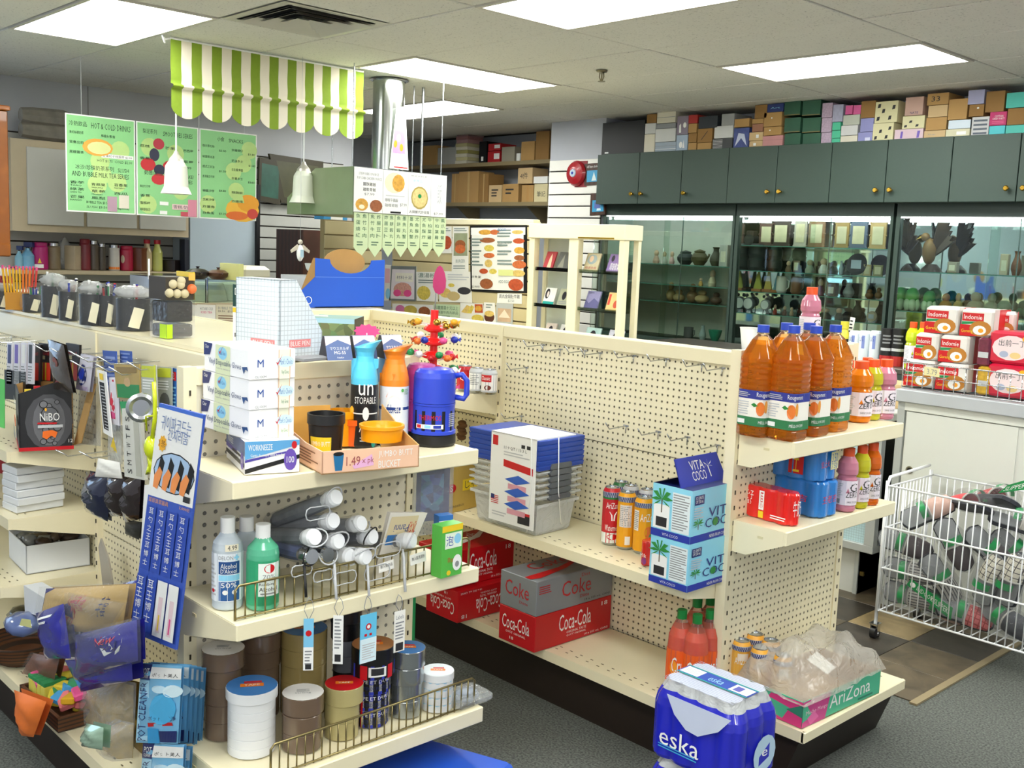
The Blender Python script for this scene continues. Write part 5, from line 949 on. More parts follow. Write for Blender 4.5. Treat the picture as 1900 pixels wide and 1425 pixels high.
# tray of iced tea cans in torn film
c = uz(1487, 1352, ZE); r = uz(1631, 1286, ZE); a = math.atan2(r.y-c.y, r.x-c.x)-math.pi/2; L = (r-c).length; WD = .24; hT = hz(c, 1304)-ZE
t = empty('can_tray', 'green and pink iced tea tray in torn clear film on the base deck', 'box', None, (c.x, c.y, ZE), a)
TG = mat('4fb890', .45); q = MB(); q.box(-WD, 0, 0, L, 0, .003, CARD); q.box(-.003, 0, 0, L, 0, hT, TG); q.box(-WD, 0, 0, .003, 0, hT, TG); q.box(-WD, -WD+.003, 0, L, 0, hT, CARD); q.box(-WD, 0, L-.003, L, 0, hT, CARD); q.part('carton', t)
MB().prints([('p','r',[(0,0),(.28,0),(.34,1),(0,1)],mat('c8468a')),('p','r',[(.0,.2),(.12,.35),(.05,.8),(0,.8)],TG),('p','r',[(.1,.0),(.2,.2),(.14,.5),(.06,.3)],mat('e06aa8')),('t','r',.33,.3,.86,.85,'AriZona',WHITE),('t','r',.04,.4,.3,.6,'Mucho Mango',mat('f0c8d8')),('r','r',.7,.12,.9,.2,mat('2f8068')),('p','f',[(.3,0),(1,0),(1,1),(.5,.9)],mat('d83a80')),('p','f',[(.4,.2),(.7,.1),(.8,.6),(.5,.7)],TG),('p','f',[(.75,.5),(1,.4),(1,.9)],mat('2f8068'))], {'r': lambda u, v, off: Vector((off, u*L, v*hT)), 'f': lambda u, v, off: Vector((-WD+u*WD, -off, v*hT))}).part('printing', t)
R.seed(5); q = MB(); nu, nv = 16, 10
def fm(u, v):
    x = -WD*1.05+WD*1.1*v; y = -.01+(L+.02)*u; e = min(u, 1-u, v, 1-v)*2; zz = hT+.13*min(1, (e*3.2))**.6*(.82+.25*math.sin(u*9+v*5)*math.cos(v*7)) + R.uniform(-.008, .008); return (x, y, max(hT*.9, zz-.05*(v > .6)*(u < .55)))
q.grid(fm, nu, nv, mat('cfcac0', .1, noise=.02, kind='film4')); q.part('plastic_film', t)
MB().add([(-.1, L*.35, hT+.07), (-.03, L*.38, hT+.04), (-.04, L*.52, hT+.045), (-.11, L*.5, hT+.08)], [(0, 1, 2, 3)], PAPER).part('label', t)
MX = [('r','c',0,0,1,.86,mat('e9b04a')),('t','c',.2,.62,.8,.76,'AriZona',WHITE),('r','c',.3,.7,.7,.85,mat('e8d8c0'))]+CKB
for u, v, lb in ((1370, 1284, 'nearest the post'), (1404, 1298, 'second from the post'), (1446, 1312, 'third from the post'), (1424, 1284, 'in the second row'), (1395, 1272, 'farthest back, in the second row')):
    can(u, v, 34, v-97, ZE+.004, mat('e9a93a', .3), 'mango iced tea can in torn film, %s' % lb, MX, 'mango iced tea cans')
# ================================================================ water packs on the carpet
EB = mat('2226b8', .2, coat=.6, noise=.1); BTL = mat('e6f0f6', .05, kind='film2')
def water(z, label, g, rz):
    ex, ey, r = 4, 3, .0375; px_, py_ = (2.065, -1.39)
    prof = [(.96, 0), (1, .04), (1, .3), (1, .55), (1, .68), (.97, .78), (.9, .88), (.84, .95), (.80, 1.)]
    o = lobed(ex, ey, r, .23, label, 'water_pack', 'water bottle pack', g, (px_, py_, z), rz, EB, top=mat('d8dce8', .25), prof=prof, split=.86)
    f = faces(ex*r*2, ey*r*2, .23)
    for s in range(2): pass
    tp = {'t': lambda u, v, off: Vector(((u-.5)*ex*r*1.6, (v-.5)*ey*r*1.6, .2305+off))}
    it = [('r','t',0,.02*k*2.5,1,.02*k*2.5+.012,mat('9aa0bc')) for k in range(20)]+[('r','t',.0,.35,1,.68,mat('2c4aa8')),('r','t',0,.33,1,.36,TEAL),('r','t',0,.67,1,.7,TEAL),('r','t',.02,.38,.28,.65,WHITE),('r','t',.72,.38,.98,.65,WHITE),('r','t',.76,.42,.86,.6,mat('5a5aa8')),('t','t',.4,.42,.6,.6,'eska',mat('9fd0f0')),('l','t',.05,.42,.25,.6,4,LGREY)]
    MB().prints(it, tp).part('top_label', o)
    MB().prints([('t','f',.16,.24,.62,.52,'eska',WHITE),('l','f',.15,.18,.6,.26,2,mat('3fa8d8')),('o','r',.62,.36,.24,.28,mat('b8d4e8', .2)),('p','r',[(.5,.2),(.72,.28),(.72,.5),(.5,.34)],EB),('t','r',.56,.32,.68,.42,'e',WHITE),('p','f',[(.22,1.05),(.32,.78),(.46,.62),(.6,.6),(.82,.8),(.95,1.05)],mat('c8d0e4', .2))], {'f': lambda u, v, off: Vector(((u-.5)*ex*r*2, -ey*r-.004-off, v*.19)), 'r': lambda u, v, off: Vector((ex*r+.004+off, (u-.5)*ey*r*2, v*.19))}).part('printing', o)
    for i in range(ex):
        for j in range(ey):
            if z > .1: q = MB(); q.lathe([(r*.9, .004), (r*.92, .13), (r*.5, .175), (r*.42, .178), (r*.42, .196)], mat('dfe8f0', .1), 10); q.part('bottle', o, None, ((i-(ex-1)/2)*r*1.7, (j-(ey-1)/2)*r*1.7, .004))
    return o
water(.001, 'lower shrink wrapped blue water bottle pack on the carpet', 'water packs', .05); water(.232, 'upper shrink wrapped blue water bottle pack with a top label', 'water packs', 0.)
print('p3 ok')
# ================================================================ near gondola, hook side at the left
def hookrow(lst, z=None, L=.2, grp='loaded wire hooks on the near gondola'):
    for i, (u, v, lb) in enumerate(lst): hook(uy(u, v, -2.367), L, lb, grp, mat('dfe2e4', .2, .9))
hookrow([(172, 647, 'wire hook left of the joint, holding black and orange packs'), (207, 654, 'wire hook just right of the joint'), (243, 659, 'wire hook over the blue card'), (256, 665, 'wire hook over the green and gold card'), (300, 669, 'long wire hook over the grey cards'), (246, 676, 'short wire hook at the gold card'), (296, 683, 'wire hook holding the first grey yellow card'), (322, 688, 'wire hook holding the second grey yellow card'), (358, 679, 'wire hook nearest the post'),
         (60, 625, 'wire hook at the far left above the white packs'), (86, 632, 'wire hook above the red and black packs'), (22, 622, 'leftmost wire hook by the picture edge'), (215, 835, 'lower wire hook beside the shelf end'), (262, 838, 'lower wire hook over the dark bags')])
def carton(*a, **k): return boxpx(*a, **k)
# NIBO lighter display
c, l, r, zz = (36, 838), (-6, 816), (137, 833), .9325
loc, dm, rz = boxdims(c, l, r, 731, zz); w, d, h = dm; h2 = hz(uz(*r, zz), 699)-zz
KB = mat('1c1c1f', .4, noise=.2); t = empty('lighter_display', 'black lighter display carton with a red base band', 'box', None, loc, rz)
q = MB(); q.prism([(-d/2, 0), (d/2, 0), (d/2, h2), (-d/2, h)], 'x', w/2-.004, w/2, KB); q.box(-w/2, w/2, -d/2, -d/2+.004, 0, h, KB); q.prism([(-d/2, 0), (d/2, 0), (d/2, h2), (-d/2, h)], 'x', -w/2, -w/2+.004, CARD); q.box(-w/2, w/2, -d/2, d/2, 0, .004, KB); q.box(-w/2, w/2, d/2-.004, d/2, 0, h2+.03, CARD); q.part('carton', t)
q = MB(); q.box(-w/2-.001, w/2+.0015, -d/2-.0015, d/2, 0, .012, RED); q.part('base_band', t)
GY_ = mat('77777b', .4); it = []
for i in range(22): a = i*2.4; cx_, cy_ = .55+.16*math.cos(a)*(.6+.4*math.sin(i)), .12+.76*(i/22); it += [('o','r',cx_, cy_, .05+.015*(i % 3), (.05+.015*(i % 3))*d/h, BLACK), ('o','r',cx_, cy_, .038+.013*(i % 3), (.038+.013*(i % 3))*d/h, GY_)]
it = [('o','r',.55,.5,.44,.49,mat('4c4c50',.4)),('o','r',.55,.5,.3,.42,mat('6a6a6e',.4))]+it
it += [('o','r',.56,.62,.17,.17*d/h,BLACK),('o','r',.56,.62,.155,.155*d/h,mat('66666a',.4)),('t','r',.38,.52,.74,.66,'NiBO',WHITE),('p','r',[(.34,.5),(.7,.49),(.68,.46),(.33,.47)],RED),('r','r',.34,.40,.8,.45,LGREY),('p','r',[(.42,.24),(.5,.2),(.58,.26),(.66,.22),(.7,.32),(.6,.36),(.5,.35),(.43,.34)],mat('f07018')),('t','r',.9,.13,.98,.19,'12',WHITE),('o','r',.49,.72,.02,.03,mat('f0b020')),
       ('t','f',.2,.72,.95,.84,'NiBO',WHITE),('p','f',[(.3,.4),(.5,.35),(.8,.4),(.85,.52),(.5,.56),(.3,.5)],mat('f07018')),('r','f',.7,.2,.95,.34,WHITE),('p','f',[(0,.1),(.6,.1),(.3,.28),(0,.3)],GY_)]
MB().prints(it, faces(w, d, h)).part('printing', t)
for i in range(5): MB().box(w/2-.03-.0, w/2-.012, -d/2+.02+.028*i, -d/2+.04+.028*i, .02, h+.012+.01*(i % 2), [YEL, RED, mat('e8a020'), RED, YEL][i]).part('lighter', t)
card('display_card', 'tall black box top behind the lighter display', 'box', None, [(8, 740), (48, 744), (48, 690), (8, 686)], ('y', -2.55), .05, BLACK)
card('cardboard_flap', 'leaning brown cardboard strip beside the lighter display', 'cardboard', None, [(136, 826), (150, 822), (178, 712), (166, 712)], ('y', -2.46), .003, CARD2)
card('clear_sheet', 'clear plastic pouch hanging behind the lighter display', 'plastic bag', None, [(140, 822), (186, 828), (186, 700), (150, 696)], ('y', -2.42), .002, FILM)
# hanging goods: (label, corners, plane, thickness, material, prints, bulge)
Yh = -2.50; OB = mat('1a1416', .4)
def hang(name, label, cat, px, y=Yh, th=.002, m=PAPER, it=(), bulge=0, film=None, grp=None): return card(name, label, cat, grp, px, ('y', y), th, m, it, bulge, film=film)
for i, (x, lb) in enumerate(((50, 'first black and red carded pack left of the dark bag'), (72, 'second black and red carded pack left of the dark bag'), (122, 'black and red carded pack right of the dark bag'))):
    hang('carded_pack', lb, 'packet', [(x, 706), (x+24, 708), (x+25, 640), (x, 636)], -2.52+.02*i, .008, OB, [('r',.1,.02,.9,.5,mat('e03a20')),('r',.1,.02,.35,.5,YEL),('t',.15,.7,.85,.8,'Maxell',RED),('r',.5,.02,.6,.5,YEL),('r',.1,.58,.5,.68,mat('e8e2b0'))], grp='black and red carded packs')
hang('dark_bag', 'large dark glossy bag hanging among the carded packs', 'bag', [(100, 722), (136, 730), (118, 640), (88, 630)], -2.54, .01, mat('3a3026', .2, noise=.4, coat=.5), [('o',.5,.6,.2,.1,mat('8a4030'))], .012)
for i in range(4): hang('hanging_pack', 'white narrow hanging pack at the far left, %s' % ('leftmost', 'second', 'third', 'fourth')[i], 'packet', [(12+13*i, 712), (22+13*i, 713), (23+13*i, 636), (13+13*i, 635)], -2.55, .006, mat('e4e2ea', .3), [('r',.2,.5,.8,.95,[NAVY, PURP, WHITE, BLACK][i]),('l',.1,.05,.9,.45,6,GREY)], grp='white narrow packs')
hang('clear_sheet', 'green edged printed sheet at the picture left edge', 'card', [(-8, 790), (8, 795), (8, 705), (-8, 700)], -2.6, .002, mat('5cd060', .5))
hang('blister_pack', 'blister pack with a round blue item', 'packet', [(140, 722), (166, 728), (174, 662), (150, 656)], -2.5, .01, mat('c9c6d2', .2), [('o',.5,.45,.32,.3,NAVY),('o',.5,.5,.2,.18,BLUE),('r',.1,.02,.9,.14,mat('b8a8c8'))], .008)
hang('thermometer', 'curved white wall thermometer strip with a black scale', 'thermometer', [(192, 803), (208, 812), (196, 690), (180, 686)], -2.5, .003, WHITE, [('r',.15,.08,.7,.82,BLACK)]+[('r',.3,.1+.05*k,.7,.115+.05*k,LGREY) for k in range(14)]+[('r',.3,.86,.7,.96,YEL)])
hang('blue_card', 'long blue backing card behind the red pen pack', 'card', [(205, 800), (222, 800), (216, 652), (190, 650)], -2.45, .002, mat('3a5cae', .4), [('l',.1,.3,.9,.95,9,mat('8aa0d8'))])
hang('blue_card', 'second blue backing card further right', 'card', [(224, 690), (246, 692), (244, 652), (222, 650)], -2.43, .002, mat('3a5cae', .4), [('l',.1,.1,.9,.95,5,mat('8aa0d8'))])
hang('pen_pack', 'carded pack with a bright red plastic tool', 'packet', [(200, 785), (222, 790), (220, 700), (202, 700)], -2.49, .003, mat('dfdce4', .3), [('p',[(.3,.15),(.75,.12),(.7,.5),(.55,.95),(.4,.95),(.3,.5)],mat('c8203c')),('o',.5,.2,.25,.08,PINK)], .004)
hang('bulb_card', 'green and gold card with a small glass bulb', 'packet', [(217, 738), (261, 742), (258, 676), (211, 676)], -2.5, .004, mat('b39a58', .4), [('r',.05,.02,.97,.42,mat('2a8a4c')),('o',.5,.48,.14,.13,mat('c8a878', .15)),('r',.1,.75,.9,.92,mat('8c7440'))])
hang('grey_card', 'grey and lime carded pack, left of two', 'packet', [(263, 768), (292, 772), (289, 678), (262, 676)], -2.5, .004, mat('b8bcb2', .3), [('r',.02,.75,.98,.98,mat('c8d030')),('r',.88,0,1,1,mat('d8e020')),('l',.1,.5,.85,.72,4,WHITE),('o',.5,.2,.35,.15,GREY)], grp='grey and lime packs')
hang('grey_card', 'grey and lime carded pack, right of two', 'packet', [(292, 766), (318, 768), (318, 682), (290, 680)], -2.47, .004, mat('a8aca2', .3), [('r',.02,.78,.98,.98,mat('c8d030')),('l',.1,.5,.85,.72,4,WHITE),('o',.55,.25,.35,.2,mat('5a5c58'))], grp='grey and lime packs')
hang('blue_strip', 'narrow blue card with a red 2 beside the post', 'card', [(317, 764), (328, 765), (327, 684), (317, 682)], -2.46, .002, mat('2a6ab8', .4), [('r',0,.72,1,.92,RED),('t',.25,.75,.7,.9,'2',WHITE),('l',.1,.1,.9,.6,6,SKY)])
hang('pill_box', 'long white weekly pill box lettered S M T W T F S', 'pill box', [(231, 884), (268, 891), (259, 764), (226, 758)], -2.56, .01, mat('dcdcd2', .3, noise=.03), [('r',.62,.04,.9,.96,mat('c2c2b4', .2))]+[('tv',.2,.06+.128*k,.42,.13+.128*k,'SMTWTFS'[k],BLACK) for k in range(7)])
hang('green_header', 'green carton header above the pill box', 'card', [(226, 770), (252, 772), (250, 745), (222, 745)], -2.55, .002, mat('1f9a58', .4))
hang('printed_bag', 'clear bags of white goods with red and yellow prints', 'packet', [(200, 860), (224, 862), (226, 790), (200, 786)], -2.46, .006, mat('d8dcd8', .2, kind='film2'), [('p',[(.2,.3),(.8,.3),(.6,.7)],YEL)], .006)
# steel can opener discs and yellow plastic parts
p = uy(262, 757, -2.60); q = MB(); M0 = Matrix.Rotation(-.45, 4, 'Z') @ Matrix.Rotation(math.pi/2, 4, 'Y') @ Matrix.Scale(-1, 4, (0, 0, 1)) @ Matrix.Scale(1.12, 4)
q.M = M0; q.lathe([(.036, 0), (.036, .006), (.022, .008), (.020, .028), (.030, .032), (.031, .045), (.002, .045)], STEEL, 20, capt=False); q.lathe([(.036, 0), (.028, -.003), (.01, .004), (.001, .004)], STEEL, 20, capb=False, capt=False)
q.thing('tea_strainer', 'shiny steel tea strainer disc hanging by the pill box', 'strainer', None, tuple(p))
q = MB(); p = uy(290, 776, -2.55); q.sphere((0, 0, 0), .02, STEEL, ry=.012, rz=.035, n=12, k=7); q.thing('steel_ball', 'small ribbed steel strainer ball behind the disc', 'strainer', None, tuple(p))
LM = mat('c9d61c', .25, coat=.4); p = uy(280, 830, -2.60); q = MB(); q.sphere((0, 0, 0), .024, LM, ry=.018, rz=.032, n=12, k=7); q.tube([(.006, 0, .02), (.024, 0, .08), (.026, .0, .13), (.02, 0, .18)], .006, LM, 6); q.tube([(-.01, 0, -.02), (.006, 0, -.06), (-.016, 0, -.075), (.0, 0, -.05)], .009, LM, 6); q.tube([(.026, 0, .09), (-.03, 0, .08), (-.026, 0, .04)], .003, LM, 5)
q.thing('lime_whistle', 'lime yellow plastic kitchen gadget hanging by the ear pick card', 'gadget', None, tuple(p))
# dark hairnet bags
for i, (px_, m, lb) in enumerate((([(160, 950), (200, 968), (204, 884), (160, 874)], mat('141b38', .12, coat=.8), 'dark blue glossy hairnet bag, left'), ([(206, 958), (232, 958), (236, 880), (205, 874)], mat('241818', .12, coat=.8), 'brown black glossy hairnet bag, middle'), ([(234, 970), (258, 962), (262, 884), (234, 880)], mat('2a2022', .12, coat=.8), 'brown glossy hairnet bag, right'))):
    hang('hairnet_bag', lb, 'bag', px_, -2.52+.01*i, .012, m, (), .03, grp='dark hairnet bags')
hang('bag_header', 'crumpled white paper header above the hairnet bags', 'paper', [(176, 884), (226, 888), (222, 858), (182, 850)], -2.53, .002, PAPER, (), .008)
hang('hairnet_bag', 'small black net bag hanging low near the post', 'bag', [(232, 990), (258, 1002), (262, 970), (232, 966)], -2.45, .01, mat('2c2c28', .4), (), .01, grp='dark hairnet bags')
# ear pick card
EC = card('ear_pick_card', 'tall blue and white ear pick sales card hanging at the end unit', 'card', None, [(243, 1172), (326, 1206), (378, 770), (296, 748)], ('y', -2.66), .006, mat('3c5cc0', .45, noise=.04),
     [('r',0,.62,1,.985,WHITE),('p',[(0,.985),(1,.985),(1,1),(0,1)],mat('3a6ad0'))]+[('o',.52,.735,.46,.085,BLACK),('o',.52,.735,.44,.08,mat('a8c4e4'))]+[('p',[(.12+.22*k,.68),(.24+.22*k,.67),(.3+.22*k,.77),(.2+.22*k,.80)],BLACK) for k in range(4)]+[('p',[(.1+.2*k,.66),(.2+.2*k,.655),(.28+.2*k,.73),(.2+.2*k,.75),(.1+.2*k,.71)],mat('ef9450')) for k in range(4)]
     +[('p',[(.2+.075*math.cos(a*math.pi/9)*(1 if a % 2 else 1.35), .845+.027*math.sin(a*math.pi/9)*(1 if a % 2 else 1.3)) for a in range(18)],mat('f0b020')),('t',.13,.83,.27,.86,'1봉',mat('6a3a10')),('t',.12,.90,.8,.96,'귀이파코드는',mat('6a80b0')),('t',.3,.865,.75,.91,'간지러움',mat('6a80b0')),('r',.8,.635,.94,.66,INK),('t',.05,.595,.5,.615,'耳部清潔器具',mat('e8a860')),('t',.74,.6,.96,.615,'2,000원',mat('e8a860'))]
     +[('r',.04+.24*k,.30,.25+.24*k,.58,mat('2f4fb4')) for k in range(4)]+[('t',.10+.24*k,.545-.037*j,.2+.24*k,.572-.037*j,'耳勺之王耳博士'[j],WHITE) for k in range(4) for j in range(7)]
     +[('r',.04+.24*k,.03,.25+.24*k,.28,WHITE if k > 1 else mat('2f4fb4')) for k in range(4)]+[('r',.1+.24*k,.05,.19+.24*k,.21,mat('e8d0d4')) for k in (2, 3)]+[('r',.13+.24*k,.06,.16+.24*k,.13,YEL if k == 2 else PINK) for k in (2, 3)]+[('t',.07+.24*k,.23-.05*j,.2+.24*k,.27-.05*j,'耳王博士'[j],WHITE) for k in (0, 1) for j in range(4)])
card('ear_pick_card', 'white back sheet of the ear pick sales card', 'card', None, [(250, 1190), (262, 1100), (282, 900), (268, 900)], ('y', -2.655), .004, WHITE)
# POT CLEANER packets
def pot(y, dx, dv, lb): return card('cleaner_packet', lb, 'packet', 'pot cleaner packets', [(252+dx, 1378+dv), (330+dx, 1380+dv), (338+dx, 1236+dv), (262+dx, 1231+dv)], ('y', y), .006, mat('7cc0ea', .25, coat=.4),
    [('r',0,.03,.3,.80,mat('a8d8f2')),('tv',.04,.03,.26,.78,'POT CLEANER',mat('24407a')),('r',.0,.81,.3,1,NAVY),('t',.05,.88,.26,.95,'POT',WHITE),('t',.05,.83,.26,.87,'CLEANER',WHITE),('r',.3,.83,1,.97,WHITE),('t',.35,.85,.95,.9,'ポット美人',INK),('o',.55,.7,.18,.05,mat('c8e8f8')),('o',.85,.68,.2,.08,mat('d8f0fa')),('o',.65,.45,.3,.2,mat('4fb4e8')),('t',.35,.3,.95,.36,'ポット用洗浄',NAVY),('p',[(.34,.22),(.9,.24),(.88,.28),(.33,.27)],RED),('r',.32,.0,.6,.2,mat('2fa0e0')),('r',.62,.02,.98,.17,NAVY)], .006)
for k in range(5): pot(-2.63+.022*k, 14+9*k, -2+2*k, 'pot cleaner packet, %s of the upper fan' % ('second', 'third', 'fourth', 'fifth', 'last')[k]) if k < 4 else None
pot(-2.66, 0, 0, 'front pot cleaner packet of the upper fan'); pot(-2.655, 4, 146, 'front pot cleaner packet of the lower fan, cut by the picture edge'); pot(-2.63, 16, 150, 'second pot cleaner packet of the lower fan')
# shelf goods at the left
WB = mat('dadde0', .5, noise=.03); p0 = uz(34, 953, .7025); tz = hz(p0, 868); hb = (tz-.7025)/6
for k in range(6): boxat('flat_white_box', 'flat white box, %s of the pile of six' % ORD[5-k], 'box', 'flat white boxes', (p0.x-.06+.006*((k*2) % 3-1), p0.y+.075+.004*((k*3) % 3-1), .7025+hb*k), (.11, .165, hb-.0015), .12+.02*((k*5) % 3-1), WB, (), .002)
boxpx('red_box', 'dark red flat box at the far left edge of the second shelf', 'box', None, (22, 880), (-30, 862), (40, 874), 842, .76, mat('8a1c22', .4))
c, l, r, zz = (49, 1066), (0, 1036), (167, 1048), .4725; loc, dm, rz = boxdims(c, l, r, 1014, zz); w, d, h = dm
t = empty('open_carton', 'open white carton filled with small clear packets', 'box', None, loc, rz); q = MB()
q.box(-w/2, w/2, -d/2, -d/2+.003, 0, h, WB); q.box(w/2-.003, w/2, -d/2, d/2, 0, h, WB); q.box(-w/2, -w/2+.003, -d/2, d/2, 0, h, WB); q.box(-w/2, w/2, d/2-.003, d/2, 0, h, WB); q.box(-w/2, w/2, -d/2, d/2, 0, .003, WB); q.part('carton', t)
R.seed(8)
for k in range(12): q = MB(); q.sphere((R.uniform(-w*.35, w*.35), R.uniform(-d*.38, d*.38), h*.85), .03, [mat('7a6a58', .2, noise=.5), mat('8c8e8c', .15, noise=.3), mat('4a3a30', .3, noise=.4)][k % 3], rz=.02, n=8, k=5, jit=.3); q.part('packet', t)
p = uy(196, 1050, -2.44); q = MB(); q.prism([(-.02, -.10), (.06, -.12), (.05, -.04), (.02, .03), (-.04, .085), (-.06, .05)], 'y', 0, .006, mat('a9a294', .3)); q.thing('palette', 'grey curved board leaning on the pegboard behind the bottles', 'board', None, tuple(p))
# tray of small capped bottles on the deck
ZG = .2025; p = uy(155, 1080, -2.58); t = empty('bottle_tray', 'white tray of gold bottles with dark blue caps', 'box', None, (p.x, p.y, .36), -.35)
MB().box(-.06, .10, -.04, .05, -.0, .05, WB).part('tray', t)
for i in range(6):
    for j in range(3):
        q = MB(); x, y = -.048+.026*i, -.028+.028*j; q.cyl((x, y, .01), (x, y, .075), .011, mat('b3923a', .3, .5), 8); q.cyl((x, y, .075), (x, y, .10), .0115, mat('2a3148', .3), 8); q.part('small_bottle', t)
q = MB(); q.box(-.05, .09, -.03, .04, 0, .14, CREAMD); q.thing('display_riser', 'plain riser box under the tray of small bottles', 'box', None, (p.x, p.y, .215), -.35)
card('white_tray', 'white rounded carton edge with brown nuts at the left', 'box', None, [(46, 1135), (92, 1150), (96, 1118), (44, 1086)], ('y', -2.64), .06, WB)
p = uz(85, 1110, .40); q = MB(); R.seed(3)
for k in range(14): q.sphere((R.uniform(-.05, .06), R.uniform(-.04, .04), R.uniform(0, .02)), .014, mat('4c3a2c', .4), n=7, k=5, jit=.15)
q.thing('nut_pile', 'pile of small dark packaged pieces in the white carton', 'goods', None, (p.x, p.y, .385), kind='stuff')
# blue branded bags
BV = mat('2a2a9c', .15, noise=.15, sc=8, coat=.8); TN = mat('d2b06c', .6, noise=.05); Yb = -2.70
card('blue_bag', 'tan and dark blue glove bag printed with red characters', 'packet', 'blue glove bags', [(72, 1165), (225, 1180), (240, 1085), (86, 1092)], ('y', Yb+.04), .02, TN, [('r',0,0,.42,1,BV),('t',.55,.5,.66,.85,'皇牌',RED),('t',.46,.2,.56,.85,'純',RED),('t',.8,.4,.88,.8,'手套',NAVY)], .03, film=FILM3)
card('blue_bag', 'dark blue glove bag with a red and white emblem', 'packet', 'blue glove bags', [(140, 1258), (256, 1226), (254, 1150), (140, 1178)], ('y', Yb-.03), .02, BV, [('o',.72,.55,.16,.28,WHITE),('o',.72,.55,.1,.18,BV),('t',.5,.6,.78,.8,'New',RED),('p',[(.68,.4),(.78,.45),(.74,.62)],WHITE)], .025, film=FILM3)
card('blue_bag', 'dark blue glove bag standing at the left of the pile', 'packet', 'blue glove bags', [(84, 1222), (132, 1222), (118, 1120), (66, 1138)], ('y', Yb-.01), .02, BV, [('l',.2,.7,.7,.9,2,WHITE)], .02)
card('blue_bag', 'dark blue glove bag slumped at the bottom of the pile', 'packet', 'blue glove bags', [(150, 1284), (246, 1262), (244, 1215), (120, 1225)], ('y', Yb+.0), .03, BV, [], .02)
card('blue_bag', 'dark blue glove bag at the upper right of the pile', 'packet', 'blue glove bags', [(215, 1150), (254, 1150), (256, 1076), (228, 1082)], ('y', -2.62), .02, BV, [], .02, film=FILM3)
card('clear_bag', 'loose crinkled clear bag across the blue glove bags', 'plastic bag', None, [(112, 1200), (200, 1170), (230, 1120), (120, 1100)], ('y', Yb-.06), .01, FILM3, (), .03)
# basket, black bag, sponges, orange bag on the deck
RT = mat('5a3416', .7, noise=.2, kind='rattan'); p = uz(20, 1222, ZG+.03); q = MB(); q.lathe([(.08, 0), (.12, .03), (.135, .075), (.125, .078), (.11, .03), (.001, .012)], RT, 20, capt=False); q.thing('rattan_basket', 'round brown rattan basket at the left edge', 'basket', None, (p.x-.05, p.y+.06, ZG))
p = uz(30, 1170, .27); q = MB(); q.sphere((0, 0, 0), .09, mat('17171a', .2, coat=.7, noise=.2), ry=.07, rz=.03, n=12, k=6, jit=.08); o = q.thing('black_packet', 'black glossy packet lying in the rattan basket', 'packet', None, (p.x-.05, p.y+.06, .30))
card('price_label', 'yellow handwritten price label on the black packet', 'label', None, [(36, 1160), (58, 1165), (56, 1150), (40, 1148)], ('y', -2.70), .001, mat('d8d890'))
p = uz(20, 1140, .42); q = MB(); q.sphere((0, 0, 0), .09, mat('5a6a9a', .15, coat=.6), ry=.06, rz=.035, n=12, k=6, jit=.1); q.thing('blue_packet', 'clear blue packet above the rattan basket', 'packet', None, (p.x-.03, p.y+.05, .37))
p = uy(118, 1325, -2.665); t = empty('sponge_basket', 'brown rattan tray heaped with coloured sponges', 'basket', None, (p.x, -2.665, ZG), .02)
q = MB(); q.box(-.15, .15, -.07, .07, 0, .012, RT); 
for a in ((-.15, .15, -.075, -.065), (-.15, .15, .065, .075), (-.155, -.145, -.075, .075), (.145, .155, -.075, .075)): q.box(*a, 0, .045, RT)
q.part('tray', t); R.seed(21)
for k in range(20):
    m = [PINK, mat('e8d040', .9), mat('4aa0d8', .9), mat('d8a820', .9), mat('e88080', .9), mat('3a9060', .9)][k % 6]; q = MB(); q.bbox(-.035, .035, -.02, .02, -.011, .011, m, .004); q.part('sponge', t, None, (R.uniform(-.11, .11), R.uniform(-.04, .045), .03+.013*(k//4)), (R.uniform(-.3, .3), R.uniform(-.3, .3), R.uniform(-1, 1)))
p = uz(62, 1285, ZG+.05); t = empty('sponge_pack', 'yellow and green striped sponge pack beside the rattan tray', 'sponge', None, (p.x-.03, p.y+.05, ZG+.02), .1)
for k in range(4): q = MB(); q.bbox(-.05+.028*k, -.024+.028*k, -.035, .035, 0, .05, mat('d8cc58', .9), .003); q.bbox(-.05+.028*k, -.024+.028*k, -.036, .036, .05, .064, mat('2f8a50', .95), .002); q.part('sponge', t)
card('orange_bag', 'orange net bag drooping over the front of the deck', 'bag', None, [(40, 1365), (62, 1368), (86, 1302), (26, 1280)], ('y', -2.80), .02, mat('e87830', .5, noise=.1), (), .02)
card('gift_wrap', 'silver green foil packet at the end of the sponge tray', 'packet', None, [(152, 1385), (190, 1392), (192, 1350), (160, 1342)], ('y', -2.77), .02, mat('b8d8c0', .15, .5), (), .02)
for k, (px_, lb) in enumerate((([(178, 1350), (246, 1400), (248, 1272), (150, 1250)], 'large clear bag of yellow straw scrubbers'), ([(208, 1430), (246, 1430), (248, 1345), (204, 1335)], 'lower clear bag of yellow straw scrubbers'))):
    card('straw_bag', lb, 'bag', 'straw scrubber bags', px_, ('y', -2.60-.03*k), .03, mat('a08438', .3, noise=.5, sc=30, bump=.6, coat=.4), (), .05, film=FILM)
card('brown_bag', 'clear bag of brown twine behind the sponges', 'bag', None, [(40, 1250), (100, 1262), (110, 1222), (62, 1212)], ('y', -2.68), .02, mat('7a4a30', .4, noise=.3), (), .02, film=FILM3)
print('p4 ok')
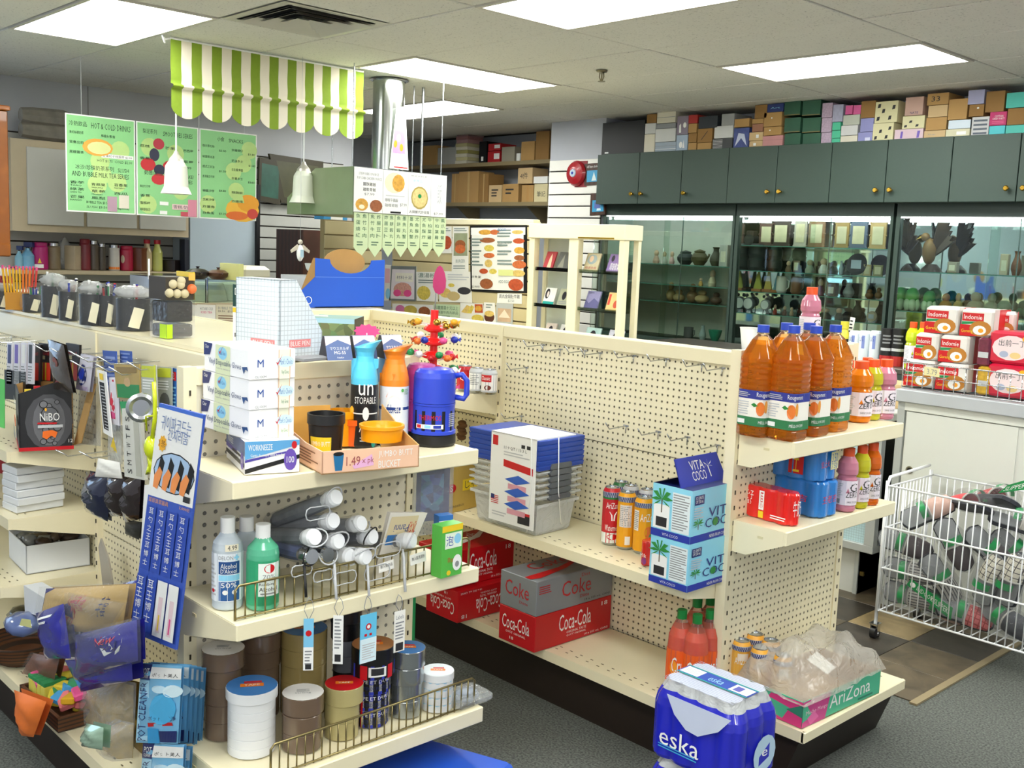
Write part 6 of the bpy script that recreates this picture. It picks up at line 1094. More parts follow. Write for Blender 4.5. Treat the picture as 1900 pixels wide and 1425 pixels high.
# ================================================================ cartons on top of the green cupboards
def kraft(m='c'): return {'c': mat('b58f58', .8, noise=.08), 'd': mat('96713f', .8, noise=.08), 'l': mat('cdb083', .8, noise=.06)}[m]
def TB(x0, x1, v0, v1, m, lb, items=(), dep=.22, y=2.58, name='storage_carton', grp='cartons on top of the green cupboards', base=None, rz=0, cat='box'):
    a, b_ = uy(x0, (v0+v1)/2, y), uy(x1, (v0+v1)/2, y); zt_, zb_ = uy((x0+x1)/2, v0, y).z, uy((x0+x1)/2, v1, y).z
    if base: zb_ = base
    w = b_.x-a.x-.003; return boxat(name, lb, cat, grp, ((a.x+b_.x)/2, y+dep/2, zb_), (w, dep, max(.012, zt_-zb_-.002)), rz, m, items)
def c3(x, y): return 960+x/3.8, y/3.8
def c4(x, y): return 1400+x/3.8, y/3.8
IV, GWH = mat('d9d3c0', .7), mat('cfd0cf', .7); LAV = mat('8f90c4', .6); DG = mat('2f5c47', .6, noise=.2); TEA = mat('4fc0b0', .6); PKB = mat('c98f8f', .6)
PPT = mat('b8a4b8', .7, noise=.4, sc=90)
def items_blotch(n=5, m=INK):
    R.seed(n); return [('p','f',[(x, y), (x+.13, y+.02), (x+.15, y+.2), (x+.03, y+.19)], m) for x, y in [(.08,.1),(.6,.12),(.3,.45),(.75,.6),(.1,.7)][:n]]
TOP = [(3,597,895,855,1095,mat('0b0b0e',.5),'black flat case standing at the left end of the cupboard tops',[('r','f',.08,.05,.17,.09,WHITE)]),
 (3,893,968,945,1088,IV,'tall ivory carton beside the black case',[]),(3,900,975,868,943,GWH,'white carton on the tall ivory one',[]),(3,912,980,803,866,kraft('d'),'small brown carton above the white and ivory pair',[]),
 (3,970,1118,1000,1085,mat('9aa6b4',.6,noise=.15),'blue grey stack of flat cartons',[('r','f',0,.3,1,.34,WHITE),('r','f',0,.6,1,.64,GREY)]),(3,972,1116,905,998,GWH,'white wide carton on the blue grey stack',[]),(3,980,1116,868,903,GREY,'thin grey carton under the top white pair',[]),(3,985,1116,785,866,IV,'white carton topmost above the blue grey stack',[('r','f',0,.48,1,.52,GREY)]),
 (3,1120,1200,950,1068,mat('9fb0c4',.6,noise=.2),'pale blue printed carton',[('o','f',.4,.4,.15,.2,WHITE),('p','f',[(.55,.2),(.75,.2),(.65,.7)],WHITE)]),(3,1126,1205,816,948,mat('8a7f90',.6,noise=.3),'photo printed carton with white bottle picture',[('p','f',[(.2,.1),(.4,.1),(.35,.6),(.2,.5)],WHITE),('o','f',.7,.5,.15,.15,WHITE)]),
 (3,1203,1262,1005,1065,kraft(),'small brown carton, bottom of a pile of three',[]),(3,1205,1265,938,1003,kraft('d'),'small brown carton, middle of a pile of three',[]),(3,1205,1265,870,936,kraft(),'small brown carton under the red one',[]),(3,1206,1272,808,868,mat('b0302c',.6),'red carton on the small brown pile',[]),
 (3,1268,1366,1005,1065,kraft('c'),'brown carton right of the pile of three',[]),(3,1270,1374,905,1003,kraft('d'),'brown carton with a dark diagonal scribble',[('p','f',[(.25,.2),(.3,.2),(.7,.8),(.65,.8)],INK)]),(3,1278,1412,818,903,mat('2a3038',.5),'dark navy carton above the scribbled brown one',[]),
 (3,1376,1516,975,1060,mat('3a3d40',.5),'dark stack of thin frames with white edges',[('r','f',0,.08+.13*k,.5,.11+.13*k,WHITE) for k in range(7)]),(3,1388,1520,885,973,GWH,'grey white carton on the dark frame stack',[]),(3,1440,1530,800,883,mat('9a9c9c',.6),'grey carton behind the tilted brown one',[]),
 (3,1524,1632,900,1052,mat('3a4a8a',.5,noise=.4,sc=40),'blue fantasy printed carton',[('p','f',[(.1,.1),(.5,.5),(.9,.1),(.7,.7),(.3,.75)],mat('c8d0e8'))]),(3,1530,1636,835,895,kraft(),'tilted brown carton on the blue printed one',[]),
 (3,1634,1730,992,1050,kraft('l'),'kraft carton with a white sticker, lower',[('r','f',.3,.3,.5,.7,WHITE)]),(3,1634,1732,930,990,kraft('l'),'kraft carton with a white sticker, upper',[('r','f',.5,.3,.7,.7,WHITE)]),(3,1655,1733,872,928,mat('a07058',.7),'reddish brown flat carton',[]),(3,1655,1735,836,870,kraft(),'thin brown carton',[]),(3,1674,1760,738,834,kraft('d'),'brown carton near the ceiling left of the blue one',[]),
 (4,55,198,955,1045,PKB,'pink carton left of the dark green boxes',[('r','f',.0,.62,1,.64,mat('a07070'))]),(4,65,190,892,953,kraft(),'brown carton on the pink one',[('o','f',.35,.6,.04,.08,WHITE)]),(4,65,192,790,890,kraft(),'brown carton second above the pink one',[('o','f',.45,.6,.04,.06,WHITE)]),(4,90,205,730,788,mat('2a3a78',.6),'dark blue printed carton under the ceiling',[('t','f',.2,.4,.8,.6,'Art',SKY)])]
for cx_ in ((210, 324, 'left'), (338, 466, 'right')):
    for v0, v1, k in ((938, 1035, 'bottom'), (828, 932, 'middle'), (705, 812, 'top')): TOP.append((4, cx_[0], cx_[1], v0, v1, DG, 'dark green lidded box, %s of the %s column' % (k, cx_[2]), [('r','f',0,0,1,.05,mat('8a7a4a'))]))
TOP += [(4,468,541,933,1032,PPT,'purple speckled carton, bottom of its column',[]),(4,472,545,829,931,PPT,'purple speckled carton, middle of its column',[]),(4,476,549,724,827,PPT,'purple speckled carton, top of its column',[]),
 (4,542,602,975,1028,mat('4fbf98',.6),'green small carton, lowest of three',[]),(4,545,605,918,973,mat('4fbf98',.6),'green small carton, middle of three',[]),(4,548,608,860,916,mat('4fbf98',.6),'green small carton, top of three',[]),(4,551,624,735,858,mat('a8a8c0',.6,noise=.2,sc=60),'pale lavender carton above the green three',[]),
 (4,604,724,955,1026,IV,'white carton at the bottom between green and lavender',[]),(4,609,728,882,953,GWH,'white carton second in the white column',[]),(4,624,742,808,880,mat('b9bdb0',.7),'grey green lidded carton',[]),(4,640,692,742,806,mat('d8609a',.6),'left pink cube carton',[]),(4,697,750,740,806,mat('d8609a',.6),'right pink cube carton',[]),
 (4,728,830,930,1020,LAV,'lavender carton with a picture, bottom',[('r','f',.5,.05,.85,.45,mat('d8d8f0'))]),(4,746,840,832,928,LAV,'lavender carton second from the bottom',[]),(4,750,852,710,830,kraft('d'),'brown carton above the lavender pair',[]),
 (4,832,978,866,1018,mat('d9d3a8',.7),'cream carton with black patches, lower left',items_blotch(4)),(4,850,1010,712,864,mat('d9d3a8',.7),'big cream carton with black patches, upper left',items_blotch(5)),(4,985,1188,908,1010,mat('d8bfc8',.7),'pale pink carton with purple flowers',[('p','f',[(.2,.15),(.28,.15),(.3,.8),(.22,.8)],PURP),('p','f',[(.78,.15),(.86,.15),(.9,.8),(.8,.8)],PURP)]),(4,1042,1200,815,905,mat('d9d3a8',.7),'cream patched carton above the pink one',items_blotch(3)),(4,1062,1190,682,812,mat('c4a294',.7),'dusty pink carton with a signature',[('t','f',.3,.08,.75,.2,'NATE',NAVY)]),
 (4,1192,1344,918,1003,kraft('l'),'kraft carton with pencil writing, bottom',[('t','f',.2,.4,.55,.6,'Mugs',GREY)]),(4,1208,1355,826,916,kraft(),'kraft carton second from the bottom',[]),(4,1224,1362,740,824,kraft('l'),'kraft carton third from the bottom',[]),(4,1218,1370,655,738,kraft(),'kraft carton marked 33 under the ceiling',[('t','f',.2,.3,.6,.75,'33',INK)]),(4,1366,1502,695,842,kraft(),'tall kraft carton beside the marked one',[]),
 (4,1346,1516,908,998,mat('d8d4b4',.7),'cream carton with a blank label',[('r','f',.45,.3,.85,.7,WHITE)]),(4,1366,1524,844,906,mat('aab4bc',.4,.3),'silver flat carton on the cream one',[]),
 (4,1528,1652,822,992,mat('c8c8c8',.6),'grey carton printed with rows of cars',[('r','f',.1,.1+.22*k,.9,.2+.22*k,mat('5c6470',.6,noise=.3,sc=60)) for k in range(4)]),(4,1512,1618,735,820,kraft('d'),'brown carton with a white mark',[('o','f',.6,.7,.08,.08,WHITE)]),(4,1505,1622,632,733,mat('a8a8c8',.6),'lavender grey carton under the ceiling',[]),
 (4,1652,1765,885,985,mat('4fc4cc',.6),'turquoise carton at the bottom, left',[]),(4,1768,1905,880,985,TEA,'green turquoise carton at the bottom, right',[]),(4,1658,1778,786,883,mat('c02868',.6),'magenta carton with white lettering',[('t','f',.3,.6,.8,.75,'COTTON',WHITE),('t','f',.15,.42,.9,.56,'CANDY PARTY',WHITE),('l','f',.15,.1,.9,.35,2,PINK)]),(4,1630,1764,640,788,kraft('d'),'large brown carton above the magenta one',[]),(4,1782,1905,760,878,kraft('d'),'brown carton between turquoise ones',[]),(4,1775,1905,650,758,TEA,'green turquoise carton under the ceiling',[])]
for g, x0, x1, v0, v1, m, lb, it in TOP:
    f = c3 if g == 3 else c4; a, b_ = f(x0, v0), f(x1, v1); bt = None
    if v1 > (985 if g == 4 else 1048): bt = 2.442
    TB(a[0], b_[0], a[1], b_[1], m, lb+('' if len(lb.split()) > 3 else ' on the cupboard'), it, base=bt)
# ================================================================ things in the glass cases
_n = {}
def CI(u, vb, w, vt, kind, col, label, y=2.76, name=None, z=None, m2=None):
    c = 0 if u < 1358 else 1 if u < 1650 else 2; v_ = vb; p = uy(u, vb, y)
    zs = list(SHZ[c])+[1.03]; z = min(zs, key=lambda q: abs(q-p.z)) if z is None else z; D_ = (p-CAM).dot(_F); r = w/FPX*D_/2; h = (vb-vt)/FPX*D_*1.02
    m = mat(col, .5, noise=.15) if isinstance(col, str) else col; q = MB(); cat = {'pot': 'pot', 'vase': 'vase', 'fig': 'figurine', 'frame': 'picture frame', 'box': 'box', 'mug': 'mug', 'ball': 'ornament', 'clock': 'clock', 'plate': 'plate', 'cone': 'ornament', 'veg': 'ornament', 'car': 'toy', 'bowl': 'bowl', 'barrel': 'ornament'}[kind]
    nm = name or {'pot': 'clay_pot', 'vase': 'vase', 'fig': 'figurine', 'frame': 'photo_frame', 'box': 'small_box', 'mug': 'mug', 'ball': 'gourd_ornament', 'clock': 'alarm_clock', 'plate': 'display_plate', 'cone': 'sail_ornament', 'veg': 'cabbage_ornament', 'car': 'wooden_car', 'bowl': 'bowl', 'barrel': 'barrel_ornament'}[kind]
    kids = []
    if kind == 'pot': q.lathe([(r*.55, 0), (r*.95, h*.3), (r, h*.5), (r*.75, h*.72), (r*.6, h*.78), (r*.68, h*.86), (r*.6, h*.9), (.001, h)], m, 14, capt=False); k = MB(); k.tube([(r*.9, 0, h*.35), (r*1.25, 0, h*.55), (r*1.35, 0, h*.72)], r*.12, m, 6); kids.append(('spout', k))
    elif kind == 'vase': q.lathe([(r*.6, 0), (r*.95, h*.25), (r*.9, h*.45), (r*.45, h*.75), (r*.42, h*.9), (r*.6, h)], m, 14)
    elif kind == 'bowl': q.lathe([(r*.4, 0), (r*.75, h*.4), (r, h), (r*.92, h), (r*.6, h*.3)], m, 14)
    elif kind == 'fig': q.lathe([(r*.8, 0), (r*.9, h*.2), (r*.55, h*.5), (r*.4, h*.58)], m, 9); q.sphere((0, 0, h*.76), r*.62, mat('d8b898', .6) if not m2 else mat(m2, .5), rz=h*.24, n=9, k=6)
    elif kind == 'frame':
        q.box(-r, r, -.006, .006, 0, h, m); k = MB(); k.box(-r*.68, r*.68, -.009, -.005, h*.16, h*.84, mat(m2 or 'cfc4a0', .5, noise=.3)); kids.append(('picture', k)); k = MB(); k.box(-.01, .01, .004, .05, 0, h*.6, m); kids.append(('stand', k))
        k = MB(); [k.sphere((s*r, -.004, h*t_), r*.14, m, n=7, k=4) for s in (-1, 1) for t_ in (.03, .5, .97)]; kids.append(('carved_edge', k))
    elif kind == 'box': q.bbox(-r, r, -r*.7, r*.7, 0, h, m, .003); k = MB(); k.box(-r*.6, r*.6, -r*.7-.001, -r*.7, h*.2, h*.7, mat(m2 or 'e8e0c8', .5, noise=.3)); kids.append(('label', k))
    elif kind == 'mug': q.lathe([(r*.8, 0), (r, h*.1), (r, h), (r*.9, h), (r*.9, h*.1)], m, 14); k = MB(); k.tube([(r, 0, h*.8), (r*1.5, 0, h*.75), (r*1.5, 0, h*.35), (r, 0, h*.2)], r*.1, m, 6); kids.append(('handle', k))
    elif kind == 'ball': q.sphere((0, 0, h*.32), r, m, rz=h*.33, n=10, k=7); q.sphere((0, 0, h*.78), r*.6, m, rz=h*.23, n=9, k=6)
    elif kind == 'clock':
        q.M = Matrix.Rotation(math.pi/2, 4, 'X'); q.lathe([(r*.9, 0), (r, .01), (r, .03), (r*.9, .035)], m, 16); q.M = Matrix.Translation((0, 0, 0)); q.v = [(x, y_-.015, z_+h*.45) for x, y_, z_ in q.v]; q.M = None
        k = MB(); k.cyl((0, -.052, h*.45), (0, -.05, h*.45), r*.8, WHITE, 16); kids.append(('face', k)); k = MB(); [k.sphere((s*r*.55, -.03, h*.88), r*.3, m, n=8, k=5) for s in (-1, 1)]; kids.append(('bell', k)); k = MB(); [k.cyl((s*r*.6, -.03, 0), (s*r*.4, -.03, h*.2), .004, m, 5) for s in (-1, 1)]; kids.append(('foot', k))
    elif kind == 'plate': q.M = Matrix.Rotation(math.pi/2-.15, 4, 'X'); q.lathe([(r, 0), (r, .008), (r*.7, .003), (.001, .003)], m, 20, capt=False); q.M = None; q.v = [(x, y_, z_+r) for x, y_, z_ in q.v]; k = MB(); k.box(-r*.5, r*.5, -.016, -.012, r*.6, r*1.4, mat('b8c4d8', .4)); kids.append(('picture', k))
    elif kind == 'cone': q.prism([(-r, 0), (r, 0), (r*.15, h), (-r*.1, h*.98)], 'y', -.006, .006, m); k = MB(); k.box(-r, r, -.025, .025, 0, h*.12, mat('b07038', .5)); kids.append(('base', k))
    elif kind == 'veg':
        q.sphere((0, 0, h*.62), r*.85, m, rz=h*.38, n=11, k=7, jit=.05); k = MB(); 
        for j in range(6): a = j*1.05; k.sphere((r*.6*math.cos(a), r*.6*math.sin(a), h*.25), r*.5, mat(m2 or 'cfe8c4', .3), rz=h*.28, n=7, k=5)
        kids.append(('outer_leaf', k))
    elif kind == 'car': q.bbox(-r, r, -.03, .03, h*.2, h*.6, m, .006); q.bbox(-r*.5, r*.45, -.026, .026, h*.6, h, m, .006); k = MB(); [k.cyl((s*r*.6, -.036, h*.22), (s*r*.6, .036, h*.22), h*.22, BLACK, 10) for s in (-1, 1)]; kids.append(('wheels', k))
    elif kind == 'barrel': q.lathe([(r*.8, 0), (r, h*.12), (r, h*.38), (r*.85, h*.47), (r*.9, h*.53), (r, h*.62), (r*.98, h*.88), (r*.7, h)], m, 14)
    o = q.thing(nm, label, cat, None, (p.x, y, z+.0008)); [k.part(n_, o) for n_, k in kids]; return o
C1 = [(1183,491,16,462,'fig','d8ccb4','cream figurine at the left of the first case'),(1217,490,15,466,'fig','c8a890','small kneeling doll on the top shelf of the first case'),(1232,490,12,468,'fig','e8e0d8','white doll left of the red and white doll'),(1246,491,12,468,'fig','d8b0a8','red and white doll beside the dark pots'),
 (1271,494,32,468,'pot','2a3a3a','dark green black teapot on the top shelf'),(1297,495,32,466,'pot','5a5434','olive brown round teapot'),(1327,497,24,463,'vase','4a4a38','brown square vase right of the olive teapot'),(1344,497,18,458,'box','b8b8b0','pale carton behind the brown vase'),
 (1300,528,10,514,'fig','e0b060','tiny orange flower ornament on the second shelf'),(1321,530,18,500,'fig','d8c8a8','cream seated figurine on the second shelf'),(1244,562,18,528,'ball','b09060','tan standing gourd ornament in the first case'),(1259,563,24,541,'ball','c0a070','round tan coconut ornament'),(1284,564,22,530,'ball','8a6a48','brown gourd ornament behind the tan row'),(1302,565,28,541,'ball','c8a878','pale tan carved ornament'),(1328,567,22,545,'ball','6a5040','dark brown carved ornament'),
 (1277,626,18,606,'mug','6a6a6c','dark steel mug on the case floor'),(1303,628,14,602,'vase','b8c8c8','small clear bottle on the case floor'),(1326,632,26,612,'bowl','2fa080','green glass bowl on the case floor')]
C2 = [(1386,457,34,413,'car','3a2418','dark brown wooden truck at the left of the middle case'),(1421,457,30,416,'frame','5a3a30','wooden frame with pink white plaque'),(1448,457,38,412,'frame','3c2a20','brown ornate carved frame'),(1484,457,26,408,'frame','b0a898','oval white mother and child frame'),(1514,457,34,408,'frame','8a6444','brown frame behind the small plaques'),(1561,458,28,412,'frame','a08040','gold patterned frame in the middle case'),(1592,458,34,410,'frame','5a6478','silver blue ornate frame with a pale picture'),(1628,458,32,410,'frame','b89860','cream frame with gold flowers'),
 (1367,508,14,462,'barrel','1c2422','dark double barrel at the left edge of the middle case'),(1403,508,34,460,'barrel','1e2422','dark double barrel ornament, centre'),(1436,508,28,464,'barrel','222826','dark double barrel ornament, right'),(1462,508,13,488,'fig','8a6a50','small wooden bear ornament with a heart'),(1477,508,12,487,'frame','6a4a38','small heart shaped photo frame'),(1502,508,20,484,'fig','c8c0b0','white lying hand ornament'),(1527,508,20,480,'fig','e8e4da','white open hand ornament'),(1560,508,9,484,'vase','a8b8c0','thin glass bottle ornament'),(1589,508,40,474,'plate','14161a','black round plate with a pale picture'),(1609,509,14,489,'frame','c0a878','small beige frame beside the black plate'),(1629,509,18,489,'frame','8a8450','small olive frame at the right'),
 (1405,548,20,512,'cone','b0b040','yellow green sail ornament, left'),(1424,548,18,508,'cone','c8b050','yellow sail ornament, middle'),(1441,548,20,512,'cone','5a8a9a','blue sail ornament, right'),(1449,548,20,518,'mug','e0ddd4','white mug with a small black face'),(1476,548,20,517,'mug','8a5a34','brown wooden mug beside the white one'),(1521,548,16,518,'fig','8a4a6a','purple flower bouquet ornament'),(1544,548,18,524,'box','5a4430','dark brown small box in the middle case'),(1574,548,22,522,'vase','9aa0a0','silver glass vase ornament'),(1613,549,16,532,'ball','8a6440','brown gourd at the right of the third shelf'),(1630,549,14,528,'ball','8a6a4a','brown bird shaped ornament at the right'),
 (1361,590,15,556,'clock','4a5458','dark alarm clock at the left'),(1393,590,24,556,'clock','6a7074','twin bell alarm clock with a white face'),(1424,590,20,556,'clock','7a8084','twin bell alarm clock, second'),(1437,590,9,573,'fig','b84030','red small doll on the fourth shelf'),(1455,590,10,574,'fig','6a4038','dark small doll on the fourth shelf'),(1468,590,9,575,'fig','c0a080','tan small doll on the fourth shelf'),(1530,590,28,572,'fig','4a4c40','dark metal plant ornament'),(1556,590,18,570,'fig','5a5c50','second dark metal plant ornament'),(1590,590,22,553,'vase','1e2a20','dark green pot hanging in the middle case'),(1618,590,20,570,'plate','b8ac98','oval stone picture ornament')]
C3 = [(1690,582,30,541,'veg','3fae48','large green cabbage ornament, centre'),(1661,582,22,543,'veg','46b850','green cabbage ornament at the case edge'),(1722,582,28,544,'veg','2f9a44','green cabbage ornament, right'),(1753,582,24,547,'ball','c08a48','orange gold gourd ornament'),(1776,582,18,545,'ball','c8a868','small pale gold gourd ornament'),(1808,582,32,541,'ball','b8a890','large beige pomegranate ornament'),(1838,582,26,541,'ball','a8a494','grey beige pomegranate ornament'),(1862,582,30,552,'veg','9aa894','grey green cabbage ornament at the right'),
 (1885,506,20,462,'vase','7a4a24','brown bottle vase with carved characters'),(1863,506,15,468,'box','c8b89c','tall beige carton beside the brown vase'),(1768,506,18,486,'box','a8a090','small grey box beside the eagle')]
for k in C1+C2+C3: CI(*k)
for u, lb in ((1727, 'carved dark eagle with raised wings, centre of the right case'), (1674, 'carved dark eagle at the left edge of the right case')):
    p = uy(u, 506, 2.74); W1 = mat('3a2c1c', .5, noise=.4, sc=30); WG = mat('7a5a2a', .5, noise=.3); o = empty('eagle_carving', lb, 'carving', None, (p.x, p.y, SHZ[2][0]), .3 if u > 1700 else -.6)
    q = MB(); q.lathe([(.07, 0), (.06, .02), (.03, .05)], W1, 9); q.part('base', o); q = MB(); q.sphere((-.02, 0, .13), .045, WG, rz=.085, n=10, k=7); q.sphere((-.05, 0, .22), .028, WG, n=9, k=6); q.prism([(-.075, .215), (-.11, .20), (-.075, .228)], 'y', -.006, .006, mat('c8a040')); q.part('body', o)
    for s in (-1, 1):
        q = MB(); pts = [(.0, .10), (.05, .14)]+[x for k in range(6) for x in ((.10-.012*k+.01, .20+.035*k), (.085-.012*k, .205+.03*k))]+[(.0, .37), (-.01, .3), (-.02, .2)]; q.prism(pts, 'y', -.007, .007, W1); q.part('wing', o, None, (.0, s*.03, .0), (s*.25, 0, s*.4))
# ================================================================ slatwall end: bell, frames
p = uy(1071, 322, 2.58); t = empty('alarm_bell', 'round red fire alarm bell on the white slatwall', 'alarm bell', None, tuple(p)); q = MB(); q.M = Matrix.Rotation(math.pi/2, 4, 'X'); RB = mat('a81824', .3, coat=.4)
q.lathe([(.10, .0), (.105, .012), (.09, .035), (.05, .05), (.001, .055)], RB, 24, capt=False); q.part('gong', t); q = MB(); q.M = Matrix.Rotation(math.pi/2, 4, 'X'); q.lathe([(.035, .05), (.03, .06)], mat('b8c8d8', .3), 14); q.lathe([(.012, .06), (.01, .066)], BLUE, 10); q.part('centre_badge', t); MB().box(-.02, .11, -.004, .015, -.11, .10, mat('8a1420', .5)).part('back_box', t)
for px_, lb, tx in (([(1084, 345), (1114, 342), (1114, 302), (1085, 304)], 'brown picture frame with a sailing picture right of the bell', 'lil love'), ([(1094, 400), (1122, 398), (1122, 357), (1096, 359)], 'lower brown picture frame with a blue picture', '')):
    card('framed_picture', lb, 'picture', 'brown framed pictures', px_, ('y', 2.575), .02, mat('4a2c1c', .5, kind='wood'), [('r',.15,.15,.92,.68,mat('3a9ac8',.4,noise=.2)),('p',[(.45,.2),(.75,.2),(.6,.6)],mat('d8e8e8'))]+([('t',.15,.8,.9,.92,'old barn stories',WHITE)] if tx else [('r',.3,.3,.7,.6,mat('5a6ab0'))]))
# ================================================================ recess shelves with cartons
t = empty('shelf_unit', 'two deep brown shelves loaded with cartons in the recess', 'shelf', None, (-5.39, 2.95, 0)); SHM = mat('8a7a58', .6)
zu, zl = uy(930, 300, 2.86).z, uy(930, 375, 2.86).z
MB().box(0, 2.68, -.1, .28, zu-.035, zu, SHM).part('shelf_board', t, None, (0, 0, 0)); MB().box(0, 2.68, -.1, .28, zl-.035, zl, SHM).part('shelf_board', t)
for x in (1.1, 2.1): MB().prism([(.28, zl-.25), (.28, zl-.035), (-.02, zl-.035)], 'x', x, x+.01, SHM).part('bracket', t)
def RC(x0, x1, v0, v1, m, lb, it=(), base=None, dep=.2, name='storage_carton', y=2.90): return TB(x0, x1, v0, v1, m, lb, it, dep=dep, y=y, grp='cartons on the recess shelves', base=base, name=name)
q1 = [('r','f',.45,0,.55,1,mat('c8a870', .4))]
RC(838,851,322,370,kraft(),'carton at the left of the lower recess shelf',q1,zl); RC(851,888,318,371,kraft(),'tall carton second on the lower recess shelf',q1,zl); RC(889,906,322,371,kraft('d'),'narrow carton behind the tall one',q1,zl); RC(907,931,343,372,kraft('l'),'small pale carton on the lower recess shelf',[('l','f',.2,.3,.8,.8,3,INK)],zl); RC(932,962,341,372,kraft(),'small carton with writing on the lower recess shelf',[('l','f',.2,.4,.7,.8,2,INK)],zl)
RC(968,990,343,373,kraft(),'carton under the open one on the lower shelf',[('r','f',.4,0,.6,1,CARD)],zl); RC(991,1016,341,373,mat('d8cca0',.7),'pale carton marked with characters',[('t','f',.2,.3,.85,.6,'筆記',INK)],zl)
zz = uy(980, 341, 2.9).z; RC(961,988,311,341,kraft('l'),'open carton marked with characters on the second layer',[('t','f',.15,.3,.7,.7,'4件',INK)],zz+.002); RC(990,1016,327,340,WHITE,'white low carton on the second layer',[],zz+.002)
RC(782,811,270,304,kraft(),'carton at the left of the upper recess shelf',[],zu); RC(812,856,273,304,mat('a8a8a4',.7),'grey white wide carton on the upper recess shelf',[],zu)
zb_ = zu
for k in range(9): m = [IV, mat('c8c090',.7), IV, mat('a8a060',.7), IV, mat('c0b888',.7), mat('b89090',.7), mat('a87878',.7), mat('9a7a78',.7)][k]; RC(856+k*.6,884+(k*3) % 5,0,1,m,'flat box, %s in the pile of nine' % (['lowest','second','third','fourth','fifth','sixth','seventh','eighth','topmost'][k]),[],None,name='flat_box') if 0 else boxat('flat_box', 'flat pale box, %s in the pile of nine on the upper recess shelf' % (['lowest','second','third','fourth','fifth','sixth','seventh','eighth','topmost'][k]), 'box', 'flat boxes on the upper recess shelf', (uy(871, 280, 2.98).x+.004*((k*3) % 5-2), 2.98, zu+.001+.033*k), (.17, .2, .031), 0, m)
RC(889,903,262,298,BLACK,'black box beside the pile of flat boxes',[('r','f',.3,.1,.6,.3,WHITE)],zu); RC(905,928,280,298,mat('b01c24',.6),'red lower shoe box on the upper recess shelf',[('r','f',.5,.3,.95,.8,WHITE)],zu); zz = uy(915, 280, 2.9).z; RC(906,929,266,279,mat('b01c24',.6),'red upper shoe box on the upper recess shelf',[('r','f',.5,.3,.95,.8,WHITE)],zz+.003)
RC(931,955,272,298,mat('9a9484',.7),'grey stack of papers on the upper recess shelf',[],zu); RC(958,965,284,298,WHITE,'small white box on the upper recess shelf',[],zu); RC(967,992,262,297,kraft(),'brown carton near the projecting wall, left',[],zu); RC(994,1019,243,297,kraft('d'),'tall brown carton against the projecting wall',[],zu)
# ================================================================ partition with posters, cd tower
YP = 1.42; a, b_ = uy(728, 500, YP).x, uy(986, 500, YP).x; zt = uy(900, 410, YP).z
t = empty('slatwall_partition', 'beige slatwall partition covered with food posters', 'partition', None, (a, YP, 0)); BE = mat('c9ba8e', .5)
MB().box(0, b_-a, .01, .05, 0, zt, mat('8a7c58', .6)).part('backing', t); MB().bbox(-.01, b_-a+.01, -.01, .06, zt-.03, zt+.015, CREAM, .004).part('top_rail', t); MB().box(b_-a-.02, b_-a+.012, -.012, .06, 0, zt, CREAM).part('upright', t)
for k in range(16): zk = zt-.035-.098*(k+1); MB().bbox(0, b_-a, -.006, .012, zk+.006, zk+.094, BE, .003).part('slat', t)
FD = [mat(c, .4, noise=.5, sc=50) for c in ('d8a040', 'c86a3a', 'e0b868', '9a5a34', 'b8502c', 'd8c058')]; PO = mat('eceae2', .4); GT = mat('7a8a86', .5)
def poster(label, px, it, pl=YP-.012, m=PO, name='poster', grp='food posters on the partition', cat='poster', th=.002): return card(name, label, cat, grp, px, ('y', pl), th, m, it)
it = [('r',.02,.86,.98,.97,WHITE)]
for j, (u, v, w_, h_) in enumerate([(.28,.9,.12,.04),(.45,.9,.08,.04),(.85,.9,.1,.03),(.32,.78,.14,.04),(.87,.77,.1,.04),(.35,.66,.09,.05),(.88,.63,.09,.05),(.35,.55,.1,.04),(.34,.43,.07,.06),(.88,.52,.09,.04),(.25,.31,.08,.04),(.42,.31,.07,.04),(.65,.29,.12,.04),(.88,.42,.12,.06),(.86,.29,.12,.05),(.3,.12,.12,.08),(.82,.12,.13,.09)]): it.append(('o', u, v, w_, h_, FD[j % 6]))
it += [('l',.02,.68,.24,.82,3,GT),('l',.02,.5,.24,.64,3,GT),('l',.02,.38,.24,.48,2,GT),('l',.5,.82,.75,.95,3,GT),('l',.5,.68,.76,.78,2,GT),('l',.5,.55,.76,.64,2,GT),('l',.5,.4,.76,.5,2,GT),('t',.03,.2,.2,.24,'炸魚蛋',INK),('t',.03,.05,.18,.09,'$2.99/份',INK),('t',.52,.14,.7,.18,'ADD EGG',GT),('t',.52,.92,.66,.96,'FOOD',mat('5a7ab0')),('t',.52,.72,.74,.75,'BEEF PATTY',GT),('t',.52,.6,.74,.63,'HASH BROWN',GT),('r',.52,.25,.78,.34,mat('d8dc90'))]
poster('large menu poster in a black frame on the partition', [(873, 540), (977, 544), (977, 418), (872, 419)], [('r',.03,.03,.95,.96,PO)]+[(i[0],)+tuple(i[1:]) for i in it], m=BLACK, th=.012, name='menu_poster')
poster('tall burger poster left of the black framed menu', [(838, 504), (869, 504), (869, 420), (840, 420)], [('r',.1,.35,.95,.85,mat('9aa080',.4,noise=.3)),('o',.5,.6,.33,.1,FD[3]),('o',.5,.5,.33,.1,FD[1]),('t',.25,.2,.8,.27,'BURGER',GT),('l',.1,.05,.9,.15,2,GT),('l',.1,.88,.9,.97,2,GT)])
poster('poster with red meat half hidden behind the hood menu', [(820, 470), (838, 470), (838, 420), (820, 420)], [('o',.5,.4,.5,.25,FD[4]),('l',.1,.8,.9,.95,2,GT)])
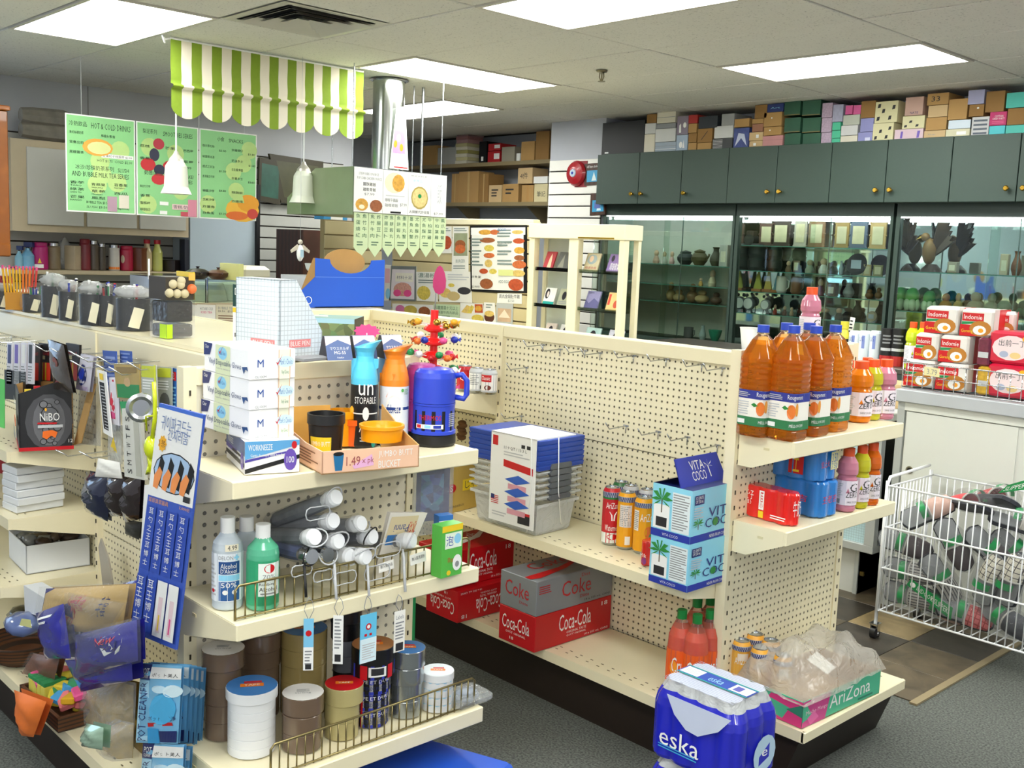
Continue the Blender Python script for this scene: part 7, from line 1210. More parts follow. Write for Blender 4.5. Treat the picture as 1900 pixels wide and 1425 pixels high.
poster('poster of white lettering with peanuts and a black pan', [(815, 560), (876, 562), (873, 504), (813, 503)], [('o',.2,.3,.18,.16,FD[2]),('o',.45,.2,.2,.15,mat('c8b078',.4)),('o',.78,.38,.2,.12,mat('3a3a3e',.3)),('o',.4,.55,.1,.06,FD[5]),('l',.3,.7,.95,.93,3,LGREY)])
poster('poster of noodles beside the lollipop foil sign', [(773, 558), (812, 560), (812, 505), (772, 504)], [('o',.35,.28,.32,.24,FD[5]),('t',.1,.8,.9,.96,'濃湯粉',mat('5a7a6a')),('l',.1,.6,.8,.75,2,GT)])
poster('silver framed poster of a shrimp tray dessert', [(722, 557), (771, 559), (772, 494), (726, 493)], [('r',.05,.05,.95,.9,mat('e4dce0')),('r',.2,.55,.9,.8,mat('ece8d8')),('t',.25,.62,.85,.72,'材料十足',mat('6a6a7a')),('o',.5,.33,.35,.2,mat('d8a090',.4,noise=.5,sc=60)),('o',.3,.22,.15,.1,PINK),('o',.7,.22,.15,.1,PINK)], m=mat('9aa4a4', .3, .5), th=.006)
poster('pink poster left of the silver framed one', [(713, 558), (724, 558), (725, 492), (714, 491)], [('o',.6,.2,.4,.15,SKY),('r',.1,.5,.9,.9,mat('e8b8c0'))])
poster('row of small menu cards with pink and green dishes', [(728, 583), (805, 590), (805, 566), (728, 563)], [('o',.2,.5,.12,.4,mat('d878a8',.4)),('o',.45,.5,.16,.4,mat('c8b050',.4,noise=.4)),('o',.78,.45,.14,.4,FD[3])])
poster('pale green notice with lines of characters', [(804, 592), (852, 595), (853, 566), (804, 564)], [('t',.05,.65,.95,.9,'凡購買滿十元以上',mat('3a6a4a')),('t',.05,.38,.95,.58,'送魚蛋牛肉丸飲品',mat('3a6a4a')),('l',.05,.08,.9,.3,2,mat('6a8a6a'))], m=mat('c9dcb4', .5))
poster('poster of spring rolls and fried snacks', [(853, 596), (898, 598), (896, 563), (854, 562)], [('p',[(.05,.5),(.3,.9),(.5,.8),(.3,.45)],FD[2]),('p',[(.3,.45),(.5,.9),(.62,.8),(.5,.45)],FD[5]),('r',.64,.5,.98,.95,FD[4]),('o',.8,.72,.15,.15,FD[0]),('o',.75,.2,.25,.2,FD[5])])
poster('poster of a burger under white lettering', [(896, 598), (920, 599), (918, 562), (898, 561)], [('o',.5,.3,.42,.3,mat('5a3020',.4,noise=.4)),('o',.5,.45,.4,.15,FD[2]),('l',.2,.7,.8,.95,2,GT)])
poster('framed photo card of bread toast at the right end', [(920, 600), (951, 602), (952, 564), (921, 562)], [('r',.1,.1,.9,.75,mat('c8a888',.4,noise=.3)),('p',[(.15,.3),(.5,.7),(.85,.3)],mat('e8d8c0'))], m=mat('b8bcb8', .3))
poster('narrow white strip notice below the black framed menu', [(922, 562), (968, 564), (968, 545), (923, 544)], [('t',.08,.5,.92,.9,'貢丸金錢肚牛雜',INK),('t',.45,.1,.7,.4,'$2.50',GT)])
# counter before the partition carrying the blue holder
xa, xb = uy(560, 600, .55).x, uy(985, 600, .9).x
b = MB(); b.box(-2.3, -.62, .75, 1.3, 0, .98, CREAM); b.thing('kitchen_counter', 'cream kitchen counter hidden behind the far gondola', 'counter', None, (0, 0, 0))
# blue cardboard holder behind the far gondola's end
P_ = [ux(u, v, -.62) for u, v in ((584, 574), (712, 572), (716, 486), (584, 482))]; p0_ = P_[0]; q = MB(); HB = mat('2058c8', .5, noise=.03); w_ = P_[1].y-P_[0].y; h_ = P_[3].z-P_[0].z
t = empty('display_holder', 'royal blue cardboard display holder with a round brown back flap', 'box', None, (p0_.x, p0_.y, 1.346), 0)
n = 12; arc = [(w_*.5+w_*.3*math.cos(math.pi-math.pi*k/n), h_*.98-h_*.28*math.sin(math.pi*k/n)) for k in range(n+1)]
q.prism([(0, 0), (w_, 0), (w_, h_)]+[(y, z) for y, z in reversed(arc)]+[(0, h_)], 'x', -.004, 0, HB); q.part('front_panel', t)
q = MB(); q.prism([(-.0, 0), (-.004, h_), (-.02, h_), (-.18, 0)], 'y', 0, .004, CARD); q.prism([(0, 0), (0, h_*.62), (.0, 0)], 'y', 0, 0.001, HB) if 0 else None; q.part('side_panel', t)
q = MB(); q.add([(0, -.17, 0), (0, 0, 0), (0, 0, h_*.62)], [(0, 1, 2)], HB); q.add([(-.004, -.17, 0), (-.004, 0, 0), (-.004, 0, h_*.62)], [(2, 1, 0)], HB); q.part('side_wing', t, 'blue sloping wing printed with a magnifier')
MB().prints([('t','r',-.28,.03,.0-.14,.09,'EUROPE &',WHITE)]+[('o','r',-.09,.15,.05,.08,WHITE),('o','r',-.09,.15,.04,.068,HB),('r','r',-.1,.03,-.085,.09,WHITE),('r','r',0,.615,1,.625,mat('6a90e0'))], {'r': lambda u, v, off: Vector((off, u*w_, v*h_))}).part('printing', t)
q = MB(); n = 20; q.prism([(w_*.5+w_*.3*math.cos(2*math.pi*k/n), h_*.92+h_*.28*math.sin(2*math.pi*k/n)) for k in range(n)], 'x', -.06, -.056, CARD); q.part('back_flap', t)
MB().box(-.18, 0, 0, w_, -.0, .004, HB).part('base', t)
t = empty('end_gondola', 'cream end unit behind the far gondola carrying the blue holder', 'shelving', 'cream gondola units', (-.9, -1.1, 0))
MB().bbox(0, .39, 0, .40, 1.32, 1.344, CREAM, .003).part('top_board', t); MB().box(.36, .385, .02, .30, 0, 1.32, CREAM).part('back_panel', t); [MB().box(.02, .36, y, y+.02, 0, 1.32, CREAM).part('side_panel', t) for y in (.0, .29)]
# cd tower
YC = 1.36; ax_, bx = uy(985, 500, YC).x, uy(1160, 500, YC).x; zt = uy(1080, 416, YC).z; W_ = bx-ax_; mid = uy(1066, 500, YC).x-ax_; t = empty('cd_tower', 'cream two bay display tower with leaning cds behind clear sides', 'display rack', None, (ax_, YC, 0))
for x0, x1, nm in ((0, .045, 'post'), (mid-.045, mid+.045, 'post'), (W_-.045, W_, 'post')): MB().bbox(x0, x1, -.02, .03, 0, zt-.05, CREAM, .003).part(nm, t)
MB().bbox(-.01, W_+.01, -.03, .15, zt-.10, zt, CREAM, .004).part('top_box', t); MB().box(mid+.05, W_-.08, -.034, -.03, zt-.095, zt-.085, GOLD).part('trim_strip', t)
for x0, x1 in ((.0, .04), (W_-.04, W_)): MB().box(x0, x1, .12, .15, 0, zt-.1, CREAM).part('rear_post', t)
MB().box(.05, mid-.06, .125, .13, .9, zt-.1, mat('c8ccc4', .3)).part('back_panel', t); MB().box(mid+.05, W_-.05, .125, .129, .9, zt-.1, GLASS).part('back_glass', t)
CDC = [('b04048','red cover with a woman'),('5a5a56','grey scenic cover'),('c8bc98','cream cover with a round portrait'),('8a70a8','purple cover with a man'),('e4e0d8','white cover with a black haired face and teal band'),('a8a890','pale green statue cover'),('8c88b0','misty mountain cover'),('d8b878','yellow cover with a red lute'),('c8b8b0','white photo cover'),('d0cccc','white cover with a portrait'),('a8c4c4','pale teal cover with a figure'),('b8b8c8','white cover with a dark ridge')]
for r_, vb in enumerate((503, 573, 641)):
    z_ = uy(1080, vb, YC).z; MB().box(.04, W_-.04, 0, .11, z_-.012, z_-.004, mat('d8e4dc', .1, kind='glass')).part('shelf', t); MB().box(.04, W_-.04, -.002, .002, z_-.012, z_+.012, mat('cfd8c8', .1, kind='glass')).part('shelf_lip', t)
    for c_, uu in enumerate((1017, 1043, 1096, 1138)):
        k = r_*4+c_; x = uy(uu, vb, YC+.04).x; o = boxat('cd_case', 'cd on the %s tower shelf, %s' % (('upper', 'middle', 'lower')[r_], CDC[k][1]), 'cd', 'leaning cds', (x, YC+.035, z_+.002), (.125 if c_ > 1 else .10, .01, .125), (-.1, 0, .05)[2] if 0 else 0, mat(CDC[k][0], .3, noise=.2, sc=40))
        o.rotation_euler = (-.35, 0, .06*((k*5) % 3-1)); ink = mat('201c28', .3)
        P4 = {0: [('p','f',[(.4,.05),(.8,.05),(.7,.6),(.6,.9),(.45,.6)],mat('e0c0a0'))], 1: [('p','f',[(.1,.1),(.5,.9),(.6,.1)],mat('8a8878'))], 2: [('o','f',.45,.65,.35,.28,mat('9aa8a8')),('o','f',.4,.68,.15,.18,mat('d8b898')),('t','f',.1,.1,.9,.25,'精選金曲',mat('b05a50'))], 3: [('o','f',.28,.75,.12,.18,ink),('t','f',.2,.1,.9,.5,'周璇歌集',WHITE)], 4: [('r','f',0,0,1,.2,TEAL),('o','f',.25,.65,.2,.3,ink),('o','f',.3,.62,.1,.18,mat('d8c8c0'))], 6: [('t','f',.1,.85,.5,.93,'LIGHTS',INK),('p','f',[(0,0),(0,.5),(.3,.3),(.6,.6),(1,.4),(1,0)],mat('5c5a88'))], 7: [('r','f',.05,.3,.2,.9,mat('c83a28')),('o','f',.6,.35,.16,.22,mat('c04a28')),('p','f',[(.62,.5),(.92,.92),(.97,.86),(.7,.45)],mat('8a4a20'))]}.get(k, [('o','f',.5,.6,.2,.25,ink),('l','f',.1,.1,.9,.3,2,GREY)])
        MB().prints([(i[0],'f')+tuple(i[2:]) for i in P4], {'f': (lambda w2: lambda u, v, off: Vector((-w2/2+w2*u, -.005-off, .125*v)))(.125 if c_ > 1 else .10)}).part('cover', o)
print('p5 ok')
# ================================================================ left wall and kitchen
XW = -3.95
t = empty('kitchen_cabinet', 'beige wall cabinets with three grey doors on the left wall', 'cabinet', None, (-4.27, 0, 0)); BG = mat('c9b99a', .5); DR = mat('cccbc2', .5, noise=.03)
y0, y1 = ux(22, 350, XW).y, ux(351, 350, XW).y; zb, ztp = 1.655, 2.285
MB().box(.0, .31, y0, y1, zb, ztp, BG).part('carcass', t); ys = [ux(u, 400, XW).y for u in (48, 158, 256, 347)]
for a, b_ in zip(ys, ys[1:]): MB().bbox(.312, .33, a+.012, b_-.012, zb+.05, ztp-.05, DR, .002).part('door', t)
t = empty('shelf_unit', 'beige shelf of jars and bottles under the wall cabinets', 'shelf', None, (-4.27, 0, 0)); zs = ux(220, 503, -4.0).z
MB().bbox(0.0, .30, ux(-10, 500, -4.0).y, ux(345, 500, -4.0).y, zs-.03, zs, BG, .004).part('shelf_board', t)
for u in (60, 300): y = ux(u, 500, -4.1).y; MB().prism([(0.0, zs-.2), (0.0, zs-.03), (.22, zs-.03)], 'y', y, y+.012, BG).part('bracket', t)
def LW(u, vb, w, vt, col, label, shape='jar', capc=None, name=None, cat=None, it=None, X_=-4.08):
    p = ux(u, vb, X_); z = zs; D_ = (p-CAM).dot(_F); r = w/FPX*D_/2; h = (vb-vt)/FPX*D_*1.02; q = MB(); m = mat(col, .3, noise=.15, coat=.3); kids = []
    if shape == 'box': q.bbox(-r, r, -r, r, 0, h, m, .004)
    elif shape == 'bag': q.sphere((0, 0, h*.5), r, FILM2, rz=h*.5, n=9, k=7, jit=.2)
    elif shape == 'bottle': q.lathe([(r*.9, 0), (r, h*.05), (r, h*.6), (r*.6, h*.78), (r*.5, h*.88)], m, 14); k = MB(); k.lathe([(r*.62, h*.87), (r*.62, h), (r*.5, h)], mat(capc or 'c01c2c', .4), 12); kids.append(('cap', k))
    elif shape == 'spray': q.lathe([(r*.9, 0), (r, h*.05), (r, h*.5), (r*.4, h*.7), (r*.3, h*.78)], m, 12); k = MB(); k.box(-r*.5, r*1.0, -r*.3, r*.3, h*.82, h, mat(capc or '1c2a5a', .4)); k.cyl((0, 0, h*.75), (0, 0, h*.85), r*.25, BLACK, 8); k.tube([(r*.7, 0, h*.85), (r*.6, 0, h*.7)], r*.1, BLACK, 5); kids.append(('trigger_head', k))
    else: q.lathe([(r*.9, 0), (r, h*.04), (r, h*.82), (r*.85, h*.88)], m, 16); k = MB(); k.lathe([(r*.9, h*.87), (r*.9, h*.98), (r*.8, h)], mat(capc, .4) if capc else STEEL, 14); kids.append(('lid', k))
    o = q.thing(name or {'box': 'box', 'bag': 'plastic_bag', 'bottle': 'bottle', 'spray': 'spray_bottle', 'jar': 'jar'}[shape], label, cat or {'box': 'box', 'bag': 'bag', 'bottle': 'bottle', 'spray': 'bottle', 'jar': 'jar'}[shape], 'things on the wall shelf', (p.x, p.y, z+.001), .6); [k.part(n_, o) for n_, k in kids]
    if it: MB().prints(it, {'c': cface(r, h*.05, h*.8, -1.0, 2.4)}).part('label', o)
LW(36,494,16,452,'7fb0c4','clear blue spray bottle at the left of the wall shelf','spray'); LW(52,495,24,446,'6fa8c8','light blue spray bottle with a white tag','spray','1a1f50'); LW(75,497,28,448,'b0186c','magenta food tin on the wall shelf','jar','a01860',it=[('r','c',.2,.02,.7,.2,WHITE),('p','c',[(.4,.25),(.5,.5),(.6,.25)],YEL)]); LW(100,499,24,450,'7a6a50','jar with brown dried goods beside the magenta tin')
LW(120,499,24,442,'8a7f70','greyish bag tied at the top behind the jars','bag',X_=-4.15); LW(136,500,22,456,'b8a88c','white printed packet in the middle of the wall shelf','box',it=None); LW(158,500,20,444,'7c2430','red lidded dark jar on the wall shelf','jar','8a1c28'); LW(174,501,18,447,'54483c','tall glass jar with a steel lid'); LW(189,502,15,453,'4c443a','smaller glass jar with a steel lid'); LW(212,503,20,456,'c8c4bc','white labelled jar with an orange base','jar',None,it=[('r','c',0,0,1,.12,ORG)])
LW(235,503,24,458,'a8123a','crimson tin with a cream oval','jar','a8123a',it=[('o','c',.25,.55,.14,.22,mat('c8b8a0'))]); LW(258,503,26,461,'6a3a24','brown packet behind the crimson tin','box'); LW(273,502,18,445,'c8b48c','tall bottle with a red cap, left','bottle'); LW(292,502,19,446,'c8cc70','tall bottle with a red cap and yellow label, right','bottle'); LW(319,503,26,482,'241c1a','small black square pot at the shelf end','box')
# orange wood frame at the left edge
x = -3.2; P1, P2 = ux(-6, 330, x), ux(17, 330, x); t = empty('wooden_stand', 'orange varnished wooden stand at the left picture edge', 'stand', None, (x, P1.y, 0)); OW = mat('b5661c', .35, noise=.2, kind='wood', coat=.3)
za_, zb_ = ux(8, 470, x).z, ux(8, 205, x).z; MB().bbox(-.03, .0, 0, P2.y-P1.y, za_, zb_, OW, .006).part('post', t); MB().bbox(-.05, .02, -.3, P2.y-P1.y+.012, zb_, zb_+.03, OW, .006).part('cornice', t); MB().bbox(-.035, .006, -.3, P2.y-P1.y, za_-.02, za_+.06, OW, .006).part('rail', t); MB().box(-.02, -.012, -.3, 0, za_, zb_, mat('cfd6d4', .3)).part('panel', t)
# clear film rolls above the cabinets
p = ux(88, 235, -4.0)
for k, (v, lb) in enumerate(((222, 'upper bundle of clear plastic film on the wall cabinet'), (248, 'lower roll of clear plastic film on the wall cabinet'))):
    p = ux(88, v, -4.0); q = MB(); q.M = Matrix.Rotation(math.pi/2, 4, 'X'); q.lathe([(.05, -.16), (.065, -.1), (.06, .1), (.05, .18)], mat('8a8478', .2, noise=.4, coat=.6), 9, smooth=False); q.thing('film_roll', lb, 'roll', 'clear film rolls', (p.x, p.y, max(p.z, 2.35 if k else 2.45)))
# menu board
XM = -3.0; Z0, Z1_ = 1.79, 2.39; yy = [ux(u, 300, XM).y for u in (122, 252, 369, 477)]; t = empty('menu_board', 'green three panel drinks menu hanging above the kitchen', 'menu board', None, (XM, 0, 0)); LGm = mat('8fcf8c', .45, noise=.12, sc=4); YGm = mat('b9d788', .5, noise=.1); MK = mat('1c3426', .5)
tx = [[('t','r',.05,.88,.3,.93,'冷熱飲品',MK),('t','r',.36,.87,.93,.93,'HOT & COLD DRINKS',MK),('t','r',.13,.44,.68,.49,'冰沙/珍珠奶茶系列',MK),('t','r',.74,.44,.9,.48,'SLUSH',MK),('t','r',.08,.37,.9,.42,'AND BUBBLE MILK TEA SERIES',MK),('t','r',.28,.09,.6,.12,'BUBBLE TEA $3.50',MK),('t','r',.28,.04,.9,.07,'SLUSH $3.50 (with tapioca)',MK),('t','r',.44,.53,.95,.56,'HOT $1.75  COLD $2.00',MK),('r','r',.5,.58,.97,.62,WHITE),('t','r',.52,.585,.95,.615,'紅棗杞子桂圓茶 $2.00',INK),
       ('o','r',.45,.68,.22,.09,mat('e8a848')),('o','r',.47,.675,.17,.065,mat('d8dc98')),('r','r',.58,.02,.72,.18,mat('b090a0')),('r','r',.75,.06,.9,.2,mat('d8d0c0'))]+[('t','r',u,v,u+.2,v+.03,c_,MK) for u,v,c_ in ((.05,.8,'港式絲襪奶茶'),(.5,.79,'檸檬水/茶/蜜'),(.05,.7,'鴛鴦出前'),(.05,.6,'黑糖薑茶'),(.05,.29,'香芋'),(.35,.28,'青蘋果'),(.68,.29,'百香果'),(.05,.22,'綠茶'),(.35,.21,'草莓'),(.68,.2,'西瓜'),(.05,.14,'芒果'),(.35,.14,'鳳梨'))]+[('t','r',u,v,u+.16,v+.014,c_,MK) for u,v,c_ in ((.05,.265,'TARO'),(.35,.255,'GREEN APPLE'),(.68,.265,'PASSIONFRUIT'),(.05,.195,'GREEN TEA'),(.35,.185,'STRAWBERRY'),(.05,.115,'MANGO'))],
      [('t','r',.1,.88,.32,.93,'梨泥系列',MK),('t','r',.42,.87,.9,.92,'SMOOTHIES SERIES',MK),('o','r',.35,.78,.09,.06,mat('b83a4a')),('o','r',.28,.66,.08,.07,mat('3a3a50')),('o','r',.18,.55,.12,.07,mat('c83038')),('o','r',.52,.54,.11,.07,mat('c83038')),('o','r',.36,.5,.09,.06,mat('2c2c48')),('o','r',.35,.4,.12,.06,mat('c83038')),('t','r',.12,.44,.55,.49,'奶昔/甜品系列',MK),('t','r',.6,.43,.92,.47,'MILKSHAKE/',MK),('t','r',.6,.37,.9,.41,'ICE SERIES',MK),('t','r',.72,.53,.88,.56,'$3.99',MK)]+[('t','r',u,v,u+.16,v+.03,c_,MK) for u,v,c_ in ((.05,.73,'荔枝'),(.45,.73,'芒果'),(.75,.72,'巴西莓'),(.05,.6,'香蕉'),(.75,.6,'藍莓'),(.05,.3,'朱古力/沙嗲'),(.05,.2,'香蕉'),(.05,.12,'雪糕杯'),(.05,.05,'雜果雪糕紅豆'))]+[('r','r',.36,.12,.5,.16,WHITE),('r','r',.36,.02,.48,.06,WHITE),('r','r',.56,.08,.92,.14,mat('e8c8c8')),('t','r',.58,.09,.9,.13,'雪糕/奶昔',INK),('r','r',.7,.01,.85,.06,mat('c85060')),('r','r',.82,.01,.97,.2,mat('d88aa0'))],
      [('t','r',.3,.88,.42,.93,'小食',MK),('t','r',.5,.88,.75,.92,'SNACKS',MK),('o','r',.75,.12,.3,.14,mat('f0b840')),('o','r',.85,.2,.2,.1,mat('e8a030')),('o','r',.65,.05,.2,.05,mat('e07030')),('o','r',.93,.08,.1,.06,mat('d04a40')),('p','r',[(.55,.2),(.7,.4),(.78,.2)],YGm)]+[('t','r',u,v,u+.2,v+.03,c_,MK) for u,v,c_ in ((.05,.8,'咖沙茶吐絲'),(.55,.78,'炸饅頭仔'),(.05,.68,'椒鹽豬油渣'),(.55,.66,'奶油多士'),(.05,.57,'煙式三文治'),(.55,.56,'花生醬/果醬'),(.05,.46,'香港雞旦仔餅'),(.55,.46,'炸薯多士'),(.05,.3,'蝦醬沙嗲'),(.55,.3,'辣醃飲'),(.05,.2,'芝麻沙律'),(.55,.2,'炸雞塊'),(.05,.12,'炸薯角'),(.05,.05,'炸魚蛋'))]+[('t','r',u,v,u+.12,v+.025,c_,MK) for u,v,c_ in ((.33,.76,'$2.00'),(.84,.75,'$1.80'),(.85,.62,'$1.80'),(.33,.53,'$1.50'),(.84,.43,'$2.60'),(.33,.31,'$4.80'),(.33,.05,'$3.25'))]]
for k in range(3):
    a, b_ = yy[k]+(.004 if k else 0), yy[k+1]-.004; q = MB(); q.box(-.004, 0, a, b_, Z0-.012*k*0, Z1_, WHITE); o = q.part('panel', t); q = MB(); q.box(0, .0012, a+.008, b_-.008, Z0+.008, Z1_-.008, LGm); o = q.part('green_face', t)
    R.seed(k); blot = [('o','r',R.uniform(.1,.9),R.uniform(.1,.85),.14,.1,YGm) for _ in range(5)]
    MB().prints(blot+tx[k], {'r': lambda u, v, off, a=a, b_=b_: Vector((.0008+off, a+(b_-a)*u, Z0+(Z1_-Z0)*v))}).part('printing', t)
for y in (yy[0]+.1, yy[2], yy[3]-.1): MB().tube([(0, y, Z1_), (0, y, CEIL)], .0015, WIREW, 4).part('hanging_wire', t)
# striped awning valance
XA = -1.87; ya, yb_ = -1.172, .098; t = empty('awning_valance', 'green and cream striped scalloped awning cloth hung from the ceiling', 'awning', None, (XA, 0, 0)); GS, CS = mat('7a9424', .85, noise=.08, sc=60), mat('e4dcc8', .85, noise=.04)
ztop = CEIL-.012; zf = ux(480, 205, XA).z; zf = (ux(310, 178, XA).z+ux(672, 222, XA).z)/2; zf += .035; zlo = zf-.10
NS = 21; W_ = (yb_-ya)/NS
for k in range(NS):
    m = GS if k % 2 == 0 else CS; q = MB(); n = 5
    def cl(a, b_, k=k):
        y = ya+W_*(k+a); ph = ((k+a)/3) % 1; sc_ = math.sin(math.pi*min(.999, ph))**.6 if ph > 0 else 0
        if b_ < .25: z = zlo-.055*sc_+(zf-zlo+.055*sc_)*(b_/.25); xo = .012
        elif b_ < .4: s = (b_-.25)/.15; z = zf+.03*s; xo = .012+.03*math.sin(math.pi*s)
        else: s = (b_-.4)/.6; z = zf+.03+(ztop-zf-.03)*s; xo = .006+.004*math.sin(3*math.pi*s)*(1-s)
        return (xo, y, z)
    q.grid(cl, n, 20, m, True); q.grid(lambda a, b_: (cl(a, b_)[0]-.003,)+cl(a, b_)[1:], n, 20, m, True); q.part('stripe', t)
MB().cyl((0, ya, ztop), (0, yb_, ztop), .008, WHITE, 8).part('rod', t); q = MB(); q.tube([(0, ya-.0, ztop), (0, ya-.03, ztop-.01), (.01, ya-.05, ztop+.008), (0, ya-.03, ztop-.03)], .006, WHITE, 6); q.part('knotted_string', t)
for u, lb in ((327, 'white bell pendant lamp under the awning, left'), (563, 'white bell pendant lamp under the awning, right')):
    x = -2.1; p = ux(u, 340, x); t = empty('pendant_lamp', lb, 'lamp', 'white bell pendant lamps', (p.x, p.y, 0)); zt_, zc, zbt = CEIL, ux(u, 300 if u < 400 else 318, x).z, ux(u, 360 if u < 400 else 377, x).z; r = .088; OPL = mat('d8dccc', .3, noise=.03)
    MB().cyl((0, 0, zc+.02), (0, 0, zt_), .005, WIREW, 8).part('rod', t); q = MB(); q.lathe([(.01, .065), (.018, .045), (.04, .02), (.045, .0)], mat('c8c4b8', .3, .4), 14, z=zc-.005); q.part('canopy', t); hh = zc-zbt
    q = MB(); q.lathe([(r, 0), (r*.92, hh*.08), (r*.78, hh*.22), (r*.74, hh*.6), (r*.7, hh*.85), (r*.5, hh)], OPL, 20, z=zbt, capb=False); q.part('glass_shade', t); MB().sphere((0, 0, zbt+.05), .028, mat('f0ecd8', .3), n=10, k=7).part('bulb', t)
# hood with menus
XH = -1.6; y0, y1 = ux(655, 360, XH).y, ux(827, 400, XH).y; zt_ = 2.12; zm = ux(740, 400, XH).z; t = empty('range_hood', 'steel range hood with a green tinted side, hung with white menus', 'range hood', None, (XH, 0, 0)); HS = mat('8f9a7c', .35, .55, .08)
zb = ux(655, 398, XH).z; d = .75; q = MB(); poly = [(0, zt_), (-.42, zt_), (-d, zt_-.18), (-d, zb), (0, zb)]; q.prism(poly, 'y', y0, y1, HS); q.part('canopy', t); MB().box(.001, .006, y0, y1, zt_-.02, zt_, STEEL).part('edge_trim', t)
MB().cyl((-.42, .41, zt_-.0), (-.42, .41, CEIL-.002), .105, mat('c4c8c4', .18, 1., .03), 28).part('duct', t); MB().lathe([(.115, 0), (.13, .006), (.115, .012)], STEEL, 24, c=(-.42, .41), z=CEIL-.016).part('duct_collar', t)
for u, v in ((617, 310), (655, 308), (766, 318), (783, 320), (820, 322)):
    xx = -.1 if u in (655, 820) else -.5; y = ux(u, v-60, XH+xx).y; MB().cyl((xx, y, zt_), (xx, y, CEIL), .004 if u != 783 else .01, STEEL, 6).part('hanging_rod', t)
m_ = [(655, 709), (709, 756), (756, 798), (798, 827)]; mt_ = [[('t','r',.15,.84,.85,.9,'STEW RIBS ON RICE',GREY),('t','r',.1,.74,.95,.8,'POP CORN CHICKEN ON RICE',GREY),('t','r',.3,.6,.75,.68,'鹽酥雞飯',INK),('t','r',.3,.48,.75,.56,'雞軟骨飯',INK),('t','r',.35,.38,.7,.44,'$7.99',GREY),('o','r',.27,.17,.22,.14,FD[0]),('o','r',.77,.16,.22,.14,FD[3]),('o','r',.27,.12,.1,.05,mat('f0e8c8'))],
 [('o','r',.45,.72,.4,.24,mat('e8ddc0')),('o','r',.6,.72,.25,.2,FD[0]),('l','r',.1,.4,.9,.44,1,LGREY),('t','r',.08,.28,.6,.36,'咖喱牛腩飯',GREY),('t','r',.08,.16,.6,.24,'咖喱雞飯',GREY),('t','r',.68,.18,.95,.26,'$7.99',GREY),('r','r',.3,.02,.72,.06,BLACK)],
 [('t','r',.1,.9,.8,.95,'鮮菇米粉湯',GREY),('t','r',.2,.78,.6,.85,'新推出',SKY),('o','r',.5,.42,.38,.27,mat('b09a50')),('o','r',.5,.42,.33,.23,mat('e0c888',.4,noise=.4,sc=60)),('o','r',.5,.46,.08,.05,GREEN),('t','r',.05,.05,.95,.12,'火鍋餐代炒豆腐',INK)], [('t','r',.4,.3,.7,.8,'飯',LGREY),('t','r',.2,.04,.8,.1,'$7.99',GREY)]]
zmb = ux(740, 398, XH).z
for k in range(4):
    a, b_ = ux(m_[k][0], 350, XH).y, ux(m_[k][1], 350, XH).y-.003; q = MB(); q.box(.008, .012, a, b_, zmb, zt_-.004, WHITE); q.part('menu_sheet', t); MB().prints(mt_[k], {'r': lambda u, v, off, a=a, b_=b_: Vector((.012+off, a+(b_-a)*u, zmb+(zt_-.004-zmb)*v))}).part('menu_printing', t)
fl_t = ['魚蛋燒紅腸', '魚竹牛肉丸', '炸腸豆卜', '魚餅蝦丸', '墨魚丸蟹柳', '尤魚鬚炸魚', '牛柏葉雞', '風爪蘿蔔', '鴛鴦煮']
us = [655, 682, 708, 731, 755, 778, 802, 826]; gl = mat('cfe0b4', .5, noise=.04)
for k in range(7):
    a, b_ = ux(us[k], 430, XH).y+.002, ux(us[k+1], 430, XH).y-.002; zl = ux(us[k], 478, XH).z+.004; zn = zl+.06; mid = (a+b_)/2; q = MB(); q.prism([(a, zmb-.004), (b_, zmb-.004), (b_, zn), (mid, zl), (a, zn)][::-1], 'x', .004, .008, gl); q.part('price_flag', t)
    wq = fl_t[k % 9]; n = min(4, len(wq)); it = [('t','r',.12,.86-.17*j,.42,.97-.17*j,wq[j],mat('3a6a50')) for j in range(n)]+[('t','r',.58,.86-.17*j,.88,.97-.17*j,fl_t[(k+1) % 9][j],mat('3a6a50')) for j in range(n)]+[('l','r',.2,.12,.8,.26,2,mat('5a7a60'))]
    MB().prints(it, {'r': lambda u, v, off, a=a, b_=b_, zn=zn: Vector((.008+off, a+(b_-a)*u, zn-.02+(zmb-.004-zn+.02)*v))}).part('flag_printing', t)
card('duct_poster', 'white and pink paper banner taped to the steel duct', 'poster', None, [(723, 312), (758, 316), (752, 198), (736, 198)], ('x', -1.88), .003, WHITE, [('r',.05,.25,.85,.62,mat('e878a0',.4,noise=.3)),('o',.4,.5,.15,.06,WHITE),('o',.2,.4,.12,.06,ORG),('o',.6,.35,.12,.06,ORG),('r',.2,.02,.95,.04,RED),('o',.4,.8,.2,.08,mat('c8b8d8'))])
# fridge, dark frames, counter pieces between
t = empty('refrigerator', 'pale blue grey refrigerator side with dark edge trims', 'refrigerator', None, (-4.26, 0, 0)); XF = -3.95; y0, y1 = ux(354, 450, XF).y, ux(474, 450, XF).y
MB().box(0, .30, y0, y1, 0, 2.1, mat('c0d0dc', .5, noise=.02)).part('body', t); MB().box(.28, .33, y1+.002, y1+.03, 0, 2.1, BLACK).part('edge_trim', t); MB().box(.2, .29, y0-.04, y0-.002, 0, 1.64, mat('2a2e3c', .4)).part('edge_trim', t)
for px_, lb, c_ in (([(480, 372), (520, 380), (522, 300), (482, 292)], 'green landscape picture leaning on the left wall', '2c5a4c'), ([(522, 376), (600, 386), (600, 300), (500, 285)], 'large brown framed picture leaning on the left wall', '4a4a30')): card('framed_picture', lb, 'picture', 'framed pictures on the left wall', px_, ('x', -4.2), .03, mat('3a3420', .5), [('r',.1,.12,.9,.88,mat(c_,.4,noise=.4))])
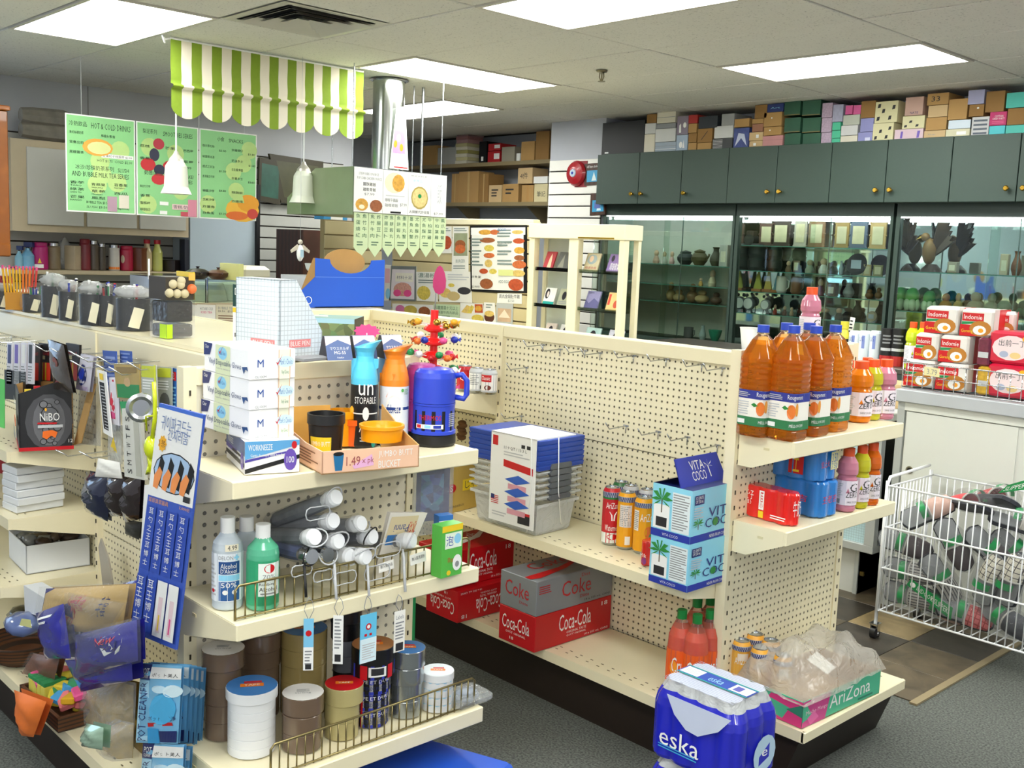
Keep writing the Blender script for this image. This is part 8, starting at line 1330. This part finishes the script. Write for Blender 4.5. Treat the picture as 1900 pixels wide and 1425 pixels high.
boxat('brown_cabinet', 'dark brown wooden cabinet at the far end of the kitchen', 'cabinet', None, (-3.55, .85, 0), (.4, .5, 1.75), 0, mat('4a2416', .5, kind='wood'), [('r','r',.3,.3,.7,.7,mat('5a3020'))])
y0, y1 = ux(601, 450, -2.6).y, ux(655, 450, -2.6).y+.25; t = empty('slatwall_partition', 'beige slatwall end panel behind the blue holder', 'partition', None, (-2.6, y0, 0)); MB().box(-.05, 0, 0, y1-y0, 0, 1.82, mat('8a7c58')).part('backing', t)
for k in range(12): MB().bbox(0, .012, 0, y1-y0, 1.72-.1*k, 1.81-.1*k, mat('a89c78', .6), .002).part('slat', t)
boxat('blue_white_box', 'blue and white carton on top of the beige slatwall end', 'box', None, (-2.7, y0+.12, 1.822), (.12, .2, .1), 0, mat('3a90c8', .5), [('r','r',.3,0,.8,1,WHITE)])
# penguin shaped hanging toy
p = ux(557, 460, -1.7); t = empty('hanging_toy', 'small white winged figure with a thermometer hanging before the slatwall', 'toy', None, tuple(p)); WGm = mat('c8bfae', .5); MB().sphere((0, 0, -.03), .022, WHITE, rz=.05, n=10, k=7).part('body', t); MB().box(.02, .024, -.01, .01, -.055, -.01, mat('a8c8d8')).part('thermometer', t)
for s in (-1, 1): q = MB(); q.prism([(0, .0), (s*.02, .02), (s*.065, -.015), (s*.06, -.03), (s*.02, -.01)], 'x', -.004, .004, WGm); q.part('wing', t)
MB().sphere((0, 0, .035), .015, WGm, n=8, k=6).part('head', t); MB().tube([(0, 0, .05), (0, 0, 1.1)], .001, LGREY, 4).part('string', t)
# glass food counter with pots behind the near gondola
XG = -1.5; y0, y1 = ux(330, 550, XG).y, ux(505, 550, XG).y; zgt, zgb = ux(440, 520, XG).z, ux(400, 562, XG).z; t = empty('glass_counter', 'low glass food counter with covered white tubs', 'counter', None, (XG-.6, y0, 0)); L = y1-y0
MB().box(0, .6, 0, L, 0, zgb, BG).part('base_cabinet', t); MB().box(.59, .6, 0, L, zgb, zgt, GLASS).part('front_glass', t); MB().box(0, .6, 0, L, zgt, zgt+.01, GLASS).part('top_glass', t); MB().box(0, .6, 0, .02, zgb, zgt, CHROME).part('end_frame', t)
for y in (L*.3, L*.9): MB().cyl((.59, y, zgb), (.59, y, zgt+.01), .008, CHROME, 8).part('post', t)
for y, w_ in ((L*.42, .13), (L*.78, .10)): q = MB(); q.lathe([(w_, 0), (w_*.85, .09), (w_*.8, .1)], mat('a8a898', .5), 16); q.part('tub', t, None, (.42, y, zgb+.003))
def potat(u, vb, w, col, lb, knob=True):
    p = uz(u, vb, zgt+.01); D_ = (p-CAM).dot(_F); r = w/FPX*D_/2; q = MB(); m = mat(col, .3, noise=.15, coat=.3); q.lathe([(r*.6, 0), (r*.95, r*.3), (r, r*.55)], m, 18); o = q.thing('clay_pot', lb, 'pot', 'clay cooking pots on the glass counter', (p.x, p.y, zgt+.012)); k = MB(); k.lathe([(r*1.04, r*.55), (r*1.04, r*.62), (r*.6, r*.85), (r*.12, r*.92), (r*.12, r*1.0), (r*.2, r*1.1)], m, 18); k.part('lid', o); k = MB(); k.cyl((r*.9, -r*.2, r*.5), (r*1.35, -r*.3, r*.6), r*.1, m, 8); k.part('handle', o)
potat(367, 518, 42, '1c1412', 'black clay pot with a knobbed lid'); potat(405, 519, 40, '4c2c1a', 'brown clay pot right of the black one')
p = uz(462, 520, zgt+.01); q = MB(); q.bbox(-.07, .07, -.10, .10, 0, .075, mat('b8b49c', .3), .02); o = q.thing('cake_box', 'cream plastic food cover on the glass counter', 'food cover', None, (p.x, p.y, zgt+.012), .2); MB().box(-.075, .075, -.13, -.10, 0, .085, mat('c8c880', .5)).part('yellow_board', o)
for k, (u0, u1, lb, it) in enumerate(((348, 366, 'narrow menu card of drinks on the glass counter base', [('o',.5,.4,.35,.2,mat('c898a8'))]), (366, 400, 'menu card with milkshake glasses on the counter base', [('r',.15,.25,.45,.6,mat('b8a080')),('r',.6,.25,.9,.6,mat('c09890')),('t',.15,.85,.85,.93,'HOT AND COLD',GREY),('t',.2,.76,.8,.82,'ICED TEA',PINK),('r',.05,.02,.95,.16,mat('8a4a6a'))]), (401, 438, 'cream menu card with lines of text', [('t',.1,.87,.9,.94,'BUBBLE TEA',GREY),('t',.1,.78,.9,.84,'$3.50   $3.50',INK),('l',.1,.1,.9,.72,9,mat('8a6a50'))]), (439, 452, 'yellow menu card at the right of the counter base', [('l',.1,.1,.9,.9,8,mat('a89850'))]))):
    card('menu_card', lb, 'menu', 'menu cards on the glass counter base', [(u0, 630), (u1, 632), (u1, 566), (u0, 565)], ('x', XG+.01), .002, [PAPER, PAPER, mat('e4dcc0', .5), mat('d8d890', .5)][k], it)
# kitchen bowls and rice shelf
p = ux(590, 505, -2.0); t = empty('rice_cooker_shelf', 'grey kitchen stand with bowls beside the blue holder', 'shelf', None, (-2.2, p.y-.15, 0)); zz = ux(590, 512, -2.0).z; MB().box(0, .4, 0, .5, zz-.02, zz, LGREY).part('top_board', t); [MB().box(0, .4, y, y+.02, 0, zz-.02, LGREY).part('side_panel', t) for y in (0, .4)]; MB().box(0, .4, .02, .4, .9, .92, LGREY).part('shelf_board', t)
for k, (u, lb) in enumerate(((590, 'white and blue bowl stacked on the grey kitchen stand'), (618, 'cream container right of the stacked bowl'))): p = ux(u, 508, -2.03); q = MB(); (q.lathe([(.04, 0), (.075, .04), (.085, .075), (.078, .075), (.06, .03), (.001, .01)], mat('c8ccc8', .3), 18, capt=False) if not k else q.bbox(-.06, .06, -.06, .06, 0, .08, mat('b8b09c', .5), .01)); q.thing('bowl' if not k else 'food_box', lb, 'bowl' if not k else 'box', None, (p.x, p.y, zz+.002))
p = ux(578, 568, -1.7); q = MB(); q.lathe([(.05, 0), (.055, .03), (.045, .05)], mat('c8ccc8', .3), 14); o = q.thing('jar', 'clear jar with a red lid behind the magazine file', 'jar', None, (p.x, p.y, 1.206)); MB().lathe([(.04, .05), (.04, .07), (.035, .072)], RED, 12).part('lid', o)
boxat('prep_table', 'kitchen prep table under the red lidded jar', 'table', None, (p.x, p.y, 0), (.3, .3, 1.205), 0, LGREY)
# ================================================================ right: counters, noodles, cart
XC0, YC0 = 1.385, .96; ztc = 1.075; t = empty('white_counter', 'white counter with grey sliding doors and a round finger hole', 'counter', None, (XC0, YC0, 0)); GF = mat('b4b8b6', .4, .2); WD_ = mat('d9dbd2', .5, noise=.02)
MB().box(0.02, 1.9, .02, .6, 0, ztc-.03, WD_).part('carcass', t); MB().bbox(-.01, 1.92, -.02, .62, ztc-.06, ztc, mat('b8bcc0', .4), .004).part('worktop', t); MB().box(0, .035, 0, .03, 0, ztc-.06, GF).part('corner_post', t); MB().box(.035, 1.9, 0, .02, ztc-.10, ztc-.062, WD_).part('top_rail', t)
d1 = MB().box(.045, .56, .004, .018, .05, ztc-.105, WD_).part('sliding_door', t); MB().box(.56, 1.2, .010, .019, .05, ztc-.105, WD_).part('sliding_door', t)
pp = uy(1687, 872, YC0); q = MB(); q.M = Matrix.Rotation(math.pi/2, 4, 'X'); q.lathe([(.018, 0), (.018, .004), (.012, .005)], mat('8a8470', .3, .8), 16, capt=False); q.lathe([(.012, .001), (.001, .001)], BLACK, 14, capb=False); q.part('finger_hole', d1, None, (pp.x-XC0, .003, pp.z))
# mesh fronted glass case
t = empty('mesh_case', 'low glass case lined with pale blue checked mesh over white doors', 'display case', None, (-.6, .95, 0)); L = 1.325+.6; zg = .26
MB().box(0, L-.09, .05, .5, 0.006, zg-.02, mat('c9cac4', .5)).part('base_cabinet', t); MB().box(L-.11, L-.09, .04, .52, 0.006, zg-.02, GF).part('end_frame', t); MB().bbox(0, L, 0, .52, zg-.02, zg+.02, GF, .003).part('bottom_frame', t); MB().box(L-.05, L, 0, .04, zg+.02, .90, GF).part('corner_post', t); MB().bbox(-.01, L+.01, -.01, .54, .90, .94, mat('d8dad4', .4), .004).part('top_board', t)
MB().box(0, L-.05, .02, .024, zg+.02, .90, mat('b8d4da', .5, kind='grid')).part('mesh_lining', t); MB().box(L-.03, L-.026, .04, .5, zg+.02, .90, GLASS).part('side_glass', t)
q = uy(1596, 1067, .99); MB().box(0, .02, -.012, 0, 0, .02, mat('6a5a30', .3, .8)).part('latch', t, None, (q.x+.6, .045, max(.02, q.z))); card('price_label', 'small black and white sticker on the white door', 'label', None, [(1541, 1041), (1553, 1043), (1553, 1022), (1540, 1020)], ('y', .985), .001, mat('d8d8c0'), [('o',.6,.55,.3,.25,BLACK)])
p = uz(1658, 745, .94); boxat('storage_carton', 'plain tan carton on the mesh fronted case', 'box', None, (1.22, 1.30, .942), (.16, .2, .12), 0, kraft('l'))
# dark back counter
zk = 1.10; t = empty('back_counter', 'dark low counter in front of the glass cases', 'counter', None, (-.7, 1.62, 0)); MB().box(0, 2.02, 0, .4, 0, zk-.03, mat('33423e', .5)).part('cabinet', t); MB().bbox(-.01, 2.04, -.01, .42, zk-.03, zk, mat('4a4640', .4), .004).part('worktop', t)
def BK(u, w, vt, vb=662, y=1.74): p = uy(u, vb, y); D_ = (p-CAM).dot(_F); return (p.x, y, zk+.001), w/FPX*D_/2, (hz((p.x, y, 0), vt)-zk)
loc, r, h = BK(1388, 36, 608); q = MB(); q.lathe([(r*.7, 0), (r, h*.95), (r*1.06, h), (r*.95, h)], WHITE, 18, capt=False); q.thing('paper_tub', 'white paper tub standing behind the juice bottles', 'tub', None, loc)
for k, u in enumerate((1583, 1602, 1622)): loc, r, h = BK(u, 21, 614); q = MB(); q.lathe([(r, 0), (r, h*.92), (r*.8, h)], mat('dfe8ee', .35), 16); o = q.thing('cleaner_tin', 'white and blue wipes canister, %s of three' % ('left', 'middle', 'right')[k], 'canister', 'white wipes canisters', loc, tocam(loc)); MB().prints([('p','c',[(0,.2),(1,.45),(1,.7),(0,.4)],SKY),('r','c',.3,.5,.5,.95,mat('7a8ac8')),('t','c',.1,.75,.4,.9,'US',mat('3a4a9a'))], {'c': cface(r, 0, h*.9, 0, 2.6)}).part('label', o)
for k, u in enumerate((1645, 1665)): loc, r, h = BK(u, 26, 610); q = MB(); q.lathe([(r, 0), (r, h), (r*.9, h)], BLACK, 18); o = q.thing('cocoa_tin', 'black tin with a red base, %s of two' % ('left', 'right')[k], 'tin', 'black and red tins', loc, tocam(loc)); MB().prints([('r','c',0,0,1,.28,mat('c02828')),('r','c',.1,.42,.9,.5,LGREY),('l','c',.2,.6,.8,.9,3,GREY)], {'c': cface(r, 0, h*.95, 0, 2.6)}).part('label', o)
loc, r, h = BK(1563, 22, 597); q = MB(); q.lathe([(r, 0), (r, h*.6), (r*.6, h*.8), (r*.7, h*.82), (r*.7, h)], mat('d8cc40', .3), 14); o = q.thing('cleaner_bottle', 'yellow bottle with a black cap beside the wipes', 'bottle', None, loc, tocam(loc)); MB().prints([('r','c',0,.55,1,.8,BLACK),('t','c',.2,.6,.8,.72,'Pine',WHITE)], {'c': cface(r, 0, h*.7, 0, 2.4)}).part('label', o)
card('price_card', 'small printed card standing behind the yellow bottle', 'card', None, [(1572, 625), (1580, 625), (1587, 590), (1578, 588)], ('y', 1.80), .002, PAPER, [('l',.1,.2,.9,.9,4,INK)])
for k, u in enumerate((1690, 1709)): loc, r, h = BK(u, 24, 598, y=1.70); loc = (min(loc[0], 1.30), loc[1], loc[2]); gato(0, 0, r, h, loc[2], mat('c8d820', .1, coat=.6), 'lime sports drink behind the noodles, %s' % ('left', 'right')[k], px=loc)
# noodle basket and packs
zc = ztc+.002; t = empty('wire_tray', 'low chrome wire tray of noodle packs on the white counter', 'wire tray', None, (XC0-.0, YC0+.02, zc)); h = .125
q = MB(); L = 1.3; D_ = .42
MB().tube([(0, 0, h), (L, 0, h), (L, D_, h), (0, D_, h)], .004, CHROME, 6, close=True).part('top_rim', t); MB().tube([(0, 0, .005), (L, 0, .005), (L, D_, .005), (0, D_, .005)], .004, CHROME, 6, close=True).part('bottom_rim', t); MB().tube([(0, 0, h*.5), (L, 0, h*.5)], .0025, CHROME, 5).part('wire', t)
wf = MB().tube([(0, 0, .005), (0, 0, h)], .0025, CHROME, 4).part('wire', t)
for k in range(1, 27): inst(wf, 'wire', t, (k*L/26, 0, 0))
for k in range(1, 8): inst(wf, 'wire', t, (0, k*D_/8, 0))
card('price_card', 'handwritten 3.79 card clipped on the wire tray', 'card', None, [(1714, 696), (1743, 700), (1743, 684), (1715, 680)], ('y', YC0+.012), .001, mat('e8dfa8'), [('t',.2,.2,.85,.8,'3.79',GREY)])
WN = mat('e6e2dc', .3, noise=.05, bump=.1, coat=.4)
NI = [('r','f',.05,.55,.7,.85,mat('c81c20')),('t','f',.1,.62,.65,.78,'Indomie',WHITE),('p','f',[(.05,.42),(.7,.5),(.72,.56),(.05,.52)],GREEN),('p','f',[(0,0),(.55,.02),(.35,.42),(0,.42)],RED),('o','f',.62,.3,.33,.28,mat('b87828')),('o','f',.6,.24,.2,.17,WHITE),('o','f',.64,.23,.08,.08,mat('f0a020')),('t','f',.05,.1,.4,.25,'Goreng',YEL),('r','r',.3,0,1,1,RED),('r','r',0,0,.3,1,mat('d8d0c8'))]
for k, (x0, x1, v0, v1, dy, lb) in enumerate(((1678,1733,662,716,0,'white noodle multipack in the tray, bottom left'),(1737,1796,664,722,0,'white noodle multipack in the tray, bottom middle'),(1697,1741,617,668,.02,'white noodle multipack, middle row left'),(1742,1798,620,675,.02,'white noodle multipack, middle row right'),(1716,1778,572,618,.04,'white noodle multipack, top row left'),(1782,1844,573,622,.04,'white noodle multipack, top row right'))):
    yq = YC0+.08+dy; lv = (0, 0, 1, 1, 2, 2)[k]; a, b_ = uy(x0, (v0+v1)/2, yq), uy(x1, (v0+v1)/2, yq); hp = .128; boxat('noodle_pack', lb, 'noodle pack', 'white noodle multipacks', ((a.x+b_.x)/2, yq+.09, zc+.008+lv*(hp+.002)), (b_.x-a.x, .18, hp), .0, WN, NI, .012)
boxat('noodle_pack', 'white and red noodle multipack end behind the top row', 'noodle pack', 'white noodle multipacks', (uy(1855, 600, 1.2).x, 1.26, zc+.008+2*.13), (.1, .12, .12), .3, WN, NI, .012)
RN = mat('d0183c', .3, noise=.05, bump=.1, coat=.4); RI = [('o','f',.5,.5,.42,.38,mat('ecd8d8')),('t','f',.22,.55,.8,.75,'出前一丁',INK),('o','f',.35,.3,.1,.1,mat('a8b0c8')),('o','f',.6,.28,.12,.1,mat('e8c888')),('o','f',.8,.8,.08,.08,mat('f0b020'))]
for k in range(2):
    for j, lb in ((0, 'left'), (1, 'right')): boxat('noodle_pack', 'red noodle multipack with a pale oval, %s row %s' % (('bottom', 'middle')[k], lb), 'noodle pack', 'red noodle multipacks', (uy(1872, 690, 1.05).x+.21*j, 1.14, zc+.008+k*.15), (.2, .18, .148), 0, RN, RI, .012)
for k, (v, c_, lb) in enumerate(((700, 'c8a030', 'brown and yellow snack packet beside the red noodles'), (655, '6a1c3a', 'dark red striped snack packet beside the red noodles'))): p = uy(1822, v, 1.04); boxat('snack_packet', lb, 'packet', 'snack packets in the tray', (p.x, 1.1, zc+.008+k*.131), (.055, .12, .13), .1, mat(c_, .25, noise=.5, sc=50, coat=.5), [('r','f',.1,.3,.9,.5,LGREY),('r','r',.2,.2,.8,.8,mat('8a8aa0', .3, noise=.6, sc=60))], .008)
# wheeled wire cart
X0, X1_, YA, YBk = 1.605, 3.0, .50, .92; zb_, zt_ = .135, .70; t = empty('wire_cart', 'white wheeled wire basket cart full of bagged slippers', 'cart', None, (X0, YA, 0)); L = X1_-X0; D_ = YBk-YA
for i, z in enumerate((zb_, .33, .515, zt_)):
    MB().tube([(-.01, 0, z), (L, 0, z)], .005, WIREW, 6).part('front_band', t); MB().tube([(0, -.01, z), (0, D_, z)], .004, WIREW, 6).part('side_band', t)
MB().tube([(0, D_, zt_), (L, D_, zt_)], .005, WIREW, 6).part('rear_rim', t); MB().tube([(0, D_, zb_), (L, D_, zb_)], .005, WIREW, 6).part('rear_rim', t)
w0 = MB().tube([(0, 0, zb_), (0, 0, zt_)], .0028, WIREW, 5).part('wire', t)
for k in range(1, 41): inst(w0, 'wire', t, (k*.034, 0, 0))
for k in range(1, 13): inst(w0, 'wire', t, (0, k*D_/13, 0))
for k in range(1, 41): inst(w0, 'wire', t, (k*.034, D_, 0))
w1 = MB().tube([(0, 0, zb_), (0, D_, zb_)], .0028, WIREW, 5).part('wire', t)
for k in range(1, 28): inst(w1, 'wire', t, (k*.05, 0, 0))
for y in (0, D_): MB().tube([(-.012, y, .07), (-.012, y, zt_+.02)], .008, WIREW, 8).part('corner_post', t)
MB().tube([(-.012, 0, zt_), (-.012, .02, zt_+.035), (-.012, D_-.02, zt_+.045)], .007, WIREW, 8).part('handle', t)
for x, y in ((-.012, 0), (-.012, D_), (L-.05, 0), (L-.05, D_)):
    c = MB().cyl((x-.012, y, .028), (x+.012, y, .028), .028, BLACK, 18).part('caster', t); q = MB(); q.box(x-.018, x-.013, y-.012, y+.012, .02, .07, CHROME); q.box(x+.013, x+.018, y-.012, y+.012, .02, .07, CHROME); q.box(x-.02, x+.02, y-.02, y+.02, .07, .074, CHROME); q.cyl((x-.02, y, .028), (x+.02, y, .028), .006, CHROME, 8); q.part('fork', c)
SOLE = mat('2a2c34', .7); LIN = mat('c8c4bc', .6)
def slipper(u, v, y, rot, up, label, L_=.24, sole=SOLE, tag_=True):
    p = uy(u, v, y+.03); t = empty('slipper', label, 'slipper', 'bagged slippers in the cart', tuple(p), rot); W_ = L_*.19
    def out(s): return W_*(.82+.3*math.sin(math.pi*(s*.9+.15))-.18*math.exp(-((s-.42)/.16)**2))
    n = 14; pts = [(-L_/2+L_*i/n, out(i/n)) for i in range(n+1)]; pts[0] = (-L_/2, W_*.35); pts[-1] = (L_/2, W_*.3); poly = pts+[(x, -w) for x, w in reversed(pts)]
    q = MB(); q.prism(poly, 'z', -.008, .008, sole); q.part('sole', t); q = MB(); q.prism([(x*.96, w*.92) for x, w in poly], 'z', .0081, .012, GREY if sole is SOLE else sole); q.part('insole', t)
    q = MB(); q.grid(lambda a, b_: (L_*(.02+.45*a), (out(.52+.45*a)*(1 if a < .97 else .4))*math.cos(math.pi*b_)*1.02, .010+.048*math.sin(math.pi*b_)*(1-.65*a**2)), 8, 10, up); q.part('upper', t); q = MB(); q.tube([(L_*.02, out(.52)*math.cos(math.pi*b_/10)*1.02, .010+.05*math.sin(math.pi*b_/10)) for b_ in range(11)], .004, LIN, 6); q.part('piping', t)
    if tag_: q = MB(); q.grid(lambda a, b_: (L_*(-.02-.12*a), W_*1.0*math.cos(math.pi*(.15+.7*b_)), .02+.06*math.sin(math.pi*(.15+.7*b_))), 1, 8, mat('168a48', .4)); q.part('green_band', t)
    q = MB(); q.sphere((0, 0, .025), L_*.54, FILM3, ry=W_*1.45, rz=.055, n=10, k=7, jit=.06); q.part('clear_sleeve', t); return t
U_S = mat('b0aca6', .7, noise=.1, kind='sstripe'); U_C = mat('d8d2c0', .7, kind='scheck'); U_R = mat('d86a6a', .6, kind='rcheck'); U_RED = mat('d83038', .6, noise=.1); U_D = mat('4a3c40', .8, noise=.3); U_P = mat('d0a898', .7)
hp = math.pi
for a in ((1722, 950, .60, (.9, -.5, .6), U_P, 'pink trimmed grey slipper at the upper left of the cart'), (1800, 940, .62, (.5, .15, 2.6), U_RED, 'bright red slipper on top of the pile, left of its pair'), (1850, 930, .66, (.5, .2, 2.5), U_R, 'red checked slipper on top of the pile, right of its pair'), (1890, 975, .64, (.3, .2, .4), LIN, 'white slipper at the upper right edge'),
          (1680, 1010, .60, (1.2, .2, .3), U_D, 'dark slipper near the left end of the cart'), (1690, 1060, .57, (1.35, 0, .15), U_S, 'grey striped slipper lying upper left'), (1690, 1105, .57, (1.35, 0, .1), U_S, 'grey striped slipper lying lower left'), (1745, 1075, .58, (1.0, .9, .3), U_S, 'grey striped slipper standing on edge in the middle'),
          (1770, 1010, .60, (1.2, 1.0, .2), U_D, 'brown slipper with a green band in the middle'), (1835, 1020, .62, (1.1, .7, .5), U_D, 'brown flat slipper behind the checked ones'), (1838, 1075, .57, (1.3, -1.3, .0), U_C, 'cream checked slipper standing upright, left'), (1880, 1075, .57, (1.3, -1.35, .0), U_C, 'cream checked slipper standing upright, right'),
          (1790, 1140, .57, (.9, .2, .3), U_R, 'red checked slipper at the bottom of the cart'), (1870, 1150, .57, (1.2, .3, -.2), SOLE, 'navy slipper at the bottom right'), (1745, 1125, .60, (1.1, .3, .2), U_P, 'dusty pink slipper low in the cart'), (1885, 1025, .68, (.9, .6, .3), LIN, 'pale trimmed slipper behind at the right')):
    slipper(*a)
card('slipper_tag', 'green band lettered INDOOR SLIPPERS across the striped slippers', 'tag', None, [(1682, 1085), (1764, 1150), (1768, 1128), (1690, 1074)], ('y', .525), .001, mat('168a48', .4), [('t',.2,.25,.95,.75,'INDOOR SLIPPERS',WHITE),('o',.1,.5,.06,.3,WHITE)])
card('slipper_tag', 'green band lettered SLIPPER at the top right of the cart', 'tag', None, [(1852, 915), (1905, 908), (1905, 890), (1870, 900)], ('y', .62), .001, mat('168a48', .4), [('t',.1,.2,.95,.7,'SLIPPER',WHITE)])
print('p6 ok')
